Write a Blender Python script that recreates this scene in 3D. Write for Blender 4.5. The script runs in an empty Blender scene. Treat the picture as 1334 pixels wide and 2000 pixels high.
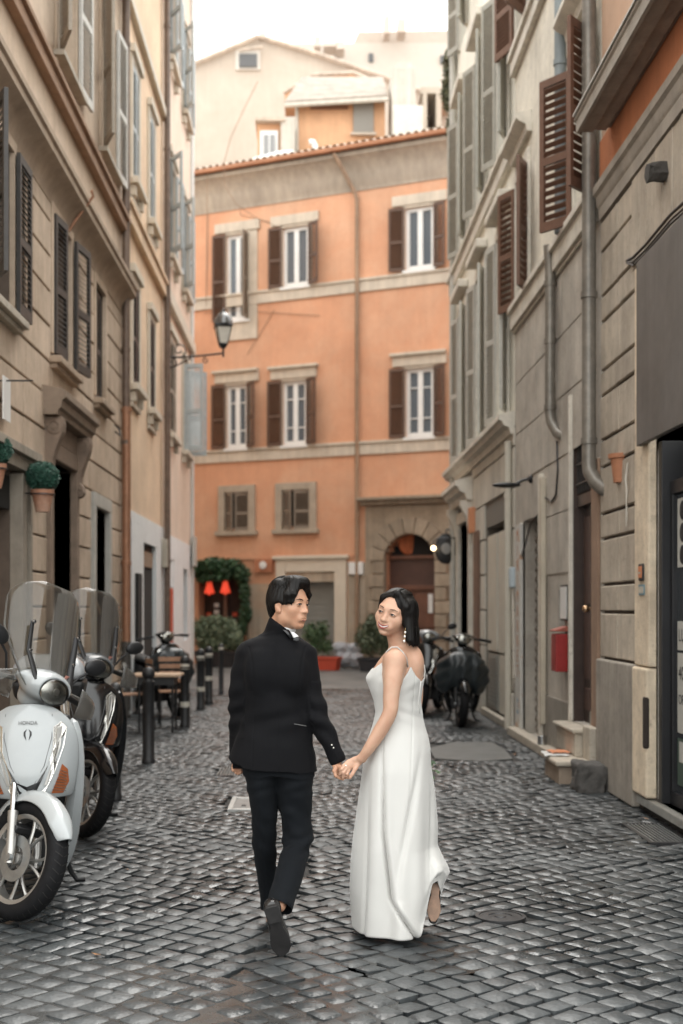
import bpy, bmesh, math, random
import numpy as np
from mathutils import Vector, Matrix, Euler, noise
R = math.radians
rnd = random.Random(7)
SC = bpy.context.scene
COL = SC.collection

# ---------------------------------------------------------------- camera
F, VX, VY, CH = 2500.0, 610.0, 1189.0, 1.56      # focal length in px of the 1334 x 2000 photograph, vanishing point, eye height
cd = bpy.data.cameras.new('camera')
cam = bpy.data.objects.new('camera', cd); COL.objects.link(cam)
cam.location = (0, 0, CH); cam.rotation_euler = (R(90), 0, 0)
cd.sensor_fit = 'VERTICAL'; cd.sensor_height = 36; cd.sensor_width = 24; cd.lens = 45
cd.shift_x = (667 - VX) / 2000; cd.shift_y = (VY - 1000) / 2000
cd.clip_start = 0.1; cd.clip_end = 500
cd.dof.use_dof = True; cd.dof.focus_distance = 6.15; cd.dof.aperture_fstop = 2.2
SC.camera = cam

# ---------------------------------------------------------------- world, sun, exposure
SUN_EL, SUN_AZ = R(64), R(14)
w = bpy.data.worlds.new('World'); SC.world = w; w.use_nodes = True
nt = w.node_tree; nt.nodes.clear()
o_ = nt.nodes.new('ShaderNodeOutputWorld'); bg = nt.nodes.new('ShaderNodeBackground')
sk = nt.nodes.new('ShaderNodeTexSky'); sk.sky_type = 'NISHITA'; sk.sun_disc = False
sk.sun_elevation = SUN_EL; sk.sun_rotation = SUN_AZ; sk.dust_density = 4.0; sk.air_density = 1.0
mx = nt.nodes.new('ShaderNodeMix'); mx.data_type = 'RGBA'; mx.inputs['Factor'].default_value = 0.90
nt.links.new(sk.outputs[0], mx.inputs['A']); mx.inputs['B'].default_value = (11.3, 11.4, 11.1, 1)   # the overcast deck
nt.links.new(mx.outputs['Result'], bg.inputs['Color']); bg.inputs['Strength'].default_value = 0.115
nt.links.new(bg.outputs[0], o_.inputs[0])
sl = bpy.data.lights.new('sun', 'SUN'); sl.energy = 1.1; sl.angle = R(50); sl.color = (1, 0.96, 0.9)
so = bpy.data.objects.new('sun', sl); COL.objects.link(so)
sd = Vector((math.cos(SUN_EL) * math.sin(SUN_AZ), math.cos(SUN_EL) * math.cos(SUN_AZ), math.sin(SUN_EL)))
so.rotation_euler = sd.to_track_quat('Z', 'Y').to_euler()
SC.view_settings.view_transform = 'Standard'; SC.view_settings.look = 'None'
SC.view_settings.gamma = 1; SC.view_settings.use_curve_mapping = False
SC.view_settings.exposure = 1.36
SC.cycles.max_bounces = 6; SC.cycles.diffuse_bounces = 4; SC.cycles.glossy_bounces = 3
SC.cycles.transmission_bounces = 5; SC.cycles.transparent_max_bounces = 12
SC.cycles.use_denoising = True
SC.cycles.caustics_reflective = False; SC.cycles.caustics_refractive = False

# ---------------------------------------------------------------- geometry of the view
def P(px, py, Y): return Vector(((px - VX) * Y / F, Y, CH - (py - VY) * Y / F))
def G(px, py):
    Y = F * CH / (py - VY); return Vector(((px - VX) * Y / F, Y, 0))
def XZ(px, py, Y=6.15): return ((px - VX) * Y / F, CH - (py - VY) * Y / F)

class Wall:
    """a vertical wall plane: s metres along it, z up, o metres out of it towards the street"""
    def __init__(s, ox, oy, dx, dy, flip=False):
        l = math.hypot(dx, dy); s.ox, s.oy, s.dx, s.dy = ox, oy, dx / l, dy / l
        s.nx, s.ny = (s.dy, -s.dx)
        if flip: s.nx, s.ny = -s.nx, -s.ny
    def s(w, px):
        k = (px - VX) / F
        return (k * w.oy - w.ox) / (w.dx - k * w.dy)
    def z(w, px, py):
        y = w.oy + w.s(px) * w.dy
        return CH - (py - VY) * y / F
    def p(w, s, z, o=0.0): return Vector((w.ox + s * w.dx + o * w.nx, w.oy + s * w.dy + o * w.ny, z))
    def rot(w): return math.atan2(w.dy, w.dx)
LW = Wall(-2.7, 0, 0, 1)                 # left walls, normal +x
RW = Wall(2.56, 0, 0, 1, flip=True)      # right walls, normal -x
OW = Wall(-3.43, 36.5, 7.01, -3.3)       # orange house, normal to the camera

# ---------------------------------------------------------------- mesh building
class MB:
    def __init__(s): s.v = []; s.f = []
    def add(s, vs, fs):
        b = len(s.v); s.v += [tuple(v) for v in vs]; s.f += [tuple(b + i for i in f) for f in fs]; return s
    def hexa(s, c):   # 8 corners: bottom 4 ccw, top 4
        return s.add(c, [(3,2,1,0),(4,5,6,7),(0,1,5,4),(1,2,6,5),(2,3,7,6),(3,0,4,7)])
    def box(s, x0, x1, y0, y1, z0, z1):
        return s.hexa([(x0,y0,z0),(x1,y0,z0),(x1,y1,z0),(x0,y1,z0),(x0,y0,z1),(x1,y0,z1),(x1,y1,z1),(x0,y1,z1)])
    def wbox(s, w, s0, s1, z0, z1, o0, o1):
        return s.hexa([w.p(s0,z0,o0),w.p(s1,z0,o0),w.p(s1,z0,o1),w.p(s0,z0,o1),w.p(s0,z1,o0),w.p(s1,z1,o0),w.p(s1,z1,o1),w.p(s0,z1,o1)])
    def obox(s, c, u, v, n, hu, hv, hn):
        c, u, v, n = Vector(c), Vector(u).normalized() * hu, Vector(v).normalized() * hv, Vector(n).normalized() * hn
        return s.hexa([c-u-v-n, c+u-v-n, c+u+v-n, c-u+v-n, c-u-v+n, c+u-v+n, c+u+v+n, c-u+v+n])
    def prism(s, pts, a, b):   # extrude polygon pts (3d) by vector from a to b offsets
        n = len(pts); a, b = Vector(a), Vector(b)
        vs = [Vector(p) + a for p in pts] + [Vector(p) + b for p in pts]
        return s.add(vs, [tuple(range(n))[::-1], tuple(range(n, 2*n))] + [(i, (i+1) % n, n + (i+1) % n, n + i) for i in range(n)])
    def loft(s, rings, cap=True, closed=True):
        n = len(rings[0]); b = len(s.v)
        for r in rings: s.v += [tuple(p) for p in r]
        for j in range(len(rings) - 1):
            for i in range(n if closed else n - 1):
                k = (i + 1) % n
                s.f.append((b + j*n + i, b + j*n + k, b + (j+1)*n + k, b + (j+1)*n + i))
        if cap and closed:
            s.f.append(tuple(b + i for i in range(n))[::-1]); s.f.append(tuple(b + (len(rings)-1)*n + i for i in range(n)))
        return s
    def tube(s, pts, r, n=8, cap=True, flat=1.0):
        pts = [Vector(p) for p in pts]; rs = r if isinstance(r, (list, tuple)) else [r] * len(pts)
        rings = []; up = None
        for i, p in enumerate(pts):
            t = (pts[min(i+1, len(pts)-1)] - pts[max(i-1, 0)]).normalized()
            if up is None:
                up = Vector((0, 0, 1)) if abs(t.z) < 0.9 else Vector((1, 0, 0))
            a = t.cross(up).normalized(); bb = a.cross(t).normalized(); up = bb
            rings.append([p + (a * math.cos(q) + bb * math.sin(q) * flat) * rs[i] for q in [2*math.pi*k/n for k in range(n)]])
        return s.loft(rings, cap)
    def lathe(s, prof, c=(0,0,0), axis='z', n=20, cap=True):
        c = Vector(c); rings = []
        for r, h in prof:
            ring = []
            for k in range(n):
                a = 2*math.pi*k/n; ca, sa = r*math.cos(a), r*math.sin(a)
                ring.append(c + (Vector((ca, sa, h)) if axis == 'z' else Vector((h, ca, sa)) if axis == 'x' else Vector((sa, h, ca))))
            rings.append(ring)
        return s.loft(rings, cap)
    def ball(s, c, r, n=10, m=7):
        r = (r, r, r) if not isinstance(r, (tuple, list)) else r; c = Vector(c); rings = []
        for j in range(m + 1):
            t = math.pi * (j + 0.02) / (m + 0.04) - math.pi/2
            rings.append([c + Vector((r[0]*math.cos(t)*math.cos(a), r[1]*math.cos(t)*math.sin(a), r[2]*math.sin(t))) for a in [2*math.pi*k/n for k in range(n)]])
        return s.loft(rings)
    def mesh(s, name, m=None, smooth=None, recalc=True):
        me = bpy.data.meshes.new(name); me.from_pydata([tuple(v) for v in s.v], [], s.f)
        if recalc:
            bm = bmesh.new(); bm.from_mesh(me); bmesh.ops.recalc_face_normals(bm, faces=bm.faces); bm.to_mesh(me); bm.free()
        if m: me.materials.append(m)
        if smooth is not None:
            me.shade_smooth()
            if smooth < 180: me.set_sharp_from_angle(angle=R(smooth))
        me.update(); return me
    def obj(s, name, m=None, parent=None, smooth=None, bevel=0, bseg=2, loc=None, recalc=True):
        if loc is not None:
            loc = Vector(loc); s.v = [tuple(Vector(v) - loc) for v in s.v]
        o = bpy.data.objects.new(name, s.mesh(name, m, smooth, recalc)); COL.objects.link(o)
        if loc is not None: o.location = loc
        if parent: setpar(o, parent)
        if bevel:
            b = o.modifiers.new('bevel', 'BEVEL'); b.width = bevel; b.segments = bseg; b.limit_method = 'ANGLE'; b.angle_limit = R(35); b.harden_normals = False
        return o

def wmat(o):      # world matrix from transforms alone (nothing evaluated yet)
    m = o.matrix_basis.copy()
    p = o
    while p.parent:
        m = p.parent.matrix_basis @ p.matrix_parent_inverse @ m; p = p.parent
    return m
def setpar(o, parent, keep=True):
    o.parent = parent
    if keep: o.matrix_parent_inverse = wmat(parent).inverted()
def local(o, parent): o.parent = parent; return o
def empty(name, loc=(0,0,0), rz=0):
    e = bpy.data.objects.new(name, None); COL.objects.link(e); e.location = loc; e.rotation_euler.z = rz
    e.empty_display_size = 0.1; return e
def tag(o, label=None, cat=None, group=None, kind=None):
    if label: o['label'] = label
    if cat: o['category'] = cat
    if group: o['group'] = group
    if kind: o['kind'] = kind
    return o
def thing(name, label, cat, loc=(0,0,0), rz=0, group=None): return tag(empty(name, loc, rz), label, cat, group)
def copy_tree(o, parent=None):
    c = o.copy(); COL.objects.link(c)
    if parent: c.parent = parent; c.matrix_parent_inverse = o.matrix_parent_inverse.copy()
    for ch in [x for x in o.children]: copy_tree(ch, c)
    return c
def inst(name, me, parent, M):     # an object that shares mesh ME, placed by world matrix M
    o = bpy.data.objects.new(name, me); COL.objects.link(o); o.matrix_basis = M
    if parent: setpar(o, parent)
    return o

# ---------------------------------------------------------------- materials
_M = {}
def NT(name):
    m = bpy.data.materials.new(name); m.use_nodes = True; t = m.node_tree
    return m, t, t.nodes['Principled BSDF']
def mat(name, col, rough=0.7, var=0.0, scale=3.0, bump=0.0, bscale=40.0, metal=0.0, streak=0.0, dirt=None, spec=0.5,
        rvar=0.0, objvar=0.0, coat=0.0, sub=0.0, emit=None, estr=0.0, stain=None, stain_amt=0.5, stain_scale=0.8, alpha=1.0, sheen=0.0, patch=None, patch_th=0.62, patch_scale=1.6):
    """principled surface: colour noise, vertical streaks, stains, flaked patches, bump, and a random tone per object"""
    if name in _M: return _M[name]
    m, t, b = NT(name); N, L = t.nodes.new, t.links.new
    b.inputs['Roughness'].default_value = rough; b.inputs['Metallic'].default_value = metal
    b.inputs['Specular IOR Level'].default_value = spec; b.inputs['Coat Weight'].default_value = coat
    b.inputs['Coat Roughness'].default_value = 0.08
    b.inputs['Sheen Weight'].default_value = sheen
    if sub: b.inputs['Subsurface Weight'].default_value = sub; b.inputs['Subsurface Radius'].default_value = (0.012, 0.005, 0.003); b.inputs['Subsurface Scale'].default_value = 1.0
    if alpha < 1: b.inputs['Alpha'].default_value = alpha
    if emit: b.inputs['Emission Color'].default_value = (*emit, 1); b.inputs['Emission Strength'].default_value = estr
    g = N('ShaderNodeNewGeometry'); pos = g.outputs['Position']
    def nz(scale, detail=5, rgh=0.6, vec=None, dist=0.0):
        n = N('ShaderNodeTexNoise'); n.inputs['Scale'].default_value = scale; n.inputs['Detail'].default_value = detail
        n.inputs['Roughness'].default_value = rgh; n.inputs['Distortion'].default_value = dist; L(vec or pos, n.inputs['Vector']); return n.outputs['Fac']
    def ramp(x, a, b_, lo=0.0, hi=1.0):
        r = N('ShaderNodeMapRange'); r.inputs['From Min'].default_value = a; r.inputs['From Max'].default_value = b_
        r.inputs['To Min'].default_value = lo; r.inputs['To Max'].default_value = hi; L(x, r.inputs['Value']); return r.outputs['Result']
    c = N('ShaderNodeRGB'); c.outputs[0].default_value = (*col, 1); cur = c.outputs[0]
    def mixc(fac, colb, kind='MIX'):
        nonlocal cur
        x = N('ShaderNodeMix'); x.data_type = 'RGBA'; x.blend_type = kind
        if isinstance(fac, float): x.inputs['Factor'].default_value = fac
        else: L(fac, x.inputs['Factor'])
        L(cur, x.inputs['A'])
        if isinstance(colb, tuple): x.inputs['B'].default_value = (*colb, 1)
        else: L(colb, x.inputs['B'])
        cur = x.outputs['Result']
    def mulv(v):
        nonlocal cur
        cb = N('ShaderNodeCombineColor'); [L(v, cb.inputs[i]) for i in range(3)]
        mixc(1.0, cb.outputs[0], 'MULTIPLY')
    if stain: mixc(ramp(nz(stain_scale, 6, 0.65, dist=0.4), 0.42, 0.68, 0, stain_amt), stain)
    if var: mulv(ramp(nz(scale, 8, 0.7), 0.3, 0.7, 1 - var, 1 + var))
    if streak:
        mp = N('ShaderNodeMapping'); mp.inputs['Scale'].default_value = (7, 7, 0.5); L(pos, mp.inputs['Vector'])
        mulv(ramp(nz(1.0, 6, 0.65, mp.outputs[0]), 0.35, 0.65, 1 - streak, 1 + streak * 0.5))
    if dirt:
        mixc(ramp(nz(14.0, 6, 0.75), 0.55, 0.75, 0, 0.6), dirt)
    if patch: mixc(ramp(nz(patch_scale, 7, 0.7, dist=0.3), patch_th, patch_th + 0.02, 0, 1), patch)
    if objvar:
        oi = N('ShaderNodeObjectInfo'); mulv(ramp(oi.outputs['Random'], 0, 1, 1 - objvar, 1 + objvar))
    L(cur, b.inputs['Base Color'])
    if rvar: L(ramp(nz(scale * 2.3, 5), 0.3, 0.7, max(0.02, rough - rvar), min(1, rough + rvar)), b.inputs['Roughness'])
    if bump:
        bp = N('ShaderNodeBump'); bp.inputs['Strength'].default_value = 1.0; bp.inputs['Distance'].default_value = bump
        L(nz(bscale, 6, 0.65), bp.inputs['Height']); L(bp.outputs[0], b.inputs['Normal'])
    _M[name] = m; return m
def glass(name, col=(0.9,0.93,0.95), rough=0.03, trans=0.85, milk=0.0):
    if name in _M: return _M[name]
    m, t, b = NT(name); N, L = t.nodes.new, t.links.new
    t.nodes.remove(b); out = t.nodes['Material Output']
    tr = N('ShaderNodeBsdfTransparent'); tr.inputs[0].default_value = (*[c * trans for c in col], 1)
    gl = N('ShaderNodeBsdfGlossy'); gl.inputs['Roughness'].default_value = rough
    fr = N('ShaderNodeFresnel'); fr.inputs[0].default_value = 1.5
    mxs = N('ShaderNodeMixShader'); L(fr.outputs[0], mxs.inputs[0]); L(tr.outputs[0], mxs.inputs[1]); L(gl.outputs[0], mxs.inputs[2])
    last = mxs.outputs[0]
    if milk:
        df = N('ShaderNodeBsdfTranslucent'); df.inputs[0].default_value = (.8,.8,.78,1); m2 = N('ShaderNodeMixShader'); m2.inputs[0].default_value = milk
        L(last, m2.inputs[1]); L(df.outputs[0], m2.inputs[2]); last = m2.outputs[0]
    L(last, out.inputs[0]); _M[name] = m; return m
# ================================================================ the ground
rs = np.random.RandomState(3)
def stone_mat():
    m, t, b = NT('basalt'); N, L = t.nodes.new, t.links.new
    g = N('ShaderNodeNewGeometry'); oi = N('ShaderNodeObjectInfo')
    at = N('ShaderNodeAttribute'); at.attribute_name = 'tone'
    n1 = N('ShaderNodeTexNoise'); n1.inputs['Scale'].default_value = 1.1; n1.inputs['Detail'].default_value = 4; L(g.outputs['Position'], n1.inputs['Vector'])
    n2 = N('ShaderNodeTexNoise'); n2.inputs['Scale'].default_value = 60; n2.inputs['Detail'].default_value = 6; L(g.outputs['Position'], n2.inputs['Vector'])
    r = N('ShaderNodeValToRGB'); r.color_ramp.elements[0].color = (0.018, 0.021, 0.023, 1); r.color_ramp.elements[1].color = (0.060, 0.067, 0.070, 1)
    ad = N('ShaderNodeMath'); ad.operation = 'ADD'; L(at.outputs['Fac'], ad.inputs[0])
    ml = N('ShaderNodeMath'); ml.operation = 'MULTIPLY_ADD'; L(n1.outputs['Fac'], ml.inputs[0]); ml.inputs[1].default_value = 0.9; ml.inputs[2].default_value = -0.38
    L(ml.outputs[0], ad.inputs[1]); L(ad.outputs[0], r.inputs[0])
    mx = N('ShaderNodeMix'); mx.data_type = 'RGBA'; mx.blend_type = 'MULTIPLY'; mx.inputs['Factor'].default_value = 0.6
    L(r.outputs[0], mx.inputs['A'])
    r2 = N('ShaderNodeMapRange'); r2.inputs[1].default_value = 0.3; r2.inputs[2].default_value = 0.7; r2.inputs[3].default_value = 0.6; r2.inputs[4].default_value = 1.4; L(n2.outputs['Fac'], r2.inputs[0])
    cc = N('ShaderNodeCombineColor'); [L(r2.outputs[0], cc.inputs[i]) for i in range(3)]; L(cc.outputs[0], mx.inputs['B'])
    L(mx.outputs['Result'], b.inputs['Base Color'])
    r3 = N('ShaderNodeMapRange'); r3.inputs[1].default_value = 0.35; r3.inputs[2].default_value = 0.65; r3.inputs[3].default_value = 0.27; r3.inputs[4].default_value = 0.52; L(n1.outputs['Fac'], r3.inputs[0])
    L(r3.outputs[0], b.inputs['Roughness']); b.inputs['Specular IOR Level'].default_value = 0.8
    bp = N('ShaderNodeBump'); bp.inputs['Distance'].default_value = 0.0022; L(n2.outputs['Fac'], bp.inputs['Height'])
    n3 = N('ShaderNodeTexNoise'); n3.inputs['Scale'].default_value = 14; n3.inputs['Detail'].default_value = 3; L(g.outputs['Position'], n3.inputs['Vector'])
    bp2 = N('ShaderNodeBump'); bp2.inputs['Distance'].default_value = 0.009; L(n3.outputs['Fac'], bp2.inputs['Height']); L(bp.outputs[0], bp2.inputs['Normal'])
    L(bp2.outputs[0], b.inputs['Normal']); return m
M_stone = stone_mat()
M_bed = mat('joint_grit', (0.013, 0.012, 0.011), 0.7, var=0.5, scale=9, bump=0.006, bscale=90)

def ghash(x, y):   # slow smooth warp field
    v = noise.noise_vector(Vector((x * 0.45, y * 0.45, 3.7)))
    u = noise.noise_vector(Vector((x * 1.6, y * 1.6, 9.1)))
    return v.x * 0.22 + u.x * 0.03, v.y * 0.22 + u.y * 0.03
def region(x, y): return x + 0.25 + 0.25 * math.sin(y * 0.55)      # > 0: rows rise to the right
Y0, Y1 = 3.2, 25.0
def stones():
    out = []; SZ = 0.123
    for sgn in (1, -1):
        a = R(38) * sgn
        e1 = (math.cos(a), math.sin(a)); e2 = (-math.sin(a), math.cos(a))
        n = int(34 / SZ)
        offs = {}
        for j in range(-n, n):
            off = rs.rand()
            wj = 1 + rs.uniform(-0.06, 0.06)
            for i in range(-n, n):
                cx = (i + off + .5) * SZ * e1[0] + (j + .5) * SZ * e2[0]; cy = 14 + (i + off + .5) * SZ * e1[1] + (j + .5) * SZ * e2[1]
                if not (-3.1 < cx < 3.0 and Y0 - .4 < cy < Y1 + .4): continue
                wx, wy = ghash(cx, cy); X, Yy = cx + wx, cy + wy
                if not (-2.72 < X < 2.60 and Y0 < Yy < Y1): continue
                rg = region(X, Yy)
                if (rg > 0) != (sgn > 0): continue
                cs = []
                for di, dj in ((0,0),(1,0),(1,1),(0,1)):
                    bx = (i + off + di) * SZ * e1[0] + (j + dj) * SZ * e2[0]; by = 14 + (i + off + di) * SZ * e1[1] + (j + dj) * SZ * e2[1]
                    gx, gy = ghash(bx, by); cs.append((bx + gx, by + gy))
                out.append((X, Yy, cs, abs(rg)))
    keep = []; grid = {}
    for s in out:
        k = (int(s[0] / .1), int(s[1] / .1)); ok = True
        if s[3] < 0.22:
            for a in (-1, 0, 1):
                for b in (-1, 0, 1):
                    for q in grid.get((k[0]+a, k[1]+b), ()):
                        if math.hypot(q[0]-s[0], q[1]-s[1]) < 0.100: ok = False
        if ok: keep.append(s); grid.setdefault(k, []).append(s)
    return keep
def stone_geo(cs, zt, tilt):
    cs = np.array(cs); c = cs.mean(0)
    inset = 0.895 + rs.uniform(-.045, .02)
    cs = c + (cs - c) * inset + rs.uniform(-.005, .005, (4, 2))
    vs = []; g = [0.0, 0.13, 0.5, 0.87, 1.0]; N_ = len(g)
    dome = rs.uniform(0.0015, 0.006)
    for v in g:
        for u in g:
            p = cs[0]*(1-u)*(1-v) + cs[1]*u*(1-v) + cs[2]*u*v + cs[3]*(1-u)*v
            if u in (0, 1) and v in (0, 1): p = p + (c - p) * 0.07      # worn corners
            ed = min(u, 1-u, v, 1-v)
            h = 0 if ed > .3 else (-dome*0.55 if ed > .05 else -dome - 0.004)
            h += tilt[0]*(u-.5) + tilt[1]*(v-.5) + rs.uniform(-.0009, .0009)
            vs.append((p[0], p[1], zt + h))
    per = [(i, 0) for i in range(N_-1)] + [(N_-1, i) for i in range(N_-1)] + [(N_-1-i, N_-1) for i in range(N_-1)] + [(0, N_-1-i) for i in range(N_-1)]
    b = len(vs)
    for (iu, iv) in per:
        x, y, z = vs[iv*N_ + iu]; vs.append((x + (c[0]-x)*.03, y + (c[1]-y)*.03, -0.045))
    fs = [(v*N_+u, v*N_+u+1, (v+1)*N_+u+1, (v+1)*N_+u) for v in range(N_-1) for u in range(N_-1)]
    m = len(per)
    for k in range(m):
        a, d = per[k], per[(k+1) % m]
        fs.append((a[1]*N_+a[0], b+k, b+(k+1) % m, d[1]*N_+d[0]))
    return vs, fs

bed = MB()
bed.add([(-60,-15,-0.028),(60,-15,-0.028),(60,80,-0.022),(-60,80,-0.028)], [(0,1,2,3)])
road = bed.obj('street_ground', M_bed); road['kind'] = 'structure'
GAPS = []     # (x0,x1,y0,y1) kept free of stones for covers and grates
GAPS.append((-0.68, -0.32, 9.9, 10.62)); GAPS.append((-0.92, -0.54, 11.95, 12.7)); GAPS.append((2.24, 2.56, 8.5, 9.35)); GAPS.append((1.25, 2.2, 13.2, 15.0)); GAPS.append((0.83, 1.08, 6.38, 6.62))
ST = [s for s in stones() if not any(a < s[0] < b and c < s[1] < d for a, b, c, d in GAPS)]
ST = [s for s in ST if not (abs(s[0] - 0.05) > 5)]
def view_px(s):
    px = VX + F * s[0] / s[1]; py = VY + F * CH / s[1]
    return -20 < px < 1354 and py < 2020
near = sorted([s for s in ST if view_px(s)], key=lambda s: s[1])[:300]; nid = {id(s) for s in near}
def rz_(s): return (rs.normal(0, .0022) - 0.001, (rs.normal(0, .0045), rs.normal(0, .0045)))
VS, FS, TN = [], [], []
for s in ST:
    zt, tl = rz_(s); vs, fs = stone_geo(s[2], zt, tl); tone = float(np.clip(rs.normal(0.42, 0.17), 0, 1))
    if id(s) in nid:
        c = (s[0], s[1], 0); me = bpy.data.meshes.new('cobblestone')
        me.from_pydata([(x-c[0], y-c[1], z) for x, y, z in vs], [], fs); me.shade_smooth(); me.set_sharp_from_angle(angle=R(50)); me.materials.append(M_stone)
        a = me.attributes.new('tone', 'FLOAT', 'POINT'); a.data.foreach_set('value', [tone] * len(vs))
        o = bpy.data.objects.new('cobblestone', me); COL.objects.link(o); o.location = c; setpar(o, road)
    else:
        b = len(VS); VS += vs; FS += [tuple(b + i for i in f) for f in fs]; TN += [tone] * len(vs)
me = bpy.data.meshes.new('cobblestones'); me.from_pydata(VS, [], FS); me.shade_smooth(); me.set_sharp_from_angle(angle=R(50)); me.materials.append(M_stone)
a = me.attributes.new('tone', 'FLOAT', 'POINT'); a.data.foreach_set('value', TN)
o = bpy.data.objects.new('cobblestones', me); COL.objects.link(o); setpar(o, road); o['kind'] = 'stuff'

# the square beyond the street: too far for single stones
def far_mat():
    m, t, b = NT('far_cobbles'); N, L = t.nodes.new, t.links.new
    g = N('ShaderNodeNewGeometry'); v = N('ShaderNodeTexVoronoi'); v.inputs['Scale'].default_value = 8; v.feature = 'DISTANCE_TO_EDGE'; L(g.outputs['Position'], v.inputs['Vector'])
    n = N('ShaderNodeTexNoise'); n.inputs['Scale'].default_value = 1.5; n.inputs['Detail'].default_value = 8; L(g.outputs['Position'], n.inputs['Vector'])
    r = N('ShaderNodeValToRGB'); r.color_ramp.elements[0].position = .35; r.color_ramp.elements[1].position = .65; r.color_ramp.elements[0].color = (.075, .08, .08, 1); r.color_ramp.elements[1].color = (.14, .14, .135, 1); L(n.outputs['Fac'], r.inputs[0]); L(r.outputs[0], b.inputs['Base Color'])
    b.inputs['Roughness'].default_value = .5
    bp = N('ShaderNodeBump'); bp.inputs['Distance'].default_value = .012; L(v.outputs['Distance'], bp.inputs['Height']); L(bp.outputs[0], b.inputs['Normal']); return m
sq = MB(); sq.add([(-14, 25.0, -0.002), (14, 25.0, -0.002), (14, 46, -0.002), (-14, 46, -0.002)], [(0,1,2,3)])
tag(sq.obj('square_pavement', far_mat()), kind='structure')

# muddy water film near the scooter wheel, with the highest stones standing out of it
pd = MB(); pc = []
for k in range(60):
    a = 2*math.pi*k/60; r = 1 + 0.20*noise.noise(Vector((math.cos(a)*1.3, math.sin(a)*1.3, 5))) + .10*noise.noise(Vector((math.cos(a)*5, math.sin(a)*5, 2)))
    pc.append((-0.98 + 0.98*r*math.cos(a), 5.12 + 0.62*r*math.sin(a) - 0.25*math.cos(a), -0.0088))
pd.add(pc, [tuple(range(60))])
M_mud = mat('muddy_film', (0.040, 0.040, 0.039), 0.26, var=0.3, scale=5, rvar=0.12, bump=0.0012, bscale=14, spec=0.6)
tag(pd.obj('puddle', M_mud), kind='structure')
for (cx_, cy_, rx_, ry_, ph) in ((-.05,5.15,.42,.50,1.1),(.50,5.78,.52,.30,2.3)):  # wet film by the couple, darkened to stand in for their contact shadows
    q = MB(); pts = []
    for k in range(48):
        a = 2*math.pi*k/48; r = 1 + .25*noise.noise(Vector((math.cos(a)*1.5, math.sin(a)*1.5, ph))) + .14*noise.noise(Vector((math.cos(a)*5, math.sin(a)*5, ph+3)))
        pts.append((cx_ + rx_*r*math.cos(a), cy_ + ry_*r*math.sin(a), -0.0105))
    q.add(pts, [tuple(range(48))]); tag(q.obj('wet_shadow_film', mat('wet_film_shadow_dark', (0.012,0.0115,0.011), 0.30, var=.3, scale=6, rvar=.08, bump=.0008, bscale=16, spec=.8)), kind='structure')
# smooth paving patch at the garage threshold
pp = MB()
ring = [(1.28,13.35),(1.72,13.1),(2.08,13.3),(2.14,14.2),(2.1,15.0),(1.62,14.95),(1.3,14.3)]
pp.prism([(x, y, 0) for x, y in ring], (0,0,-0.03), (0,0,0.001))
tag(pp.obj('paving_slab', mat('worn_asphalt', (0.11,0.11,0.105), 0.55, var=0.25, scale=4, bump=0.002, bscale=120)), kind='structure')

# covers and grates set in the street
M_iron = mat('cast_iron', (0.06,0.06,0.062), 0.42, var=0.3, scale=20, metal=0.6, bump=0.001, bscale=120)
M_steel = mat('grey_steel', (0.32,0.33,0.33), 0.38, var=0.2, scale=15, metal=0.8)
t = thing('utility_cover', 'pale metal utility box cover set in the cobbles behind the man\'s legs', 'cover', (-0.5, 10.25, 0))
MB().box(-.66,-.62,9.93,10.58,-.03,.006).box(-.38,-.34,9.93,10.58,-.03,.006).box(-.62,-.38,9.93,9.98,-.03,.006).box(-.62,-.38,10.53,10.58,-.03,.006).obj('frame', mat('pale_steel', (.5,.5,.48), .4, var=.2, metal=.3), t, bevel=.003)
MB().box(-.618,-.382,9.982,10.528,-.03,.001).obj('lid', M_steel, t)
for x in (-.56,-.47): MB().box(x,x+.035,10.1,10.17,-.02,.004).obj('keyhole', mat('black_hole', (.01,.01,.01), .6), t)
t = thing('drain_grate', 'long narrow slotted drain grate in the cobbles left of the man', 'grate', (-.73, 12.3, 0))
MB().box(-.91,-.55,11.97,12.0,-.03,.0).box(-.91,-.55,12.65,12.68,-.03,.0).obj('frame', M_iron, t)
for k in range(13): MB().box(-.90+k*.027,-.888+k*.027,12.0,12.65,-.03,-.001).obj('bar', M_steel, t)
t = thing('drain_grate', 'rusty slotted drain grate beside the metal shop step', 'grate', (2.4, 8.9, 0), 0)
MB().box(2.25,2.55,8.53,8.56,-.03,.002).box(2.25,2.55,9.29,9.32,-.03,.002).box(2.25,2.275,8.56,9.29,-.03,.002).box(2.525,2.55,8.56,9.29,-.03,.002).obj('frame', M_iron, t)
for k in range(9): MB().box(2.281+k*.0275,2.293+k*.0275,8.56,9.29,-.024,0).obj('bar', M_steel, t)
t = thing('manhole_cover', 'small round iron water cover flush with the wet cobbles', 'cover', (.955, 6.5, 0))
MB().lathe([(.128,-.03),(.128,.003),(.108,.004),(.108,-.03)], (.955,6.5,0), n=28).obj('rim', M_iron, t, smooth=30)
MB().lathe([(.106,-.03),(.106,.001),(.06,.002),(.058,-.002),(.03,-.002),(.028,.002),(.0005,.002)], (.955,6.5,0), n=28).obj('lid', M_iron, t, smooth=30)
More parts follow.
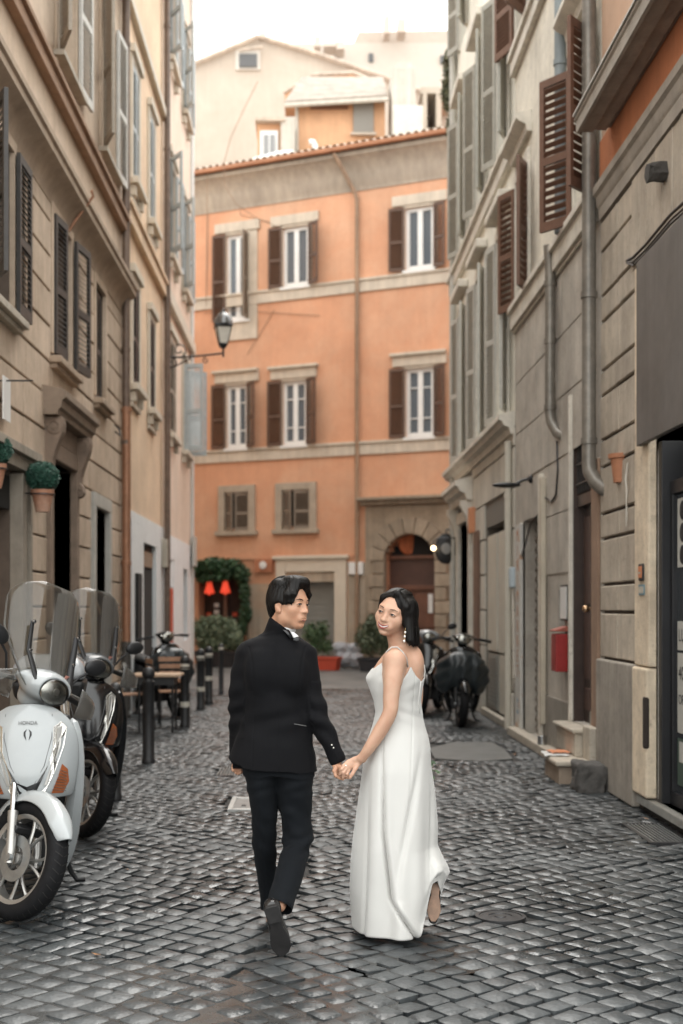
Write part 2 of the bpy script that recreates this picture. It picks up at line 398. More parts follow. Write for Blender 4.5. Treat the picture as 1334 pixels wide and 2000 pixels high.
# ================================================================ builders shared by the houses
def facade(w, s0, s1, z0, z1, ops, parent, m, name='wall', face=0.0, back=-0.4, reveal=None):
    """a wall with real openings (s0, s1, z0, z1): front, back, reveals, ends"""
    ss = sorted({s0, s1, *[min(max(o[0], s0), s1) for o in ops], *[min(max(o[1], s0), s1) for o in ops]})
    zs = sorted({z0, z1, *[min(max(o[2], z0), z1) for o in ops], *[min(max(o[3], z0), z1) for o in ops]})
    b = MB()
    solid = {}
    for i in range(len(ss) - 1):
        for j in range(len(zs) - 1):
            cs, cz = (ss[i] + ss[i+1]) / 2, (zs[j] + zs[j+1]) / 2
            solid[i, j] = not any(o[0] < cs < o[1] and o[2] < cz < o[3] for o in ops)
    for (i, j), ok in solid.items():
        if not ok: continue
        a, c, d, e = ss[i], ss[i+1], zs[j], zs[j+1]
        b.add([w.p(a,d,face), w.p(c,d,face), w.p(c,e,face), w.p(a,e,face)], [(0,1,2,3)])
        b.add([w.p(a,d,back), w.p(c,d,back), w.p(c,e,back), w.p(a,e,back)], [(3,2,1,0)])
        for di, dj, q in ((-1,0,(a,d,a,e)), (1,0,(c,d,c,e)), (0,-1,(a,d,c,d)), (0,1,(a,e,c,e))):
            if not solid.get((i+di, j+dj), False):
                b.add([w.p(q[0],q[1],face), w.p(q[2],q[3],face), w.p(q[2],q[3],back), w.p(q[0],q[1],back)], [(0,1,2,3)])
    o = b.obj(name, m, parent, recalc=False)
    bm = bmesh.new(); bm.from_mesh(o.data); bmesh.ops.remove_doubles(bm, verts=bm.verts, dist=1e-4); bmesh.ops.recalc_face_normals(bm, faces=bm.faces); bm.to_mesh(o.data); bm.free()
    return o

_CUBE = {}
def cube_mesh(name, m, bev=0.006, key=None):
    k = (name, m.name, bev)
    if k not in _CUBE:
        bm = bmesh.new(); bmesh.ops.create_cube(bm, size=1.0)
        me = bpy.data.meshes.new(name); bm.to_mesh(me); bm.free(); me.materials.append(m); _CUBE[k] = me
    return _CUBE[k]
def block_mesh(L, H, D, bev, m, name='block'):
    """a chamfered stone block, x = length, y = depth (front at +y), z = height, centred"""
    x, z, y0, y1, b = L/2, H/2, -D/2, D/2, min(bev, L*.2, H*.2)
    vs = [(-x,y0,-z),(x,y0,-z),(x,y0,z),(-x,y0,z), (-x,y1-b,-z),(x,y1-b,-z),(x,y1-b,z),(-x,y1-b,z), (-x+b,y1,-z+b),(x-b,y1,-z+b),(x-b,y1,z-b),(-x+b,y1,z-b)]
    fs = [(0,1,2,3)] + [(i, (i+1)%4, 4+(i+1)%4, 4+i) for i in range(4)] + [(4+i, 4+(i+1)%4, 8+(i+1)%4, 8+i) for i in range(4)] + [(8,9,10,11)]
    B = MB().add(vs, fs); return B.mesh(name, m)
def wall_M(w, s, z, o, roll=0.0):
    """matrix whose x runs along the wall, z up, y out of it"""
    X = Vector((w.dx, w.dy, 0)); Yv = Vector((w.nx, w.ny, 0)); Z = Vector((0, 0, 1))
    if X.cross(Yv).z < 0: X = -X
    M = Matrix((X, Yv, Z)).transposed().to_4x4() @ Matrix.Rotation(roll, 4, 'Y'); M.translation = w.p(s, z, o); return M
def rustic(w, parent, s0, s1, courses, excl, m, L=1.05, depth=0.032, out=0.012, gap=0.022, bev=0.008, seed=1, name='stone_block'):
    r = random.Random(seed); n = 0
    for ci in range(len(courses) - 1):
        za, zb = courses[ci] + gap/2, courses[ci+1] - gap/2
        iv = [(s0, s1)]
        for e in excl:
            if e[2] < zb - .02 and e[3] > za + .02:
                iv = [q for a, b in iv for q in ((a, min(b, e[0])), (max(a, e[1]), b)) if q[1] - q[0] > 0.05]
        for a, b in iv:
            k = max(1, round((b - a) / L + (0.25 if ci % 2 else -.1)))
            cuts = [a] + [a + (b-a)*(i + (r.uniform(-.12,.12)))/k for i in range(1, k)] + [b]
            for i in range(k):
                l0, l1 = cuts[i] + .004, cuts[i+1] - .004
                if l1 - l0 < .04: continue
                me = block_mesh(round(l1 - l0, 3), round(zb - za, 3), depth, bev, m, name)
                inst(name, me, parent, wall_M(w, (l0+l1)/2, (za+zb)/2, out - depth/2 + r.uniform(-.004, .004), r.uniform(-.0015, .0015))); n += 1
    return n

def leaf_xy(ang): return Vector((math.cos(ang), math.sin(ang), 0))
_SL = {}
def shutter(parent, hinge, ang, W, H, m, pitch=0.05, single=False, mid=0.46, name='shutter', tilt=38, rails=None):
    """louvred leaf: hinge = bottom hinge point in the world, ang = direction of the leaf from its hinge"""
    M = Matrix.Translation(hinge) @ Matrix.Rotation(ang, 4, 'Z')
    st, rl, th = min(0.055, W*.14), 0.075, 0.036
    key = (round(W,3), round(H,3), m.name, single, pitch, mid)
    rr = [0, mid * H, H] if rails is None else rails
    if key not in _SL:
        b = MB(); b.box(0, st, -th/2, th/2, 0, H).box(W-st, W, -th/2, th/2, 0, H)
        b.box(st, W-st, -th/2, th/2, 0, rl*1.25).box(st, W-st, -th/2, th/2, H-rl, H)
        for q in rr[1:-1]: b.box(st, W-st, -th/2, th/2, q-rl/2, q+rl/2)
        fr = b.mesh(name, m)
        sm = MB(); hw = 0.02; t = R(tilt)
        a, c = hw*math.cos(t)*1.15, hw*math.sin(t)*1.25
        sm.hexa([(st,-a,-c-.003),(W-st,-a,-c-.003),(W-st,a,c-.003),(st,a,c-.003),(st,-a,-c+.004),(W-st,-a,-c+.004),(W-st,a,c+.004),(st,a,c+.004)])
        zs = []
        for i in range(len(rr) - 1):
            z0 = rr[i] + (rl*1.25 if i == 0 else rl/2); z1 = rr[i+1] - (rl if i == len(rr)-2 else rl/2)
            k = max(1, int((z1 - z0) / pitch)); zs += [z0 + (j + .5) * (z1 - z0) / k for j in range(k)]
        if single: sl = sm.mesh('slat', m)
        else:
            al = MB()
            for z in zs: al.add([(x, y, zz + z) for x, y, zz in sm.v], sm.f)
            sl = al.mesh('slats', m)
        _SL[key] = (fr, sl, zs)
    fr, sl, zs = _SL[key]
    o = inst(name, fr, parent, M)
    if single:
        for z in zs:
            c = bpy.data.objects.new('slat', sl); COL.objects.link(c); c.parent = o; c.location = (0, 0, z)
    else:
        c = bpy.data.objects.new('slats', sl); COL.objects.link(c); c.parent = o; c['kind'] = 'stuff'
    return o

def window(parent, w, s0, s1, z0, z1, o, mf, mg, leaves=2, fw=0.055, bars=(), curtain=None, name='window', th=0.05):
    """casement: frame with glazing bars > a pane per light"""
    b = MB(); b.wbox(w, s0, s0+fw, z0, z1, o-th, o).wbox(w, s1-fw, s1, z0, z1, o-th, o)
    b.wbox(w, s0+fw, s1-fw, z0, z0+fw*1.3, o-th, o).wbox(w, s0+fw, s1-fw, z1-fw, z1, o-th, o)
    a, c = s0 + fw, s1 - fw; ww = (c - a) / leaves
    for i in range(1, leaves): b.wbox(w, a+ww*i-fw*.7, a+ww*i+fw*.7, z0+fw*1.3, z1-fw, o-th, o+.012)
    hb = [z0 + fw*1.3] + [z0 + (z1-z0)*q for q in bars] + [z1 - fw]
    for q in hb[1:-1]:
        for i in range(leaves): b.wbox(w, a+ww*i+(fw*.7 if i else 0), a+ww*(i+1)-(fw*.7 if i < leaves-1 else 0), q-.015, q+.015, o-th*.8, o-.005)
    f = b.obj(name, mf, parent)
    for i in range(leaves):
        x0, x1 = a+ww*i+(fw*.7 if i else 0), a+ww*(i+1)-(fw*.7 if i < leaves-1 else 0)
        for j in range(len(hb)-1):
            MB().wbox(w, x0, x1, hb[j]+(.015 if j else 0), hb[j+1]-(.015 if j < len(hb)-2 else 0), o-th*.6, o-th*.6+.005).obj('pane', mg, f)
        if curtain: 
            q = MB(); n = 14; 
            pts = [[w.p(x0 + (x1-x0)*k/n, z, o-.16+.018*math.sin(k*1.7)) for k in range(n+1)] for z in (z0+.03, z1-.03)]
            q.loft(pts, cap=False, closed=False); q.obj('curtain', curtain, f, smooth=180, recalc=False)
    return f

def foliage(centres, n, leaf=0.03, seed=1, shell=0.35, flat=1.0, length=1.6):
    """many small folded leaves spread through ellipsoids [(c, (rx, ry, rz)), ...]"""
    q = np.random.RandomState(abs(int(seed)) + 1); vs, fs = [], []
    vol = np.array([r[0]*r[1]*r[2] for c, r in centres]) ** (2/3); vol = vol / vol.sum()
    b = 0; V = []
    for (c, r), p in zip(centres, vol):
        k = max(8, int(n * p))
        d = q.normal(size=(k, 3)); d /= np.linalg.norm(d, axis=1)[:, None]
        rad = 1 - shell * q.rand(k) ** 1.3 + q.normal(0, .05, k)
        pos = np.array(c) + d * rad[:, None] * np.array(r)
        a = d * .8 + q.normal(size=(k, 3)) * .75; a /= np.linalg.norm(a, axis=1)[:, None]
        t = np.cross(a, q.normal(size=(k, 3))); t /= np.linalg.norm(t, axis=1)[:, None]
        u = np.cross(a, t); s = leaf * (0.6 + .8 * q.rand(k))[:, None]
        V.append(np.stack([pos - u*s*length*.5, pos + t*s*.42 + a*s*.12, pos + u*s*length*.5, pos - t*s*.42 + a*s*.12], 1).reshape(-1, 3))
    V = np.concatenate(V); m = len(V) // 4
    B = MB(); B.v = [tuple(x) for x in V.tolist()]; B.f = [(4*i, 4*i+1, 4*i+2, 4*i+3) for i in range(m)]
    return B
def leaf_mat(name, c1, c2):
    if name in _M: return _M[name]
    m, t, b = NT(name); N, L = t.nodes.new, t.links.new
    g = N('ShaderNodeNewGeometry'); n = N('ShaderNodeTexNoise'); n.inputs['Scale'].default_value = 9; n.inputs['Detail'].default_value = 3; L(g.outputs['Position'], n.inputs['Vector'])
    ad = N('ShaderNodeMath'); ad.operation = 'MULTIPLY_ADD'; L(g.outputs['Random Per Island'], ad.inputs[0]); ad.inputs[1].default_value = .6
    mp = N('ShaderNodeMath'); mp.operation = 'MULTIPLY_ADD'; L(n.outputs['Fac'], mp.inputs[0]); mp.inputs[1].default_value = 1.4; mp.inputs[2].default_value = -.5; L(mp.outputs[0], ad.inputs[2])
    r = N('ShaderNodeValToRGB'); r.color_ramp.elements[0].color = (*c1, 1); r.color_ramp.elements[1].color = (*c2, 1); L(ad.outputs[0], r.inputs[0]); L(r.outputs[0], b.inputs['Base Color'])
    b.inputs['Roughness'].default_value = .5; b.inputs['Transmission Weight'].default_value = 0.0
    _M[name] = m; return m
def text(s, size, parent, M, m, extrude=0.002, name='lettering', align='CENTER', space=1.0):
    c = bpy.data.curves.new(name, 'FONT'); c.body = s; c.size = size; c.extrude = extrude; c.align_x = align; c.align_y = 'CENTER'; c.space_line = space
    t_ = bpy.data.objects.new(name, c); COL.objects.link(t_)
    bpy.context.view_layer.update()
    me = bpy.data.meshes.new_from_object(t_.evaluated_get(bpy.context.evaluated_depsgraph_get())); bpy.data.objects.remove(t_); bpy.data.curves.remove(c)
    me.name = name; me.materials.clear(); me.materials.append(m)
    o = bpy.data.objects.new(name, me); COL.objects.link(o); o.matrix_basis = M
    if parent: setpar(o, parent)
    return o
def text_M(w, s, z, o, roll=0.0):
    """text standing on wall w, readable from the street"""
    Z = Vector((w.nx, w.ny, 0)); Yv = Vector((0, 0, 1)); X = Yv.cross(Z)
    M = Matrix((X, Yv, Z)).transposed().to_4x4() @ Matrix.Rotation(roll, 4, 'Z'); M.translation = w.p(s, z, o); return M
def pipe(parent, pts, r, m, collars=(), name='drainpipe', n=12):
    o = MB().tube(pts, r, n).obj(name, m, parent, smooth=60)
    for z in collars:
        p0 = min(pts, key=lambda p: abs(p[2]-z)); x, y = pts[0][0], pts[0][1]
        MB().lathe([(r*1.0, -.03),(r*1.18,-.028),(r*1.18,.028),(r,.03)], (x, y, z), n=n).obj('collar', m, o, smooth=40)
    return o

M_black = mat('black_hole', (.01,.01,.01), .6)
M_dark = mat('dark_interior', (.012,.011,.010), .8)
M_glassdark = mat('window_glass', (.03,.035,.04), .06, spec=.8)
M_trav = mat('travertine', (.44,.39,.32), .75, var=.18, scale=5, bump=.004, bscale=45, streak=.12, dirt=(.16,.12,.09))
M_white = mat('white_paint', (.72,.72,.70), .45, var=.05, scale=4)
# ================================================================ left side of the street
M_L1 = mat('beige_rusticated', (.560,.440,.335), .85, var=.16, dirt=(.34,.25,.18), scale=2.2, bump=.005, bscale=30, streak=0.12, objvar=.09, stain=(.27,.19,.12), stain_amt=.5)
M_L1j = mat('beige_joint', (.120,.090,.070), .9, var=.2, scale=6)
M_L1p = mat('cream_plaster', (.600,.475,.365), .88, var=.13, dirt=(.34,.25,.18), scale=1.5, bump=.005, bscale=30, streak=0.07, stain=(.38,.28,.19), stain_amt=.5)
M_L1c = mat('brown_cornice', (.370,.280,.205), .8, var=.2, scale=3, bump=.003, bscale=40, streak=0.11)
M_bandb = mat('red_brown_band', (.30,.185,.12), .8, var=.18, scale=3, streak=0.08)
M_shd = mat('dark_shutter', (.050,.045,.042), .5, var=.25, scale=12, bump=.001, bscale=90)
M_shl = mat('grey_beige_shutter', (.30,.26,.21), .6, var=.2, scale=12, bump=.001, bscale=90)
M_shw = mat('pale_shutter', (.55,.53,.49), .55, var=.12, scale=12)
M_shb = mat('blue_grey_shutter', (.40,.44,.45), .55, var=.12, scale=10)
M_pipe = mat('brown_pipe', (.15,.105,.08), .45, var=.3, scale=9, metal=.2, streak=0.11)
M_copper = mat('copper_pipe', (.34,.17,.10), .45, var=.2, scale=9, metal=.3, streak=0.11)

B1 = thing('rusticated_house', 'beige rusticated house behind the parked scooters, with a carved door hood and dark louvred shutters', 'house', (-2.7, 12, 0))
PORT = (12.95, 14.55, 0, 3.62); D2 = (15.6, 16.95, 0, 3.0)
W1, W2, W3 = (10.5, 11.5, 4.2, 5.66), (13.25, 14.25, 4.2, 5.66), (15.85, 16.6, 4.2, 5.62)
U1, U2 = (13.5, 14.55, 7.4, 9.45), (16.3, 17.35, 7.4, 9.45)
door_o, d2_o = (13.1, 14.4, 0, 3.1), (15.75, 16.8, 0.05, 2.82)
facade(LW, 8.0, 18.15, 0, 5.85, [door_o, d2_o, W1, W2, W3, (8.3, 11.5, .0, 2.75)], B1, M_L1j, face=-.022)
facade(LW, 5, 18.15, 5.85, 10.3, [U1, U2, (10.4,11.4,7.4,9.45)], B1, M_L1p, name='upper_wall', face=0)
facade(LW, 5, 8.0, 0, 5.85, [], B1, M_L1, name='side_wall', face=0)
CZ = [0.55, 0.90, 1.26, 1.58, 1.92, 2.28, 2.64, 3.0, 3.36, 3.73, 4.09, 4.45, 4.81, 5.17, 5.53, 5.85]
mg = .10
EX = [PORT, (D2[0]-.05, D2[1]+.05, 0, 3.02), (8.0, 11.97, 0, 3.0)] + [(a-mg, b+mg, c-.12, d+.12) for a, b, c, d in (W1, W2, W3)]
rustic(LW, B1, 8.0, 18.15, CZ, EX, M_L1, seed=4)
MB().wbox(LW, 11.97, 12.94, 0, .54, -.02, .05).obj('plinth', M_L1c, B1, bevel=.012)
MB().wbox(LW, 14.58, 15.55, 0, .54, -.02, .05).obj('plinth', M_L1c, B1, bevel=.012)
MB().wbox(LW, 17.0, 18.15, 0, .54, -.02, .05).obj('plinth', M_L1c, B1, bevel=.012)
MB().wbox(LW, 5, 18.15, 10.3, 10.5, -1.2, .35).obj('eaves', M_L1c, B1)
MB().wbox(LW, 18.1, 18.15, 0, 10.3, -6, -.41).obj('party_wall', M_L1p, B1)
# cove cornice over the mezzanine and the painted band above it
prof = [(-.02,5.72),(.02,5.72),(.03,5.80),(.06,5.86),(.12,5.93),(.19,5.97),(.20,5.98),(.20,6.05),(.225,6.07),(.225,6.13),(-.02,6.17)]
MB().prism([LW.p(5, z, o) for o, z in prof], (0,0,0), (0,13.16,0)).obj('cornice', M_L1c, B1, smooth=35)
MB().wbox(LW, 5, 18.14, 6.86, 7.0, .002, .10).wbox(LW, 5, 18.14, 7.0, 7.06, .002, .14).obj('string_course', M_bandb, B1, bevel=.008)
# windows of the mezzanine
for k, (a, b, c, d) in enumerate((W1, W2, W3)):
    MB().wbox(LW, a-.09, a, c, d+.1, -.03, .028).wbox(LW, b, b+.09, c, d+.1, -.03, .028).wbox(LW, a, b, d, d+.1, -.03, .028).obj('surround', M_L1, B1, bevel=.004)
    MB().wbox(LW, a-.14, b+.14, c-.11, c-.04, -.02, .13).wbox(LW, a-.10, b+.10, c-.16, c-.11, -.02, .08).obj('sill', M_L1c if k else M_trav, B1, bevel=.008)
    window(B1, LW, a, b, c-.03, d, -.18, M_shd, M_glassdark, bars=(.5,))
shutter(B1, LW.p(11.50, 4.22, .06), R(90), .5, 1.44, M_shd, single=True)
shutter(B1, LW.p(10.50, 4.22, .06), R(-62), .5, 1.44, M_shd)
shutter(B1, LW.p(14.28, 4.22, .06), R(82), .5, 1.44, M_shd, single=True)
shutter(B1, LW.p(13.27, 4.22, .03), R(84), .42, 1.44, M_shd)
shutter(B1, LW.p(16.58, 4.2, -.05), R(-90), .36, 1.40, M_shd); shutter(B1, LW.p(15.87, 4.2, -.05), R(90), .345, 1.40, M_shd)
for a, b, c, d in (U1, U2, (10.4,11.4,7.4,9.45)):
    MB().wbox(LW, a-.12, a, c-.3, d+.1, 0.002, .03).wbox(LW, b, b+.12, c-.3, d+.1, 0.002, .03).wbox(LW, a, b, d, d+.1, 0.002, .03).obj('surround', M_L1p, B1, bevel=.004)
    MB().wbox(LW, a-.16, b+.16, c-.06, c, 0.002, .12).obj('sill', M_trav, B1, bevel=.006)
    window(B1, LW, a, b, c, d, -.16, M_shl, M_glassdark, bars=(.5,))
    shutter(B1, LW.p(b+.02, c+.02, .06), R(86), .56, 2.0, M_shw); shutter(B1, LW.p(a-.02, c+.02, .06), R(-70), .56, 2.0, M_shl)
# grand doorway: jambs, hood on scrolled consoles
M_hood = mat('carved_stone', (.240,.175,.130), .8, var=.2, scale=6, bump=.004, bscale=50, streak=0.08)
MB().wbox(LW, 12.97, 13.1, 0, 3.1, -.3, .06).wbox(LW, 14.4, 14.53, 0, 3.1, -.3, .06).wbox(LW, 12.97, 14.53, 3.1, 3.28, -.3, .06).obj('door_surround', M_hood, B1, bevel=.012)
MB().wbox(LW, 12.98, 14.52, 3.285, 3.5, -.02, .05).obj('frieze', M_hood, B1, bevel=.006)
hd = [(-.02,3.50),(.16,3.50),(.17,3.55),(.20,3.57),(.21,3.64),(.25,3.67),(.25,3.73),(.20,3.76),(-.02,3.80)]
MB().prism([LW.p(12.74, z, o) for o, z in hd], (0,0,0), (0,2.02,0)).obj('door_hood', mat('hood_stone', (.260,.195,.145), .8, var=.2, scale=5, bump=.003), B1, smooth=30)
def scroll(s):
    q = [(0,3.49),(.19,3.49),(.20,3.42),(.19,3.34),(.155,3.25),(.115,3.14),(.09,3.05),(.085,2.97),(.115,2.93),(.12,2.86),(.09,2.82),(.04,2.81),(0,2.84)]
    o = MB().prism([LW.p(s, z, oo) for oo, z in q], (0,0,0), (0,.17,0)).obj('console', M_hood, B1, bevel=.008)
    for (oo, z, r) in ((.11,3.39,.075),(.072,2.87,.055)):
        v = MB().lathe([(r,-.012),(r,.012),(r*.7,.018),(r*.65,.006),(r*.35,.006),(r*.3,.02),(.002,.02)], (0,0,0), n=16).obj('volute', M_hood, o, smooth=40)
        v.matrix_basis = Matrix.Translation(LW.p(s, z, oo)) @ Matrix.Rotation(R(90), 4, 'X')
scroll(12.84); scroll(14.42)
M_door = mat('old_brown_door', (.085,.05,.035), .5, var=.3, scale=6, bump=.001, streak=0.17)
dr = MB().wbox(LW, 13.1, 14.4, 0, 2.35, -.33, -.27).obj('door', M_door, B1)
for a in (13.18, 13.82):
    for z0, z1 in ((.15,.75),(.85,1.6),(1.7,2.25)): MB().wbox(LW, a, a+.5, z0, z1, -.27, -.25).obj('door_panel', M_door, dr, bevel=.012)
MB().wbox(LW, 13.1, 14.4, 2.35, 2.45, -.33, -.2).obj('transom', M_door, B1, bevel=.008)
fl = MB().wbox(LW, 13.1, 14.4, 2.45, 3.1, -.33, -.3).obj('fanlight', M_glassdark, B1)
for k in range(9): MB().tube([LW.p(13.2+k*.135, 2.47, -.24), LW.p(13.2+k*.135, 3.08, -.24)], .009, 6).obj('bar', M_iron, fl, smooth=60)
# second doorway with its pale surround
MB().wbox(LW, 15.6, 15.75, 0, 2.82, -.25, .05).wbox(LW, 16.8, 16.95, 0, 2.82, -.25, .05).wbox(LW, 15.6, 16.95, 2.82, 2.99, -.25, .05).obj('door_surround', mat('grey_white_stone', (.45,.43,.39), .7, var=.12, scale=5, streak=0.06), B1, bevel=.01)
MB().wbox(LW, 15.75, 16.8, 0, 2.82, -.39, -.34).obj('door', M_dark, B1)
MB().tube([LW.p(15.9,2.2,-.2), LW.p(16.2,1.55,.0), LW.p(16.25,1.5,.0)], .02, 6).obj('hook_rod', mat('worn_wood', (.3,.22,.15), .7), B1, smooth=60)
# near shop niche with peeling plaster and its pilaster
M_peel = mat('peeling_plaster', (.42,.22,.11), .9, var=.2, scale=4, bump=.003, bscale=30, patch=(.58,.52,.44), patch_th=.55, patch_scale=3.2, stain=(.36,.27,.19), stain_amt=.8, stain_scale=1.5)
MB().wbox(LW, 8.3, 11.5, 0, 2.75, -.33, -.28).obj('niche_plaster', M_peel, B1)
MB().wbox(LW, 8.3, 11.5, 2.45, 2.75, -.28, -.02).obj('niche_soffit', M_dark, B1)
MB().wbox(LW, 11.5, 11.6, 0, 2.78, -.02, .10).wbox(LW, 11.63, 11.86, 0, 2.78, -.02, .06).wbox(LW, 11.88, 11.96, 0, 2.78, -.02, .09).wbox(LW, 8.2, 11.96, 2.8, 2.92, -.02, .12).wbox(LW, 8.2, 12.0, 2.92, 3.0, -.02, .17).obj('shop_pilaster', mat('old_grey_wood', (.30,.26,.21), .75, var=.2, scale=5, streak=0.19, bump=.002), B1, bevel=.006)
# drainpipe at the far corner
pipe(B1, [LW.p(18.0,10.25,.08), LW.p(18.0,2.9,.08)], .055, M_pipe, (9.5,7.2,5.2,3.9))
pipe(B1, [LW.p(18.0,4.4,.085), LW.p(18.0,1.1,.085)], .062, M_copper, (4.35,2.2), name='copper_sleeve')
pipe(B1, [LW.p(18.0,1.1,.08), LW.p(18.0,0.02,.08)], .07, mat('graffitied_iron', (.06,.055,.05), .5, patch=(.5,.5,.48), patch_th=.56, patch_scale=9), (), name='downpipe_foot')
pipe(B1, [LW.p(14.2,6.2,.25), LW.p(14.25,6.15,.26), LW.p(14.1,5.85,.1), LW.p(14.05,5.7,.02)], .016, M_copper, (), name='waste_pipe')
# ring for a flag pole
MB().tube([LW.p(17.3,4.05,.03+.0), LW.p(17.35,4.0,.08), LW.p(17.3,3.9,.1), LW.p(17.25,3.95,.04)], .01, 6).obj('iron_ring', M_iron, B1, smooth=60)

# white enamel sign at the frame's edge
t = thing('wall_sign', 'small blank white enamel sign fixed to the beige wall above the shop niche', 'sign', LW.p(11.02, 3.3, .05))
MB().wbox(LW, 10.9, 11.16, 3.18, 3.55, .06, .07).obj('plate', M_white, t); MB().tube([LW.p(11.0,3.52,.0), LW.p(11.0,3.52,.3)], .008, 6).obj('bracket', M_iron, t)

# clipped balls in terracotta pots hung on the wall
M_ter = mat('terracotta', (.42,.20,.12), .8, var=.2, scale=14, stain=(.5,.36,.28), stain_amt=.6, stain_scale=6)
M_box = leaf_mat('boxwood_leaf', (.012,.045,.032), (.045,.14,.095))
def topiary(px, py, Y, label, d=1.0):
    c = P(px, py, Y)
    t = thing('hanging_topiary', label, 'potted plant', c - Vector((0,0,.25)), group='clipped balls in terracotta pots on the wall')
    b = c - Vector((0, 0, .12*d))
    MB().lathe([(.001,-.20*d),(.062*d,-.20*d),(.093*d,-.05*d),(.103*d,-.05*d),(.106*d,0),(.092*d,0),(.088*d,-.02*d),(.001,-.02*d)], b, n=24).obj('pot', M_ter, t, smooth=40)
    MB().tube([b+Vector((-.10*d,0,-.03)), b+Vector((-.26*d,0,-.03))], .008, 6).lathe([(.108*d,-.045),(.112*d,-.045),(.112*d,-.035),(.108*d,-.035)], b, n=24).obj('ring_holder', M_iron, t)
    MB().ball(c, .112*d, 14, 9).obj('twigs', mat('leaf_core', (.008,.02,.014), .9), t, smooth=180)
    f = foliage([(c, (.145*d,.145*d,.135*d))], 5200, .011*d, seed=int(px)+3, shell=.22, length=2.6).obj('foliage', M_box, t, recalc=False); return t
topiary(83, 931, 11.6, 'round clipped bush in a terracotta pot hanging beside the grand doorway')
topiary(-12, 878, 10.6, 'clipped ball bush cut off by the picture edge, nearer of the two hanging pots')

# ---------------- second house, peach with a white ground floor
M_L2 = mat('peach_plaster', (0.780,0.587,0.412), .88, var=.10, dirt=(.34,.25,.18), scale=1.4, bump=.005, bscale=30, streak=0.06, stain=(.45,.33,.23), stain_amt=.4)
M_L2w = mat('blueish_white_stucco', (0.762,0.780,0.780), .8, var=.06, scale=2, dirt=(.30,.30,.28), streak=0.03)
M_frame = mat('pale_window_trim', (.58,.52,.43), .7, var=.08, scale=4)
B2 = thing('peach_house', 'narrow peach house with a bluish white ground floor between two drainpipes', 'house', (-2.7, 21, 0))
L2ops = [(19.05,19.75,4.9,6.45),(21.05,21.7,4.85,6.35),(19.05,19.75,7.95,9.7),(21.05,21.7,7.95,9.7)]
L2g = [(18.45,19.0,0,2.9),(20.35,22.0,0.02,2.62)]
facade(LW, 18.2, 23.1, 3.02, 12.9, L2ops, B2, M_L2)
facade(LW, 18.2, 23.1, 0, 3.02, L2g, B2, M_L2w, name='ground_floor_wall', face=.02)
MB().wbox(LW, 18.16, 23.12, 12.9, 13.1, -1.2, .4).obj('eaves', M_L1c, B2)
MB().wbox(LW, 18.2, 23.1, 7.15, 7.35, 0.002, .09).wbox(LW, 18.2, 23.1, 7.35, 7.42, 0.002, .13).obj('string_course', M_L2, B2, bevel=.008)
MB().wbox(LW, 18.2, 23.1, 10.35, 10.5, 0.002, .09).obj('string_course', M_frame, B2, bevel=.008)
for a, b, c, d in L2ops:
    MB().wbox(LW, a-.13, a, c-.1, d+.1, .002, .04).wbox(LW, b, b+.13, c-.1, d+.1, .002, .04).wbox(LW, a-.16, b+.16, d+.1, d+.22, .002, .09).wbox(LW, a, b, d, d+.1, .002, .04).obj('surround', M_frame, B2, bevel=.005)
    MB().wbox(LW, a-.18, b+.18, c-.1, c, .042, .14).wbox(LW, a-.10, a+.02, c-.26, c-.11, .002, .09).wbox(LW, b-.02, b+.10, c-.26, c-.11, .002, .09).wbox(LW, a-.1,b+.1,c-.34,c-.27,.002,.05).obj('sill', M_frame, B2, bevel=.008)
    m = M_shb if c > 7 else M_shd
    window(B2, LW, a, b, c, d, -.2, M_white, M_glassdark)
    shutter(B2, LW.p(a, c+.01, .01), R(88), (b-a)/2, d-c-.02, m); shutter(B2, LW.p(b, c+.01, .01), R(-88), (b-a)/2, d-c-.02, m)
MB().wbox(LW, 20.35, 22.0, 0, 2.62, -.12, -.05).obj('shop_door', M_dark, B2); MB().wbox(LW, 20.45, 21.9, 2.25, 2.5, -.05, -.03).obj('shop_sign', mat('faded_sign', (.3,.22,.16), .6, var=.3), B2)
MB().wbox(LW, 18.45, 19.0, 0, 2.9, -.10, -.03).obj('side_door', M_dark, B2)
MB().wbox(LW, 19.35, 19.8, 1.0, 2.1, .022, .07).obj('notice_board', M_dark, B2, bevel=.005)
pipe(B2, [LW.p(22.95,12.8,.1), LW.p(22.95,0.02,.1)], .055, M_pipe, (12,9.8,7.1,5,2.4))
MB().wbox(LW, 22.75, 23.1, 2.3, 2.8, .022, .12).obj('meter_box', M_trav, B2, bevel=.006)

# ---------------- third house at the corner of the square
B3 = thing('corner_house', 'cream corner house at the square with pale blue shutters and a red door', 'house', (-2.7, 26, 0))
M_L3 = mat('cream_peach_plaster', (.740,.600,.490), .88, var=.08, dirt=(.34,.25,.18), scale=1.4, streak=0.04, stain=(.5,.38,.27), stain_amt=.3)
M_L3w = mat('white_stucco', (0.780,0.780,0.780), .8, var=.06, scale=2, dirt=(.35,.34,.32), streak=0.03)
L3ops = [(24.0,25.0,4.85,6.65),(26.6,27.5,4.85,6.65),(24.0,25.0,8.2,10.0),(26.6,27.5,8.2,10.0),(24.0,25.0,11.9,13.6),(26.6,27.5,11.9,13.6)]
facade(LW, 23.15, 28.6, 2.95, 15.6, L3ops, B3, M_L3)
facade(LW, 23.15, 28.6, 0, 2.95, [(24.05,24.75,0.02,2.5),(26.6,27.5,.9,2.4)], B3, M_L3w, name='ground_floor_wall', face=.02)
MB().wbox(LW, 28.2, 28.6, 0, 15.6, -8, -.41).obj('end_wall', M_L3, B3)
MB().wbox(LW, 23.12, 28.9, 15.6, 15.8, -8, .5).obj('eaves', M_L1c, B3)
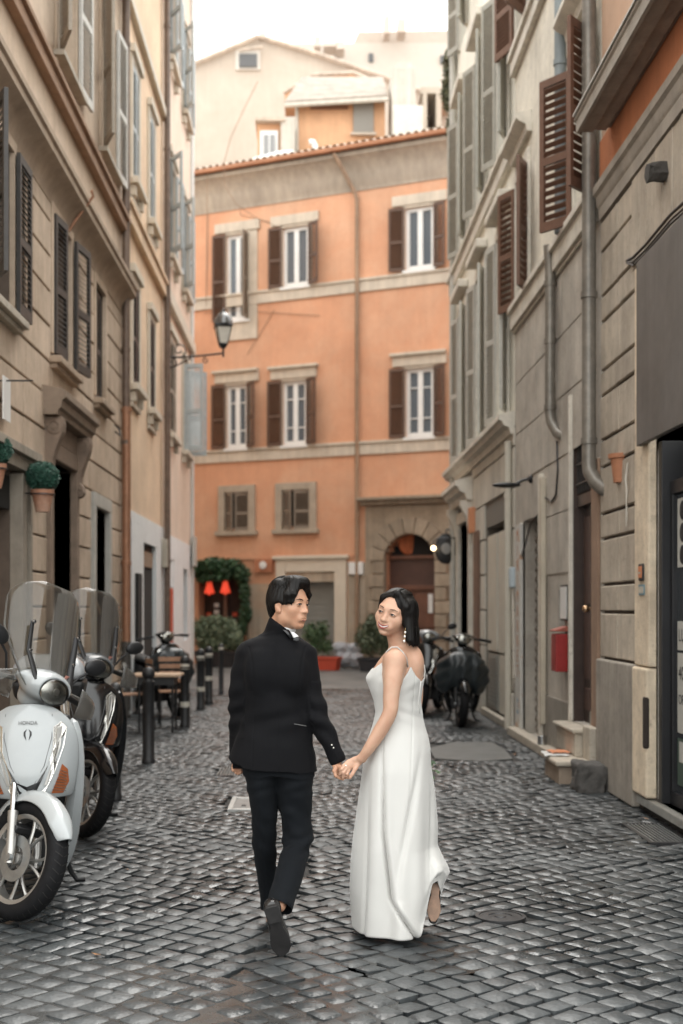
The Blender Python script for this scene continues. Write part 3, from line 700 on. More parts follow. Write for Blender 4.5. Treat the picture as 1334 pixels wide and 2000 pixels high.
MB().wbox(LW, 23.15, 28.6, 7.2, 7.45, .002, .1).obj('string_course', M_frame, B3, bevel=.008)
MB().wbox(LW, 28.3, 28.62, 0, 15.5, .002, .06).obj('corner_strip', mat('pale_corner', (.62,.62,.6), .7, var=.05), B3, bevel=.01)
for k, (a, b, c, d) in enumerate(L3ops):
    MB().wbox(LW, a-.13, a, c-.1, d+.1, .002, .04).wbox(LW, b, b+.13, c-.1, d+.1, .002, .04).wbox(LW, a-.16, b+.16, d+.1, d+.22, .002, .09).wbox(LW, a, b, d, d+.1, .002, .04).obj('surround', M_frame, B3, bevel=.005)
    MB().wbox(LW, a-.18, b+.18, c-.1, c, .042, .14).wbox(LW, a-.10, a+.02, c-.26, c-.11, .002, .09).wbox(LW, b-.02, b+.10, c-.26, c-.11, .002, .09).obj('sill', M_frame, B3, bevel=.008)
    window(B3, LW, a, b, c, d, -.2, M_white, M_glassdark, bars=(.5,))
    if k == 1:
        shutter(B3, LW.p(b, c, .03), R(8), .40, d-c, M_shb); shutter(B3, LW.p(a, c, .03), R(-4), .40, d-c, M_shb)
    elif k == 0: shutter(B3, LW.p(a, c, .02), R(88), (b-a)/2, d-c, M_shl); shutter(B3, LW.p(b, c, .02), R(-88), (b-a)/2, d-c, M_shl)
    else:
        shutter(B3, LW.p(b, c, .05), R(80), (b-a)/2, d-c, M_shb); shutter(B3, LW.p(a, c, .05), R(-60), (b-a)/2, d-c, M_shb)
MB().wbox(LW, 24.05, 24.75, 0.02, 1.95, -.05, .01).obj('red_door', mat('red_door_paint', (.55,.09,.045), .5, var=.15, scale=5), B3, bevel=.01)
MB().wbox(LW, 24.05, 24.75, 1.97, 2.5, -.05, .005).obj('door_transom', M_L2w, B3)
MB().wbox(LW, 26.6, 27.5, .9, 2.4, -.2, -.15).obj('notice_window', M_glassdark, B3)
MB().wbox(LW, 28.0, 28.62, 2.5, 3.15, .07, .12).obj('street_name_plate', mat('worn_marble', (.5,.49,.46), .6, var=.1), B3, bevel=.005)
pipe(B3, [LW.p(23.25,15.4,.08), LW.p(23.25,0.02,.08)], .04, M_L3w, (12,9,6,3))

# street lantern on its bracket
M_lampm = mat('lantern_iron', (.03,.03,.032), .45, metal=.5, var=.2)
t = thing('street_lantern', 'black wall lantern with frosted glass on an iron bracket above the street', 'street lamp', LW.p(23.4, 5.3, .05))
yb = 23.4; X = lambda px: (px - VX) * yb / F; Z = lambda py: CH - (py - VY) * yb / F
cx = X(436)
MB().tube([(X(322),yb,Z(693)), (X(340),yb,Z(698)), (X(370),yb,Z(697)), (X(400),yb,Z(694)), (cx,yb,Z(690))], .018, 8).obj('bracket', M_lampm, t, smooth=60)
def curl(c, r, turns, ph=0, sg=1, y=yb): return [(c[0] + sg*r*(1-.75*k/24)*math.cos(ph+turns*2*math.pi*k/24), y, c[1] + r*(1-.75*k/24)*math.sin(ph+turns*2*math.pi*k/24)) for k in range(25)]
sc_ = MB(); sc_.tube(curl((X(350),Z(684)), .14, 1.2, -1.5), .012, 6); sc_.tube(curl((X(336),Z(710)), .10, 1.1, 1.5, -1), .01, 6); sc_.tube(curl((X(402),Z(704)), .06, 1.2, 1.5), .01, 6)
sc_.tube([(X(324),yb,Z(722)), (X(345),yb,Z(714)), (X(372),yb,Z(700))], .012, 6)
sc_.obj('scrollwork', M_lampm, t, smooth=60)
MB().tube([(cx,yb,Z(697)), (cx,yb,Z(676))], .02, 8).obj('stem', M_lampm, t, smooth=60)
g_ = MB(); b0, b1 = .10, .185
def quad_ring(r, z): return [(cx + r*math.cos(a), yb + r*math.sin(a), z) for a in [math.pi/4 + math.pi/2*k + R(12) for k in range(4)]]
g_.loft([quad_ring(b0, Z(672)), quad_ring(b1, Z(640))]); g_.obj('lamp_glass', mat('frosted_glass', (.62,.60,.54), .35, var=.1), t)
fr = MB()
for k in range(4):
    a, b = Vector(quad_ring(b0*1.02, Z(673))[k]), Vector(quad_ring(b1*1.02, Z(639.5))[k]); fr.tube([a, b], .011, 6)
fr.loft([quad_ring(b0*.6, Z(680)), quad_ring(b0*1.06, Z(673)), quad_ring(b0*1.06, Z(671))]); fr.loft([quad_ring(b1*1.12, Z(640)), quad_ring(b1*1.22, Z(637)), quad_ring(b1*1.1, Z(634))])
fr.obj('lantern_frame', M_lampm, t)
cp = MB(); cp.lathe([(b1*.95, Z(634)),(b1*.93, Z(628)),(b1*.75, Z(619)),(b1*.45, Z(612)),(b1*.3, Z(611)),(b1*.3, Z(608)),(.02, Z(607)),(.015,Z(603)),(.001,Z(602))], (cx, yb, 0), n=20); cp.obj('lantern_cap', mat('lantern_cap_paint', (.16,.16,.16), .25, metal=.6), t, smooth=40)
# wires slung across the street
def wire(a, b, sag, label, r=.004, n=14):
    a, b = Vector(a), Vector(b)
    pts = [a.lerp(b, k/n) - Vector((0,0,sag*4*(k/n)*(1-k/n))) for k in range(n+1)]
    o = MB().tube(pts, r, 5).obj('cable', mat('cable_black', (.08,.07,.06), .6), smooth=60); tag(o, label, 'cable')
wire(LW.p(9.5,6.85,0), RW.p(9.6,6.72,0), .03, 'thin cable spanning the street high between the first houses', .004)
# ================================================================ right side of the street
M_R1 = mat('grey_beige_stone', (0.478,0.414,0.335), .85, var=.20, dirt=(.20,.17,.14), scale=3, bump=.006, bscale=28, streak=0.14, objvar=.07, stain=(.24,.19,.15), stain_amt=.5)
M_R1j = mat('dark_joint', (.10,.08,.065), .9, var=.2, scale=6)
M_jamb = mat('weathered_travertine', (0.733,0.614,0.463), .85, var=.2, scale=4, bump=.006, bscale=35, streak=0.08, dirt=(.2,.14,.10), stain=(.33,.25,.18), stain_amt=.6)
M_orp = mat('burnt_orange_plaster', (0.540,0.209,0.101), .88, var=.15, scale=2, bump=.003, streak=0.11)
M_R1u = mat('salmon_plaster', (.60,.41,.29), .88, var=.1, scale=1.5, streak=0.08, bump=.002, stain=(.48,.28,.18), stain_amt=.5)
M_corn = mat('grey_cornice', (0.365,0.324,0.277), .8, var=.22, scale=3.5, bump=.004, bscale=40, streak=0.11, dirt=(.12,.10,.09))
M_sill = mat('lead_capping', (.50,.48,.45), .6, var=.15, scale=6)
BR1 = thing('shop_house', 'house with a grey fascia shop, ribbed stone pier and burnt orange strip under its cornice', 'house', (2.56, 9, 0))
SHOP = (6.2, 9.62, .12, 4.22)
facade(RW, 5.5, 11.32, 0, 5.05, [SHOP], BR1, M_R1j, face=-.025)
facade(RW, 5, 5.5, 0, 5.05, [], BR1, M_R1, name='side_wall', face=0)
facade(RW, 5, 11.32, 5.05, 7.6, [], BR1, M_R1u, name='upper_wall', face=0)
MB().wbox(RW, 5, 11.32, 5.3, 5.68, .002, .02).obj('orange_strip', M_orp, BR1)
MB().wbox(RW, 5, 11.3, 7.6, 7.75, -1.2, .35).obj('eaves', M_corn, BR1)
MB().wbox(RW, 11.28, 11.32, 0, 7.6, -6, -.41).obj('party_wall', M_R1u, BR1)
lo = [(-.02,4.98),(.03,4.98),(.035,5.08),(.05,5.10),(.06,5.18),(.085,5.20),(.085,5.27),(-.02,5.31)]
MB().prism([RW.p(5, z, o) for o, z in lo], (0,0,0), (0,6.30,0)).obj('lower_cornice', M_corn, BR1, smooth=30)
up = [(.0,5.66),(.05,5.655),(.06,5.63),(.16,5.64),(.17,5.615),(.28,5.62),(.29,5.60),(.315,5.605),(.315,5.70),(.33,5.715),(.33,5.735),(0,5.86)]
MB().prism([RW.p(5, z, o) for o, z in up], (0,0,0), (0,5.9,0)).obj('upper_cornice', M_corn, BR1, smooth=30)
MB().wbox(RW, 5, 10.9, 5.742, 5.76, .30, .345).obj('cornice_capping', M_sill, BR1)
CR = [1.13,1.53,1.77,2.17,2.39,2.80,3.04,3.43,3.65,4.08,4.31,4.70,4.89,5.0]
rustic(RW, BR1, 10.06, 11.32, CR[:11], [], M_R1, L=.62, seed=9, gap=.026, bev=.009, depth=.035)
# flat arch over the shop: leaning wedge stones
r_ = random.Random(5); x = 5.6
while x < 10.0:
    wd = r_.uniform(.19, .27); lean = (x - 8.6) * -.05
    a, c = 4.24, 4.97
    if x + wd > 9.7: lean = -.03
    pts = [RW.p(x+.004, a, -.02), RW.p(x+wd-.004, a, -.02), RW.p(x+wd-.004+lean, c, -.02), RW.p(x+.004+lean, c, -.02)]
    o = r_.uniform(.006, .016)
    MB().prism(pts, (0,0,0), (-.02-o, 0, 0)).obj('wedge_stone', M_R1, BR1, bevel=.005, bseg=1); x += wd
rustic(RW, BR1, 9.95, 11.32, [4.31,4.70,4.97], [(5, 10.1, 4.2, 5)], M_R1, L=.7, seed=12, gap=.024)
# tall plinth block and jambs
pl = MB().wbox(RW, 10.06, 11.34, 0, 1.12, -.02, .05).obj('plinth', mat('grey_plinth', (0.317,0.284,0.243), .85, var=.25, scale=3, bump=.004, bscale=50, streak=0.19, dirt=(.1,.085,.07)), BR1, bevel=.015)
MB().wbox(RW, 9.62, 10.04, 0.13, 1.11, -.25, .055).obj('jamb_foot', M_jamb, BR1, bevel=.018)
MB().wbox(RW, 9.62, 10.04, 1.12, 4.22, -.25, .035).obj('shop_jamb', M_jamb, BR1, bevel=.014)
MB().wbox(RW, 9.615, 9.70, .5, .9, .02, .062).obj('broken_corner', mat('hole_dark', (.03,.022,.018), .9), BR1, bevel=.02)
MB().wbox(RW, 5.6, 9.62, 4.0, 4.22, -.3, .02).obj('shop_lintel', M_jamb, BR1)
# shop front: roller box fascia, dark frame, glass and its posters
M_fascia = mat('slate_fascia', (.11,.105,.10), .55, var=.25, scale=2, streak=0.14, stain=(.12,.11,.10), stain_amt=.6)
M_frameb = mat('anthracite_frame', (.010,.010,.012), .45, var=.15)
MB().wbox(RW, 6.2, 9.78, 2.80, 4.20, .04, .085).obj('fascia', M_fascia, BR1, bevel=.006)
MB().wbox(RW, 6.2, 9.62, .12, 2.9, -.36, -.3).obj('shop_interior', M_dark, BR1)
sf = MB().wbox(RW, 9.45, 9.54, .12, 2.8, -.2, -.02).wbox(RW, 6.2, 9.45, .12, .22, -.2, -.08).wbox(RW, 6.2, 9.45, 2.4, 2.5, -.2, -.08).wbox(RW, 9.38, 9.449, .22, 2.4, -.2, -.08).obj('shopfront', M_frameb, BR1, bevel=.004)
MB().wbox(RW, 9.545, 9.56, .14, 2.75, -.05, -.02).obj('door_seal', mat('worn_white_edge', (.45,.42,.38), .7, var=.3, scale=20), BR1)
sg = MB().wbox(RW, 6.2, 9.38, .22, 2.4, -.12, -.112).obj('shop_glass', M_glassdark, sf)
M_post = mat('poster_paper', (.47,.46,.42), .7, var=.08, scale=6); M_ink = mat('poster_ink', (.02,.02,.022), .6)
def poster(s0, s1, z0, z1, lines, size, label):
    t = thing('shop_poster', label, 'poster', RW.p(s1, z0, -.10), group='paper notices in the shop window')
    MB().wbox(RW, s0, s1, z0, z1, -.108, -.102).obj('sheet', M_post, t)
    for k, (tx, z, s_) in enumerate(lines):
        text(tx, s_, t, text_M(RW, s1 - .03, z, -.1005), M_ink, extrude=.0005, align='LEFT')
    return t
poster(8.5, 9.33, 1.26, 1.47, [('LUNEDI', 1.365, .13)], .1, 'upright white notice reading LUNEDI in the shop window')
poster(8.5, 9.33, .66, 1.24, [('40', 1.09, .14), ('OFF', .90, .10)], .1, 'tall white notice reading 40 OFF under the first notice')
t = thing('shop_poster', 'white poster with dark oval shapes high in the shop glass', 'poster', RW.p(8.9,2,-.1), group='paper notices in the shop window')
MB().wbox(RW, 8.5, 9.33, 1.86, 2.36, -.108, -.102).obj('sheet', M_post, t)
for k in range(3): MB().ball(RW.p(9.2, 1.95+k*.16, -.1), (.003,.07,.07), 12, 8).obj('dark_oval', M_ink, t, smooth=60)
t = thing('shop_poster', 'dark green and white poster low in the shop glass', 'poster', RW.p(8.9,.4,-.1), group='paper notices in the shop window')
MB().wbox(RW, 8.5, 9.33, .28, .62, -.108, -.102).obj('sheet', mat('green_poster', (.06,.09,.07), .6), t); MB().wbox(RW, 8.55, 9.28, .45, .60, -.1015, -.100).obj('photo_print', M_post, t)
# metal shop step with ribbed nosing
M_plate = mat('chequer_plate', (.36,.35,.32), .42, var=.2, scale=10, metal=.55, bump=.0025, bscale=160)
t = thing('shop_step', 'galvanised metal doorstep with a ribbed front edge below the shop', 'step', RW.p(8.6, 0, .1))
MB().wbox(RW, 6.0, 10.0, .085, .12, -.25, .03).obj('tread', M_plate, t, bevel=.003)
MB().wbox(RW, 6.0, 9.98, -.02, .06, -.25, -.02).obj('riser', M_dark, t)
for k in range(64): MB().wbox(RW, 7.6+k*.037, 7.62+k*.037, .06, .118, .031, .041).obj('rib', M_plate, t)
# half pot on the pier, buzzer, plaque, hanging rag, broken stub
c = P(1190, 915, 10.6)
t = thing('wall_pot', 'empty terracotta half pot fixed high on the ribbed stone pier', 'flower pot', c)
hp = MB(); 
def hring(r, z, x0=.0): return [RW.p(10.6 + r*math.cos(a), z, x0 + r*.9*math.sin(a)) for a in [math.pi*k/12 for k in range(13)]]
hp.loft([hring(.072, 2.605), hring(.098, 2.80), hring(.118, 2.805), hring(.122, 2.84), hring(.105,2.84), hring(.095,2.79)]); hp.obj('pot', mat('orange_terracotta', (.42,.185,.10), .75, var=.15, scale=14, streak=0.08), t, smooth=40)
t = thing('door_buzzer', 'small orange and black doorbell panel on the travertine jamb', 'doorbell', RW.p(9.8,1.8,.04))
MB().wbox(RW, 9.73, 9.86, 1.775, 1.905, .036, .05).obj('case', M_frameb, t, bevel=.012); MB().wbox(RW, 9.745, 9.845, 1.795, 1.885, .0505, .056).obj('face', mat('orange_enamel', (.6,.22,.10), .4), t, bevel=.004)
MB().wbox(RW, 9.765, 9.825, 1.828, 1.842, .0565, .058).obj('name_strip', M_post, t)
t = thing('street_plaque', 'little blue and cream enamel plaque under the orange doorbell', 'plaque', RW.p(9.8,1.68,.04))
MB().wbox(RW, 9.72, 9.88, 1.665, 1.745, .036, .042).obj('plate', mat('blue_enamel', (.14,.25,.30), .4), t); MB().wbox(RW, 9.732, 9.868, 1.68, 1.73, .0425, .044).obj('lettering_field', mat('cream_enamel', (.5,.47,.4), .5, var=.5, scale=90), t)
t = thing('hanging_rag', 'torn pale strip of cloth hanging from a nail on the ribbed pier', 'rag', RW.p(10.25,2.6,.03))
MB().tube([RW.p(10.27,2.73,.03), RW.p(10.25,2.6,.05), RW.p(10.26,2.5,.04), RW.p(10.23,2.42,.05), RW.p(10.24,2.33,.045), RW.p(10.235,2.22,.05)], [.008,.02,.014,.008,.018,.006], 6, flat=.5).obj('strip', mat('pale_cloth', (.55,.52,.46), .9, var=.2), t, smooth=60)
t = thing('beam_stub', 'charred broken beam stub sticking out of the stone above the shop', 'beam', RW.p(9.3, 4.6, 0))
s_ = MB(); rg = []
for k, o in enumerate((-.02,.06,.12,.15)): rg.append([RW.p(9.22+(.075+.014*math.sin(j*2.7+k))*math.cos(2*math.pi*j/9), 4.70+(.07+.014*math.cos(j*3.9+k))*math.sin(2*math.pi*j/9), o) for j in range(9)])
s_.loft(rg); s_.obj('stump', mat('charred_wood', (.05,.045,.04), .9, var=.4, scale=30, bump=.01, bscale=40), t)
for k, (z, dr) in enumerate(((4.30,.03),(4.262,.055),(4.235,.08))):
    pts = [RW.p(8.2, z-.02, .05), RW.p(8.9, z+.0, .07), RW.p(9.6, z-.01, .06), RW.p(10.05, z+.02, .04), RW.p(10.3, z+.03+dr, .03)]
    tag(MB().tube(pts, .009+.003*(k==0), 6).obj('cable', mat('cable_brown', (.07,.055,.045), .6), smooth=60), ['thick brown cable along the top edge of the shop fascia','thin cable drooping just under the thick one over the shop','lowest of the cables along the shop fascia'][k], 'cable')

# ---------------- big drainpipe
M_pg = mat('grey_drainpipe', (0.209,0.189,0.162), .38, var=.3, scale=7, metal=.25, streak=0.17, stain=(.22,.2,.18), stain_amt=.4, stain_scale=5)
pipe(BR1, [RW.p(11.38,9.7,.10), RW.p(11.38,2.86,.10), RW.p(11.36,2.78,.10), RW.p(11.30,2.68,.06), RW.p(11.24,2.62,.01), RW.p(11.2,2.58,-.05)], .064, M_pg, (7.5,5.9,4.35,3.05))

# ---------------- grey house with the brown shutters
M_R2 = mat('grey_plaster', (0.478,0.438,0.382), .85, var=.20, dirt=(.20,.17,.14), scale=2, bump=.006, bscale=28, streak=0.12, stain=(.24,.20,.165), stain_amt=.5)
M_R2u = mat('pale_cream_plaster', (0.748,0.693,0.589), .85, var=.20, bump=.004, bscale=28, dirt=(.20,.17,.14), scale=1.6, streak=0.08, stain=(.38,.34,.28), stain_amt=.5)
M_R2t = mat('pale_trim', (0.669,0.622,0.542), .75, var=.15, scale=4, streak=0.08, dirt=(.2,.17,.14))
M_brs = mat('brown_shutter', (.15,.078,.052), .5, var=.2, scale=12, bump=.001, bscale=80, streak=0.08)
BR2 = thing('grey_house', 'grey plastered house with red brown louvred shutters and a roller garage door', 'house', (2.56, 13.5, 0))
A, Bw = (11.62, 12.42, 5.38, 6.85), (15.1, 15.95, 5.38, 6.85)
A2, B2w = (11.62, 12.42, 8.6, 9.7), (15.1, 15.95, 8.6, 9.7)
DOOR = (11.72, 12.55, .46, 3.62); GAR = (14.22, 15.55, .06, 2.62); NI = (12.98, 13.32, .98, 1.75)
g2 = facade(RW, 11.34, 16.15, 0, 5.1, [DOOR, GAR, NI], BR2, M_R2, face=0)
facade(RW, 11.34, 16.15, 5.1, 9.9, [A, Bw, A2, B2w], BR2, M_R2u, name='upper_wall', face=0)
MB().wbox(RW, 11.3, 16.2, 10.25, 10.4, -1.2, .4).obj('eaves', M_corn, BR2)
MB().wbox(RW, 11.45, 16.14, 5.06, 5.26, .002, .07).wbox(RW, 11.45, 16.14, 5.26, 5.33, .002, .11).wbox(RW, 11.45, 16.14, 5.02, 5.06, .002, .03).obj('string_course', M_R2t, BR2, bevel=.008)
MB().wbox(RW, 11.45, 16.14, 8.25, 8.42, .002, .07).wbox(RW, 11.45, 16.14, 8.42, 8.5, .002, .11).obj('string_course', M_R2t, BR2, bevel=.008)
for a, b in ((11.66,11.72),(12.63,14.09),(15.96,16.14)): MB().wbox(RW, a, b, 0.101 if a > 12 else .001, .62, .002, .02).obj('socle', mat('grey_socle', (.26,.235,.2), .85, var=.2, scale=4, streak=0.14), BR2)
for a, b, c, d in (A, Bw, A2, B2w):
    MB().wbox(RW, a-.12, a, c-.03, d+.12, .002, .04).wbox(RW, b, b+.12, c-.03, d+.12, .002, .04).wbox(RW, a, b, d, d+.12, .002, .04).obj('surround', M_R2t, BR2, bevel=.005)
    hp_ = [(0,d+.28),(.06,d+.28),(.08,d+.36),(.16,d+.40),(.19,d+.43),(.19,d+.48),(0,d+.53)]
    MB().prism([RW.p(a-.2, z, o) for o, z in hp_], (0,0,0), (0,b-a+.4,0)).obj('window_hood', M_R2t, BR2, smooth=30)
    window(BR2, RW, a, b, c, d, -.2, M_white, M_glassdark, bars=(.5,))
shutter(BR2, RW.p(12.44, 5.30, .04), R(128), .40, 1.5, M_brs, single=True, pitch=.075, tilt=42)
shutter(BR2, RW.p(11.60, 5.30, .04), R(-130), .40, 1.5, M_brs, single=True, pitch=.075, tilt=42)
shutter(BR2, RW.p(15.97, 5.30, .04), R(115), .35, 1.5, M_brs, single=True, pitch=.075, tilt=42)
shutter(BR2, RW.p(15.08, 5.30, .04), R(-115), .36, 1.5, M_brs, single=True, pitch=.075, tilt=42)
shutter(BR2, RW.p(12.44, 8.55, .06), R(95), .45, 1.2, M_brs); shutter(BR2, RW.p(11.6, 8.55, .06), R(-128), .45, 1.2, M_brs)
shutter(BR2, RW.p(15.97, 8.55, .06), R(110), .45, 1.2, M_brs); shutter(BR2, RW.p(15.08, 8.55, .06), R(-128), .45, 1.2, M_brs)
# plaster panels with scored courses: recessed joints built as thin dark strips set in relief panels
for s0, s1, zs in ((12.62, 14.1, (.64,1.3,1.92,2.55,3.1)),):
    for i in range(len(zs)-1): MB().wbox(RW, s0, s1, zs[i]+.006, zs[i+1]-.006, .002, .010).obj('plaster_panel', M_R2, BR2, bevel=.003) if i not in (0,1) else None
for i, (za, zb) in enumerate(((3.12,3.72),(3.735,4.35),(4.365,4.98))):
    for j in range(3): MB().wbox(RW, 11.6+j*1.5, 11.6+j*1.5+1.485, za, zb, .002, .009+.002*((i+j)%2)).obj('plaster_panel', M_R2, BR2, bevel=.003)
# door: frame, panels, grille, knob
M_dbr = mat('dark_brown_door', (.045,.028,.022), .42, var=.25, scale=8, streak=0.11)
MB().wbox(RW, 12.52, 12.548, .46, 3.6, -.2, .004).wbox(RW, 11.722, 11.75, .46, 3.6, -.2, .004).obj('door_lining', M_dbr, BR2)
MB().wbox(RW, 12.55, 12.62, .46, 3.66, -.02, .04).obj('door_frame', M_R2t, BR2, bevel=.006)
d_ = MB().wbox(RW, 11.72, 12.55, .46, 2.55, -.16, -.10).obj('door', M_dbr, BR2)
for z0, z1 in ((.58,.80),(.88,1.52),(1.60,2.45)):
    for s0 in (11.8, 12.17): MB().wbox(RW, s0, s0+.3, z0, z1, -.10, -.085).obj('door_panel', mat('red_brown_panel', (.075,.038,.028), .4, var=.3, scale=8), d_, bevel=.01)
MB().tube([RW.p(12.12,1.56,-.1), RW.p(12.12,1.56,-.05)], .018, 10).ball(RW.p(12.12,1.56,-.03), .036, 12, 8).obj('knob', mat('brass', (.55,.36,.22), .25, metal=.9), d_, smooth=60)
MB().wbox(RW, 11.72, 12.55, 2.55, 2.66, -.16, -.03).obj('transom', M_dbr, BR2)
gr = MB().wbox(RW, 11.72, 12.55, 2.66, 3.62, -.22, -.2).obj('fanlight', M_dark, BR2)
for k in range(8): MB().tube([RW.p(11.78+k*.1,2.68,-.03), RW.p(11.78+k*.1,3.6,-.03)], .010, 6).obj('bar', M_iron, gr, smooth=60)
for k in range(5): MB().wbox(RW, 11.74, 12.53, 2.76+k*.19, 2.775+k*.19, -.045, -.015).obj('crossbar', M_iron, gr)
MB().wbox(RW, 11.36, 11.62, .5, 2.9, .002, .03).obj('brown_pilaster', mat('brown_plaster', (.27,.175,.12), .85, var=.2, scale=4, streak=0.14), BR2, bevel=.006)
MB().wbox(RW, 11.36, 11.66, .02, .5, .002, .10).obj('pilaster_foot', M_trav, BR2, bevel=.012)
# garage: roller shutter of slats, jambs, painted sign strip
gd = MB().wbox(RW, 14.22, 15.55, .06, 2.62, -.22, -.19).obj('roller_shutter', mat('roller_grey', (.04,.035,.03), .5, var=.2, scale=5, metal=.2), BR2)
M_roll = mat('roller_slat_grey', (.24,.21,.18), .5, var=.2, scale=5, metal=.3, streak=0.08, stain=(.17,.12,.09), stain_amt=.5, objvar=.06)
for k in range(21): MB().prism([RW.p(14.26, .07+k*.12, -.19), RW.p(14.26, .075+k*.12, -.150), RW.p(14.26, .115+k*.12, -.135), RW.p(14.26, .150+k*.12, -.150), RW.p(14.26, .158+k*.12, -.19)], (0,0,0), (0,1.25,0)).obj('slat', M_roll, gd, smooth=40)
MB().wbox(RW, 15.55, 15.95, .1, 2.60, -.03, .035).obj('painted_pilaster', mat('flaking_white_paint', (.55,.53,.49), .8, var=.1, scale=8, patch=(.45,.27,.17), patch_th=.60, patch_scale=4), BR2, bevel=.006)
M_fade = mat('faded_orange_lettering', (.42,.20,.11), .8)
text('\n'.join('MINIMARKET'), .215, BR2, text_M(RW, 15.75, 1.62, .0365), M_fade, extrude=.001, space=.86)
text('TEL\n6\n5741', .07, BR2, text_M(RW, 15.75, .36, .0365), mat('blue_lettering', (.18,.30,.40), .7), extrude=.001)
MB().wbox(RW, 14.1, 14.22, .1, 3.05, .002, .055).obj('pale_pilaster', M_R2t, BR2, bevel=.006)
MB().wbox(RW, 13.95, 14.06, .3, 3.0, .01, .07).obj('cable_duct', mat('cream_duct', (.50,.44,.35), .7, var=.1), BR2, bevel=.012)
MB().wbox(RW, 13.3, 15.9, .0, .10, .002, .14).obj('threshold', M_trav, BR2, bevel=.01)
MB().tube([RW.p(13.75,.10,.09), RW.p(13.75,.20,.09)], .05, 14).obj('shutter_lock', mat('chrome', (.6,.6,.6), .2, metal=1), BR2, smooth=40, bevel=.004)
MB().wbox(RW, 12.98, 13.32, .98, 1.75, -.12, -.10).obj('niche_back', mat('niche_grey', (.12,.11,.1), .8), BR2)
# middle drainpipe
pipe(BR2, [RW.p(13.35,5.05,.08), RW.p(13.35,3.6,.08), RW.p(13.33,3.5,.07), RW.p(13.22,3.38,.03), RW.p(13.15,3.33,-.02)], .055, M_pg, (4.95,4.35,3.66))
MB().tube([RW.p(13.35,5.35,.1), RW.p(13.35,5.0,.08)], .05, 10).obj('drainpipe', M_pg, BR2, smooth=50)
pipe(BR2, [RW.p(12.75,10.2,.09), RW.p(12.75,5.3,.09)], .06, mat('blue_grey_pipe', (.22,.25,.26), .5, var=.15), (9,7))
wr = [(13.3,3.3),(13.25,3.0),(13.35,2.75),(13.6,2.7),(14.1,2.8),(14.4,2.62),(14.9,2.55),(15.3,2.3),(15.8,2.1)]
MB().tube([RW.p(s, z, .02) for s, z in wr], .010, 6).obj('loose_wire', M_iron, BR2, smooth=60)

t = thing('letter_box', 'red metal letter box on the grey wall beside the brown door', 'mailbox', RW.p(12.95,1.1,.05))
MB().wbox(RW, 12.74, 12.98, .93, 1.31, .012, .14).obj('box', mat('red_enamel', (.27,.018,.016), .35, var=.15, scale=8), t, bevel=.012)
MB().prism([RW.p(12.73,1.332,.012), RW.p(12.73,1.332,.155), RW.p(12.73,1.345,.155), RW.p(12.73,1.39,.012)], (0,0,0), (0,.26,0)).obj('lid', mat('rusty_red', (.30,.08,.05), .6, var=.4, scale=20), t, bevel=.005)
for k in range(4): MB().wbox(RW, 12.981, 12.995, .97+k*.09, 1.02+k*.09, .04, .11).obj('rust_patch', mat('rust_brown', (.10,.05,.03), .8, var=.4, scale=30), t)
t = thing('notice_board', 'slim white notice frame mounted above the red letter box', 'notice', RW.p(12.8,1.6,.05))
MB().wbox(RW, 12.66, 13.0, 1.44, 1.80, .012, .04).obj('backing', M_frameb, t); MB().wbox(RW, 12.68, 12.98, 1.46, 1.78, .0405, .047).obj('sheet', M_white, t)
t = thing('wall_lamp', 'flat black saucer lamp reaching out from the grey wall over the garage', 'lamp', RW.p(14.9,3.0,.1))
hd_ = MB(); hd_.ball((2.26, 14.9, 3.0), (.17,.10,.032), 20, 8); hd_.obj('head', M_frameb, t, smooth=180); MB().tube([RW.p(14.9,3.07,-.0), RW.p(14.9,3.06,.1), (2.38,14.9,3.02)], .016, 8).ball(RW.p(14.9,3.07,.02), (.03,.05,.05)).obj('arm', M_frameb, t, smooth=60)
t = thing('gas_meter', 'small pale blue grey meter box beside the garage pilaster', 'meter', RW.p(16.05,1.9,.05))
MB().wbox(RW, 15.98, 16.12, 1.82, 2.08, .012, .09).obj('case', mat('blue_grey_plastic', (.45,.52,.56), .5), t, bevel=.02); MB().tube([RW.p(16.05,1.82,.05), RW.p(16.05,.7,.03)], .012, 6).obj('supply_pipe', M_R2t, t, smooth=60)
# doorstep, second riser, papers, guard stone
t = thing('stone_doorstep', 'worn travertine doorstep block in front of the brown door with papers on it', 'step', (2.4, 11.7, 0))
MB().box(2.20, 2.555, 11.42, 12.12, -.02, .155).obj('riser', mat('step_riser', (.33,.26,.20), .85, var=.25, scale=5, bump=.003, streak=0.17), t, bevel=.01)
MB().box(2.165, 2.555, 11.37, 12.17, .156, .205).obj('tread', mat('step_tread', (.50,.44,.36), .6, var=.15, scale=5, bump=.002), t, bevel=.018, bseg=3)
MB().box(2.40, 2.557, 11.70, 12.6, .206, .42).obj('upper_riser', M_trav, t, bevel=.01); MB().box(2.37, 2.557, 11.66, 12.64, .421, .458).obj('upper_tread', M_trav, t, bevel=.014)
t = thing('paper_sheets', 'loose white paper and an orange leaflet lying on the stone doorstep', 'papers', (2.3,11.8,.206))
def sheet(x0,x1,y0,y1,z,c,nm,tw):
    b = MB(); n = 6; rg = []
    for i in range(n+1):
        rg.append([(x0+(x1-x0)*i/n + tw*j/n, y0+(y1-y0)*j/n, z+.012*abs(math.sin(i*1.3+j*.9))) for j in range(n+1)])
    b.loft(rg, cap=False, closed=False); return b.obj(nm, c, t, smooth=180, recalc=False)
sheet(2.13,2.36,11.72,12.12,.208,M_white,'white_sheet',.03); sheet(2.22,2.40,11.85,12.1,.222,mat('orange_paper', (.65,.25,.12), .6),'orange_leaflet',-.02)
t = thing('guard_stone', 'rough dark lava guard stone at the corner of the doorstep and pier', 'stone', (2.38, 10.95, 0))
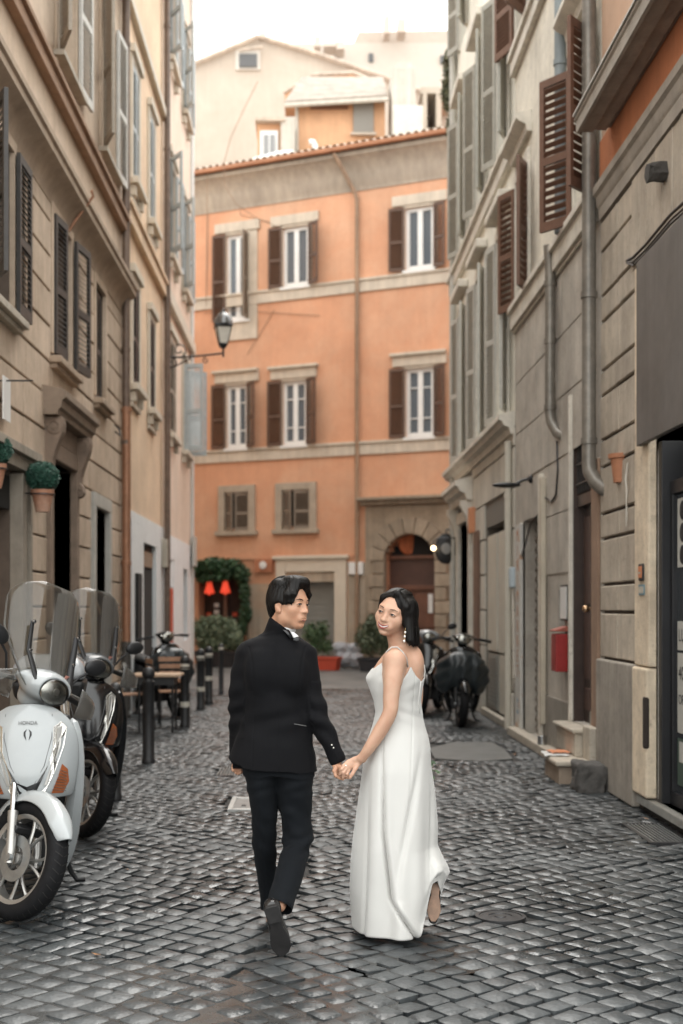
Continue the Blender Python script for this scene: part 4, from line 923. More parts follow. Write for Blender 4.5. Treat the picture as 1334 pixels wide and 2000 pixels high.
gs = MB(); gs.box(2.26,2.50,10.86,11.22,-.03,.24)
o = gs.obj('guard_block', mat('dark_lava', (.085,.08,.075), .85, var=.35, scale=10, bump=.008, bscale=40), t, bevel=.03, bseg=3)
sb = o.modifiers.new('sub','SUBSURF'); sb.subdivision_type='SIMPLE'; sb.levels=sb.render_levels=3
tx = bpy.data.textures.new('rough','CLOUDS'); tx.noise_scale=.12; dm=o.modifiers.new('rough','DISPLACE'); dm.texture=tx; dm.strength=.05; dm.texture_coords='GLOBAL'
MB().box(2.505,2.58,10.86,11.3,-.03,.22).obj('guard_block', _M['dark_lava'], t, bevel=.02)

# ---------------- third house, grey courses with pale shutters
M_R3 = mat('pale_grey_stone', (0.573,0.533,0.463), .85, var=.15, scale=2.5, streak=0.11, objvar=.06)
M_R3u = mat('cream_grey_plaster', (0.780,0.748,0.653), .85, var=.1, scale=1.5, streak=0.07)
BR3 = thing('pale_shutter_house', 'tall pale house past the garage with grey green shutters and a corniced corner doorway', 'house', (2.56, 20, 0))
D3 = (16.75, 18.95, .02, 2.75); PT = (20.7, 22.2, 0, 3.0)
w3 = [(16.7,17.6,4.1,6.6),(18.9,19.8,4.1,6.6),(21.2,22.1,4.1,6.6)]; w4 = [(a,b,7.65,10.0) for a,b,_,_ in w3]; w5 = [(a,b,11.2,12.7) for a,b,_,_ in w3]
facade(RW, 16.17, 23.3, 0, 3.9, [D3, PT], BR3, mat('joint_grey', (.20,.18,.155), .9), face=-.02)
facade(RW, 16.17, 23.3, 3.9, 13.3, w3 + w4 + w5, BR3, M_R3u, name='upper_wall', face=0)
MB().wbox(RW, 22.9, 23.3, 0, 13.3, -8, -.41).obj('end_wall', M_R3u, BR3)
MB().wbox(RW, 16.1, 23.6, 13.3, 13.5, -8, .45).obj('eaves', M_corn, BR3)
rustic(RW, BR3, 16.17, 23.3, [.5,1.02,1.54,2.06,2.58,3.1,3.62,3.86], [(D3[0]-.02, D3[1]+.02, 0, 2.9), (20.4,22.5,0,3.7)], M_R3, L=1.1, seed=31)
for a, b in ((16.17,16.7),(19.0,20.5),(22.4,23.3)): MB().wbox(RW, a, b, 0, .48, -.02, .04).obj('plinth', M_R3, BR3, bevel=.01)
cs = [(0,3.78),(.05,3.78),(.07,3.86),(.14,3.89),(.16,3.94),(.20,3.96),(.20,4.02),(0,4.07)]
MB().prism([RW.p(16.2, z, o) for o, z in cs], (0,0,0), (0,7.1,0)).obj('cornice', M_R2t, BR3, smooth=30)
MB().wbox(RW, 16.17, 23.3, 7.25, 7.45, .002, .08).wbox(RW, 16.17, 23.3, 7.45, 7.52, .002, .13).obj('string_course', M_R2t, BR3, bevel=.01)
M_shg = mat('grey_green_shutter', (.36,.345,.30), .6, var=.15, scale=10); M_shp = mat('pale_grey_shutter', (.47,.455,.41), .6, var=.12, scale=10)
for gi, ws in enumerate((w3, w4, w5)):
    for k, (a, b, c, d) in enumerate(ws):
        MB().wbox(RW, a-.12, a, c, d+.12, .002, .04).wbox(RW, b, b+.12, c, d+.12, .002, .04).wbox(RW, a, b, d, d+.12, .002, .04).obj('surround', M_R2t, BR3, bevel=.005)
        MB().wbox(RW, a-.2, b+.2, d+.25, d+.38, .002, .17).obj('window_hood', M_R2t, BR3, bevel=.02)
        window(BR3, RW, a, b, c, d, -.2, M_white, M_glassdark, bars=(.5,))
        m = M_shp if gi == 0 else M_shg
        fa, na = ((104, -108) if gi == 0 else (113, -112))
        shutter(BR3, RW.p(b, c+.02, .04), R(fa), .36, d-c-.04, m); shutter(BR3, RW.p(a, c+.02, .04), R(na), .36, d-c-.04, m)
# shop openings of this house: cream panels
M_cream = mat('cream_panel', (.56,.52,.44), .6, var=.08, scale=3, streak=0.04)
MB().wbox(RW, 16.75, 18.95, .02, 2.75, -.36, -.32).obj('shop_recess', M_dark, BR3)
for a, b in ((16.85,17.75),(17.95,18.85)):
    MB().wbox(RW, a, b, .95, 2.62, -.3, -.02).obj('shop_panel', M_cream, BR3, bevel=.012); MB().wbox(RW, a, b, .12, .92, -.3, -.03).obj('lower_panel', M_cream if a < 17 else mat('vent_grey', (.28,.27,.24), .5, var=.1), BR3, bevel=.01)
for k in range(12): MB().wbox(RW, 18.0, 18.8, .18+k*.06, .21+k*.06, -.029, -.018).obj('louvre', _M['vent_grey'], BR3)
MB().wbox(RW, 16.7, 19.0, 0, .10, -.02, .06).obj('threshold', M_trav, BR3, bevel=.01)
pipe(BR3, [RW.p(16.35,3.7,.06), RW.p(16.35,.02,.06)], .045, M_cream, (3,1.5))
pipe(BR3, [RW.p(22.6,13.2,.08), RW.p(22.6,0.02,.08)], .06, M_shp, (12,9,6,3))
# corner doorway with its cornice
MB().wbox(RW, 20.5, 20.7, 0, 3.0, -.25, .05).wbox(RW, 22.2, 22.4, 0, 3.0, -.25, .05).wbox(RW, 20.5, 22.4, 3.0, 3.2, -.25, .05).obj('door_surround', M_R2t, BR3, bevel=.012)
ph = [(0,3.3),(.1,3.3),(.13,3.4),(.22,3.44),(.24,3.5),(.29,3.53),(.29,3.6),(0,3.68)]
MB().prism([RW.p(20.35, z, o) for o, z in ph], (0,0,0), (0,2.2,0)).obj('door_hood', M_R2t, BR3, smooth=30)
for s in (20.4, 22.3): MB().prism([RW.p(s, z, o) for o, z in ((0,3.29),(.2,3.29),(.2,3.2),(.1,3.0),(.06,2.8),(0,2.78))], (0,0,0), (0,.18,0)).obj('console', M_R2t, BR3, bevel=.01)
MB().wbox(RW, 20.7, 22.2, 0, 3.0, -.36, -.3).obj('door', M_dbr, BR3)
MB().wbox(RW, 19.45, 19.95, .55, 2.75, .013, .05).obj('brown_panel', mat('brown_board', (.16,.09,.06), .6, var=.2), BR3)
MB().wbox(RW, 20.02, 20.24, 2.75, 3.15, .0, .1).obj('orange_sign', mat('orange_sign', (.6,.25,.12), .5), BR3, bevel=.01)
t = thing('hanging_sign', 'round black hanging shop sign on a bracket beside the orange house', 'sign', (2.25, 22.6, 2.6))
sgn = MB().lathe([(.001,-.05),(.17,-.05),(.20,-.03),(.20,.03),(.17,.05),(.001,.05)], (2.36, 22.6, 2.62), axis='y', n=24)
sgn.v = [(x, y, 2.62 + (z-2.62)*1.35) for x, y, z in sgn.v]; sgn.obj('disc', M_frameb, t, smooth=40)
MB().tube([(2.56,22.6,2.98),(2.36,22.6,2.95),(2.36,22.6,2.88)], .018, 8).obj('bracket', M_iron, t, smooth=60)
MB().ball((2.36,22.545,2.62), (.09,.006,.10), 14, 8).obj('emblem', mat('dim_emblem', (.25,.25,.25), .5), t, smooth=180)
t = thing('wall_lantern', 'lit globe lamp on a bracket near the arched doorway', 'lamp', (2.12, 22.4, 2.7))
MB().ball((2.12,22.4,2.62), .042, 12, 8).obj('globe', mat('lit_globe', (.9,.7,.5), .4, emit=(1,.72,.42), estr=3.5), t, smooth=180)
MB().tube([(2.56,22.4,2.8),(2.2,22.4,2.8),(2.12,22.4,2.74),(2.12,22.4,2.67)], .012, 8).obj('bracket', M_iron, t, smooth=60)
# plant growing from the wall high up
t = thing('wall_plant', 'straggly green plant growing out of the pale house high above the street', 'plant', (2.4, 23.0, 11))
foliage([((2.46,22.9,11.3),(.12,.25,.3)), ((2.42,22.9,10.8),(.10,.2,.35)), ((2.48,22.9,10.2),(.08,.2,.2))], 900, .05, seed=8, shell=.9, length=3).obj('foliage', leaf_mat('dry_leaf', (.05,.06,.03), (.22,.21,.12)), t, recalc=False)
MB().tube([(2.56,22.9,10.1),(2.46,22.9,10.8),(2.44,22.9,11.4)], .012, 5).obj('stem', mat('stem_brown', (.12,.09,.06), .8), t)
# scores of vertical wire hooks
for (s, z) in ((10.9,6.9),(10.3,7.9)):
    tag(MB().tube([RW.p(s, z, .0), RW.p(s-.0, z, .09), RW.p(s-.05, z-.07, .11), RW.p(s-.02, z-.13, .08)], .009, 6).obj('iron_hook', mat('rust_iron', (.32,.15,.08), .7), smooth=60), 'rusty curled iron hook on the salmon wall, ' + ('lower of two' if z < 7.5 else 'upper of two'), 'hook')
# ================================================================ orange house across the square
M_or = mat('orange_plaster', (.60,.31,.185), .9, var=.12, scale=.7, bump=.003, bscale=30, streak=.04, stain=(.62,.40,.27), stain_amt=.75, stain_scale=.45, dirt=(.45,.22,.13))
M_lime = mat('pale_limestone', (.55,.48,.39), .8, var=.12, scale=3, streak=.12)
M_coveg = mat('grey_cove', (.42,.36,.29), .85, var=.12, scale=1.2, streak=.15, stain=(.33,.28,.23), stain_amt=.6)
M_brn = mat('chestnut_shutter', (.10,.055,.035), .6, var=.2, scale=8)
M_bei = mat('beige_shutter', (.22,.18,.14), .6, var=.15, scale=8)
M_curt = mat('lace_curtain', (.62,.60,.57), .9)
O = thing('orange_house', 'orange plastered house across the square with brown shutters and an arched stone portal', 'house', OW.p(3.5, 0, 0))
os_, oz = OW.s, OW.z
def rect(x0, x1, y0, y1):   # pixel rectangle to wall rectangle
    xm = (x0+x1)/2; return (os_(x0), os_(x1), oz(xm, y1), oz(xm, y0))
WINS = [rect(443,486,458,626), rect(553,604,443,560), rect(792,848,404,527),
        rect(443,484,752,876), rect(553,600,744,870), rect(793,848,719,854)]
LOW = [rect(440,487,962,1032), rect(552,606,957,1028)]
PORTc = (os_(803), oz(803, 1095)); PR = (os_(850) - os_(753)) / 2; 
PORTR = (PORTc[0]-PR, PORTc[0]+PR)
SHOPo = rect(560, 655, 1135, 1312); SHOPo = (SHOPo[0], SHOPo[1], 0.02, SHOPo[3])
RES = (os_(388), os_(478), 0.02, oz(430, 1120))
EAVE = 13.75
s_l, s_r = -3.5, 10.5
# the portal opening is cut as narrow strips under its arch
arc = []
for k in range(16):
    a = PORTR[0] + (PORTR[1]-PORTR[0])*k/16; b = PORTR[0] + (PORTR[1]-PORTR[0])*(k+1)/16
    h = math.sqrt(max(0, PR*PR - ((a+b)/2-PORTc[0])**2)); arc.append((a, b, 0.0, PORTc[1] + h))
facade(OW, s_l, s_r, 0, EAVE-.9, WINS + LOW + [SHOPo, RES] + arc, O, M_or)
MB().wbox(OW, s_l, s_r, EAVE-.9, EAVE, -.4, -.002).obj('attic_wall', M_or, O)
cv = [(-.02,EAVE-1.0),(.03,EAVE-1.0),(.04,EAVE-.9),(.07,EAVE-.86),(.10,EAVE-.6),(.20,EAVE-.35),(.38,EAVE-.18),(.42,EAVE-.16),(.42,EAVE-.05),(-.02,EAVE-.03)]
d3 = OW.p(1, 0, 0) - OW.p(0, 0, 0)
MB().prism([OW.p(s_l, z, o) for o, z in cv], (0,0,0), d3*(s_r-s_l)).obj('cove_cornice', M_coveg, O, smooth=40)
MB().wbox(OW, s_l, s_r, EAVE-.04, EAVE+.02, .30, .56).obj('eaves_board', mat('dark_eaves', (.05,.035,.03), .8), O)
g_ = [(.46,EAVE+.03),(.48,EAVE-.03),(.54,EAVE-.05),(.60,EAVE-.02),(.62,EAVE+.06),(.60,EAVE+.06),(.58,EAVE+.0),(.54,EAVE-.02),(.50,EAVE+.0),(.48,EAVE+.06)]
MB().prism([OW.p(s_l, z, o) for o, z in g_], (0,0,0), d3*(s_r-s_l)).obj('gutter', mat('copper_gutter', (.42,.20,.11), .5, var=.2), O, smooth=40)
# tiled roof: slope with rows of barrel tiles
M_tile = mat('bleached_tile', (.50,.41,.33), .9, var=.3, scale=6, stain=(.33,.27,.22), stain_amt=.7, stain_scale=2)
rf = MB().add([OW.p(s_l,EAVE+.03,.5), OW.p(s_r,EAVE+.03,.5), OW.p(s_r,EAVE+1.9,-5), OW.p(s_l,EAVE+1.9,-5)], [(0,1,2,3)]).obj('roof', M_tile, O)
tl = MB(); k = 0; s = s_l
sl = (1.9-.0)/5.5
while s < s_r:
    for j in range(12):
        o0 = .54 - j*.45; z0 = EAVE+.04 + (0.5-o0)*sl*1.0 + .03; 
        prof_ = [(math.cos(a)*.085, math.sin(a)*.075) for a in [math.pi*q/5 for q in range(6)]]
        tl.loft([[OW.p(s+x_, z0+y_+.02, o0) for x_, y_ in prof_], [OW.p(s+x_*.85, z0+y_*.85+.47*sl, o0-.47) for x_, y_ in prof_]], cap=False, closed=False)
    s += .21
o = tl.obj('roof_tiles', M_tile, rf, smooth=60, recalc=False); o['kind'] = 'stuff'
# string courses
for (py, x) in ((568, 630), (881, 637)):
    z = oz(x, py); MB().wbox(OW, s_l, s_r, z-.16, z+.13, .002, .05).wbox(OW, s_l, s_r, z+.13, z+.20, .002, .09).obj('string_course', M_lime, O, bevel=.01)
z = oz(600, 1087); MB().wbox(OW, s_l, os_(690), z-.05, z+.03, .002, .05).obj('string_course', M_or, O)
# windows
for k, (a, b, c, d) in enumerate(WINS):
    mw = .13
    q = MB().wbox(OW, a-.10 if k else a-.02, a, c, d+.06, .002, .04).wbox(OW, b, b+.10 if k else b+.28, c if k else c-.3, d+.06, .002, .04)
    q.wbox(OW, a-.02, b+.02, d, d+.06, .002, .05)
    q.obj('surround', M_lime, O)
    hx = MB().wbox(OW, a-.36, b+(.36 if k not in (1,4) else .30), d+.07, d+.34, .002, .08); 
    if k >= 3: hx.wbox(OW, a-.42, b+.36, d+.34, d+.42, .002, .16)
    hx.obj('lintel', M_lime, O, bevel=.01)
    if k == 0: MB().wbox(OW, a-.1, b+.28, c-.55, c-.06, .002, .05).obj('apron', M_lime, O)
    MB().wbox(OW, a-.05, b+.05, c-.07, c, .002, .1).obj('sill', M_white, O)
    window(O, OW, a, b, c, d, -.04, M_white, mat('sky_glass', (.10,.12,.14), .1), bars=((.28,.72) if k >= 3 else ()), curtain=M_curt, fw=.10, th=.08)
    W_ = .40 if k in (0, 1) else .43
    ang = OW.rot()
    shutter(O, OW.p(a-.01, c, .07), ang + math.pi + R(6), W_, d-c+.02, M_brn)
    if k == 0: pass
    elif k in (1, 3, 4): shutter(O, OW.p(b+.01, c, .07), ang - R(32 if k != 3 else 36), .44, d-c+.02, M_brn)
    else: shutter(O, OW.p(b+.01, c, .07), ang - R(20), .36, d-c+.02, M_brn)
shutter(O, OW.p(WINS[0][1]-.01, WINS[0][2], .02), OW.rot() - R(84), .40, WINS[0][3]-WINS[0][2], M_bei)
for a, b, c, d in LOW:
    MB().wbox(OW, a-.20, a, c-.08, d+.2, .002, .08).wbox(OW, b, b+.20, c-.08, d+.2, .002, .08).wbox(OW, a, b, d, d+.2, .002, .08).wbox(OW, a-.28, b+.28, c-.2, c-.08, .002, .14).obj('surround', mat('grey_lime', (.38,.32,.25), .85, var=.15, scale=3), O, bevel=.01)
    MB().wbox(OW, a, b, c-.08, d, -.39, -.3).obj('window_recess', M_dark, O)
    m = (a+b)/2
    shutter(O, OW.p(a+.0, c-.07, -.02), OW.rot() - R(32), (b-a)*.48, d-c+.06, M_bei); shutter(O, OW.p(b, c-.07, .0), OW.rot() + math.pi + R(8), (b-a)*.56, d-c+.06, M_bei)
# downpipe, cables on the face
X7 = os_(700)
zt = EAVE-.1
MB().tube([OW.p(os_(668), zt, .55), OW.p(os_(672), zt-.1, .5), OW.p(os_(696), zt-.95, .12), OW.p(X7, zt-1.15, .09), OW.p(X7, 0.05, .09)], .055, 10).obj('downpipe', mat('ochre_pipe', (.30,.20,.13), .6, var=.25, streak=.3), O, smooth=60)
for pts in ([(470,340),(470,420),(552,440)], [(408,400),(404,600)], [(340+60,612),(450,606),(625,617)], [(537,605),(484,692)]):
    MB().tube([OW.p(os_(x), oz(x, y), .03) for x, y in pts], .008, 5).obj('wall_cable', mat('dull_cable', (.26,.17,.11), .8), O)
# ground floor: pale dado, shop surround with grey roller, rusticated arched portal
M_dado = mat('stained_dado', (.42,.35,.27), .9, var=.15, scale=1.5, streak=.2, stain=(.50,.30,.18), stain_amt=.6)
zd = oz(520, 1140)
MB().wbox(OW, RES[1]+.05, os_(541), 0, zd, .002, .03).obj('dado', M_dado, O); MB().wbox(OW, os_(680), os_(715), 0, oz(700,1100), .002, .03).obj('dado', M_dado, O)
a0, a1 = os_(541), os_(678)
MB().wbox(OW, a0, SHOPo[0], 0, oz(600,1092), .002, .09).wbox(OW, SHOPo[1], a1, 0, oz(600,1092), .002, .09).wbox(OW, SHOPo[0], SHOPo[1], SHOPo[3]+.25, oz(600,1092), .002, .09).wbox(OW, a0-.08, a1+.08, oz(600,1092), oz(600,1085), .002, .15).obj('shop_surround', mat('cream_surround', (.62,.55,.45), .8, var=.06), O, bevel=.012)
MB().wbox(OW, SHOPo[0], SHOPo[1], SHOPo[3]-.02, SHOPo[3]+.25, -.3, .04).obj('shutter_box', M_dado, O)
rl = MB().wbox(OW, SHOPo[0], SHOPo[1], 0.02, SHOPo[3], -.3, -.24).obj('roller_shutter', mat('grey_green_roller', (.24,.245,.225), .5, var=.08), O)
for k in range(18): MB().wbox(OW, SHOPo[0], SHOPo[1], .04+k*.15, .17+k*.15, -.24, -.225).obj('slat', _M['grey_green_roller'], rl)
MB().wbox(OW, os_(500), os_(535), oz(515,1118), oz(515,1092), .002, .10).obj('small_sign', mat('rust_sign', (.42,.17,.09), .6, var=.3), O)
rb_ = MB().lathe([(.001,0),(.10,0),(.11,.03),(.001,.04)], (0,0,0), n=16).obj('round_badge', M_white, O)
rb_.matrix_parent_inverse = Matrix(); rb_.matrix_basis = wmat(O).inverted() @ (Matrix.Translation(OW.p(os_(518), oz(518,1104), .12)) @ Matrix.Rotation(OW.rot(), 4, 'Z') @ Matrix.Rotation(R(90), 4, 'X'))
MB().wbox(OW, os_(684), os_(712), oz(700,1122), oz(700,1098), .002, .12).obj('letter_box', M_white, O, bevel=.01)
M_port = mat('portal_stone', (.31,.25,.185), .88, var=.2, scale=3, bump=.005, bscale=30, streak=.2, objvar=.10)
px0, px1 = os_(716), os_(882)
zs_ = PORTc[1]; ro = PR + (oz(803,1008) - oz(803,1040))
# spandrel slab behind the wedges
n = 18; sp = MB(); ztop = oz(800, 985)
for k in range(n):
    a = math.pi*k/n; b = math.pi*(k+1)/n
    q = lambda t, r: (PORTc[0] + r*math.cos(t), zs_ + r*math.sin(t))
    for rr0, rr1 in ((PR+.01, ro),):
        A_, B_, C_, D_ = q(a+.012, rr0), q(b-.012, rr0), q(b-.012, rr1), q(a+.012, rr1)
        if k % 2 == 0:
            b2 = math.pi*(k+2)/n; mid = [q(a+.012 + (b2-a-.024)*j/4, PR+.01) for j in range(5)]; out_ = [q(a+.012 + (b2-a-.024)*j/4, ro) for j in range(5)]
            MB().prism([OW.p(s, z, .06) for s, z in mid + out_[::-1]], (0,0,0), OW.p(0,0,.12)-OW.p(0,0,0)).obj('voussoir', M_port, O, bevel=.012)
for side in (0, 1):
    hh = zs_/8
    for k in range(8):
        ext = .46 if k % 2 == 0 else .34
        s0, s1 = (PORTR[0]-ext, PORTR[0]-.01) if side == 0 else (PORTR[1]+.01, PORTR[1]+ext)
        MB().wbox(OW, s0, s1, k*hh+.015, (k+1)*hh-.015, .05, .17).obj('quoin', M_port, O, bevel=.015)
ops2 = [(a, b, 0, d+.0) for a, b, c, d in arc]
facade(OW, px0, px1, 0, ztop-.02, ops2, O, M_port, name='portal_wall', face=.09, back=.003)
MB().wbox(OW, px0-.1, px1+.1, ztop, ztop+.12, .002, .22).wbox(OW, px0-.18, px1+.2, ztop+.12, ztop+.2, .002, .38).obj('portal_cornice', M_port, O, bevel=.01)
M_pd = mat('portal_wood', (.15,.065,.04), .5, var=.25, scale=3, streak=.15)
MB().wbox(OW, PORTR[0], PORTR[1], 0, zs_+PR, -.39, -.34).obj('portal_back', M_dark, O)
pdz = oz(803, 1152)
pd_ = MB().wbox(OW, PORTR[0], PORTR[1], 0, pdz, -.3, -.24).obj('portal_door', M_pd, O)
for a, b in ((.06,.47),(.53,.94)):
    for z0, z1 in ((.1,.95),(1.05,pdz-.08)): MB().wbox(OW, PORTR[0]+2*PR*a, PORTR[0]+2*PR*b, z0, z1, -.24, -.21).obj('door_panel', M_pd, pd_, bevel=.02)
MB().wbox(OW, PORTR[0], PORTR[1], pdz, pdz+.12, -.3, -.15).obj('transom', M_pd, O, bevel=.01)
MB().wbox(OW, PORTR[0], PORTR[1], pdz+.12, zs_+.05, -.3, -.24).obj('transom_panel', mat('portal_wood_dark', (.08,.04,.03), .5, var=.2), O); MB().wbox(OW, PORTR[0], PORTR[1], zs_+.05, zs_+.15, -.3, -.15).obj('transom', M_pd, O, bevel=.01)
MB().ball(OW.p(PORTc[0]-.2, zs_+.55, -.3), (.28,.03,.38), 12, 8).obj('fanlight_glow', mat('painted_orange_glow', (.45,.13,.05), .8, var=.4, scale=6), O, smooth=180)  # orange glow in the fanlight, painted as a coloured oval
MB().wbox(OW, PORTR[1]-.28, PORTR[1]-.16, 1.45, 1.95, -.2, -.17).obj('door_notice', M_white, pd_)
# restaurant front
M_vine = leaf_mat('vine_leaf', (.010,.035,.014), (.05,.11,.045))
M_bush = leaf_mat('bush_leaf', (.02,.055,.022), (.13,.20,.09))
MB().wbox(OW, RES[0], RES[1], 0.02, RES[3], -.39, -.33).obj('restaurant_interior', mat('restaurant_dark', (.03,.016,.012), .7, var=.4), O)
for k, (x, y) in enumerate(((412,1182),(412,1195),(412,1207),(397,1200),(448,1200))): MB().wbox(OW, os_(x-4), os_(x+5), oz(x,y+4), oz(x,y-4), -.32, -.3).obj('menu_card', M_white if k < 3 else _M['red_door_paint'], O)
MB().wbox(OW, os_(430), os_(436), 0.02, RES[3], -.30, -.2).obj('door_post', mat('door_post_brown', (.20,.12,.09), .5), O)
t = thing('vine_canopy', 'dark green vine spreading over the restaurant entrance of the orange house', 'vine', OW.p(os_(440),2.9,.3))
cs = [(OW.p(os_(x), oz(x, y), .35), (rx, .35, rz)) for x, y, rx, rz in ((400,1112,.35,.22),(430,1106,.45,.25),(462,1110,.4,.26),(484,1125,.22,.3),(490,1160,.14,.35),(492,1195,.16,.35),(486,1222,.12,.3),(446,1128,.3,.12),(415,1132,.3,.12))]
foliage(cs, 6500, .075, seed=5, shell=.9).obj('foliage', M_vine, t, recalc=False)
MB().tube([OW.p(os_(492), 0, .15), OW.p(os_(490), 1.4, .25), OW.p(os_(480), 2.7, .3), OW.p(os_(430), 2.95, .3)], .03, 6).obj('stem', mat('stem_brown', (.12,.09,.06), .8), t)
for x, y, lb in ((421,1148,'red bell shaped lamp under the vine, beside the white corner house'), (452,1147,'red bell shaped lamp under the vine, nearer the shuttered shop')):
    c = OW.p(os_(x), oz(x, y), .35); t = thing('red_lamp', lb, 'lamp', c, group='red lamps hanging at the restaurant')
    MB().lathe([(.03,.17),(.07,.14),(.10,.02),(.145,-.14),(.13,-.17),(.05,-.17),(.03,-.21),(.001,-.22)], c, n=16).obj('lamp_shade', mat('red_fabric', (.62,.05,.025), .6, emit=(1,.09,.04), estr=.25), t, smooth=50)
    MB().lathe([(.02,.35),(.02,.19),(.05,.17),(.02,.17)], c, n=8).obj('cord', M_white, t)
def planter(x, y, w_, h_, m, label, name, depth=.3, o=.9):
    g = G(x, y); t = thing(name, label, 'planter', g, rz=OW.rot())
    b = MB(); k = .86
    b.hexa([(-w_/2*k,-depth/2*k,0),(w_/2*k,-depth/2*k,0),(w_/2*k,depth/2*k,0),(-w_/2*k,depth/2*k,0),(-w_/2,-depth/2,h_),(w_/2,-depth/2,h_),(w_/2,depth/2,h_),(-w_/2,depth/2,h_)])
    b.box(-w_/2-.02,w_/2+.02,-depth/2-.02,depth/2+.02,h_-.06,h_+.005)
    o_ = b.obj('trough', m, None, bevel=.012); o_.parent = t
    so_ = MB().box(-w_/2+.03,w_/2-.03,-depth/2+.03,depth/2-.03,h_-.05,h_+.02).obj('soil', mat('soil', (.03,.02,.015), .95), None); so_.parent = t
    return t, g
def crown(t, cs, n, leaf, m, seed, length=1.6, stem=None):
    f = foliage(cs, n, leaf, seed=seed, shell=.85, length=length).obj('foliage', m, None, recalc=False); f.parent = t
    for a, b, r in stem or []:
        s_ = MB().tube([a, (Vector(a)+Vector(b))/2 + Vector((.03,0,0)), b], r, 6).obj('stem', mat('stem_brown', (.12,.09,.06), .8), None); s_.parent = t
M_red = mat('red_planter', (.50,.07,.035), .5, var=.1); M_blk = mat('black_planter', (.022,.022,.025), .6)
t, g = planter(636, 1309, .78, .34, M_red, 'long red plastic planter with a loose green shrub before the roller shutter', 'red_planter')
crown(t, [((-.28,0,.75),(.22,.2,.35)),((-.1,0,1.0),(.2,.2,.3)),((-.45,0,.95),(.2,.2,.25)),((-.02,.05,.6),(.2,.15,.2))], 1500, .06, M_bush, 11, stem=[((-.25,0,.3),(-.25,0,1.0),.015),((-.1,0,.3),(-.05,0,1.1),.012)])
t, g = planter(737, 1312, .95, .34, M_blk, 'black trough with a dense dark pink tinged bush beside the arched portal', 'black_planter')
crown(t, [((-.25,0,.8),(.35,.28,.42)),((.2,0,.85),(.38,.28,.48)),((-.05,0,1.15),(.3,.25,.28)),((.42,0,.6),(.2,.2,.3))], 4200, .06, leaf_mat('rose_leaf', (.018,.045,.02), (.17,.19,.11)), 12, stem=[((-.2,0,.3),(-.25,0,.9),.02),((.2,0,.3),(.2,0,1.0),.02)])
t, g = planter(700, 1300, .3, .3, M_ter, 'small clay pot with a tall narrow climbing plant left of the stone portal', 'clay_planter')
crown(t, [((-.1,0,1.9),(.2,.18,.16)),((-.05,0,1.6),(.13,.13,.3)),((0,0,1.1),(.2,.2,.45)),((-.2,0,1.98),(.14,.14,.1))], 2200, .055, M_bush, 13, stem=[((0,0,.25),(-.05,0,2.0),.02)])
t, g = planter(425, 1303, 1.25, .42, M_blk, 'dark planter with a tall flowering hedge in front of the restaurant', 'hedge_planter', depth=.4)
crown(t, [((-.45,0,1.0),(.3,.3,.35)),((-.1,0,1.08),(.35,.3,.32)),((.3,0,1.0),(.35,.3,.35)),((.5,0,.75),(.25,.25,.3)),((-.3,0,.7),(.35,.3,.3)),((.1,0,.68),(.35,.3,.3))], 5200, .065, leaf_mat('flower_leaf', (.025,.06,.025), (.26,.31,.20)), 14, stem=[((-.3,0,.3),(-.3,0,.9),.02),((.2,0,.3),(.2,0,.9),.02)])
# white bags and chairs by the shop
t = thing('white_sack', 'pale crumpled white sacks piled beside the red planter', 'sack', G(672,1306))
q = MB(); 
for k, (dx, dz, r) in enumerate(((0,.25,.28),(.3,.2,.25),(-.1,.55,.22),(.25,.5,.2))): q.ball(G(672,1306)+Vector((dx,0,dz)), (r,r*.8,r*.85), 12, 8)
o = q.obj('sack_body', mat('white_plastic', (.33,.34,.36), .5, var=.1), t, smooth=180)
rm = o.modifiers.new('r','REMESH'); rm.mode='VOXEL'; rm.voxel_size=.05; tx2 = bpy.data.textures.new('cr','CLOUDS'); tx2.noise_scale=.2; dd=o.modifiers.new('d','DISPLACE'); dd.texture=tx2; dd.strength=.12
# neighbours beyond the corners, so that the square is closed
NB = thing('square_house', 'ochre house flanking the square behind the pale house on the corner', 'house', (8,30,0))
MB().box(6.6, 14, 24.5, 44, 0, 11.5).obj('wall', M_orp, NB)
NB2 = thing('square_house', 'cream house flanking the square behind the corner house with the red door', 'house', (-10,34,0))
MB().box(-15, -7.2, 30.5, 46, 0, 11.5).obj('wall', M_L2, NB2)

# ---------------- penthouses and chimneys on the orange house, pale houses behind
M_pale = mat('sunbleached_plaster', (.46,.39,.32), .9, var=.05, scale=.6, streak=.04, stain=(.58,.51,.43), stain_amt=.4)
M_chim = mat('grey_render', (.50,.46,.40), .9, var=.12, scale=1.5, streak=.15)
def PXB(b, x0, x1, y0, y1, Y, d):   # box whose front face covers a pixel rectangle at distance Y
    a, c = P(x0, y1, Y), P(x1, y0, Y); return b.box(a.x, c.x, Y, Y+d, a.z, c.z)
PH = thing('penthouse', 'orange penthouse with a grey tiled roof standing on the orange house', 'penthouse', P(660,290,39))
PXB(MB(), 578, 752, 196, 330, 38.5, 4).obj('wall', mat('pale_orange_plaster', (.62,.36,.21), .9, var=.08, streak=.1), PH)
MB().loft([[P(556,208,38.1),P(758,196,38.1),P(758,184,38.1),P(556,197,38.1)], [P(590,160,41),P(748,160,41),P(748,150,41),P(590,150,41)]]).obj('roof', mat('weathered_roof', (.27,.23,.19), .9, var=.3, scale=3), PH)
MB().tube([P(556,206,38.0), P(758,194,38.0)], .07, 8).obj('gutter', M_chim, PH, smooth=60)
wdw = PXB(MB(), 690, 730, 199, 258, 38.42, .06).obj('window', mat('grey_blind', (.30,.28,.25), .7), PH)
for k in range(9): PXB(MB(), 692, 728, 201+k*6.2, 205+k*6.2, 38.38, .03).obj('slat', _M['grey_blind'], wdw)
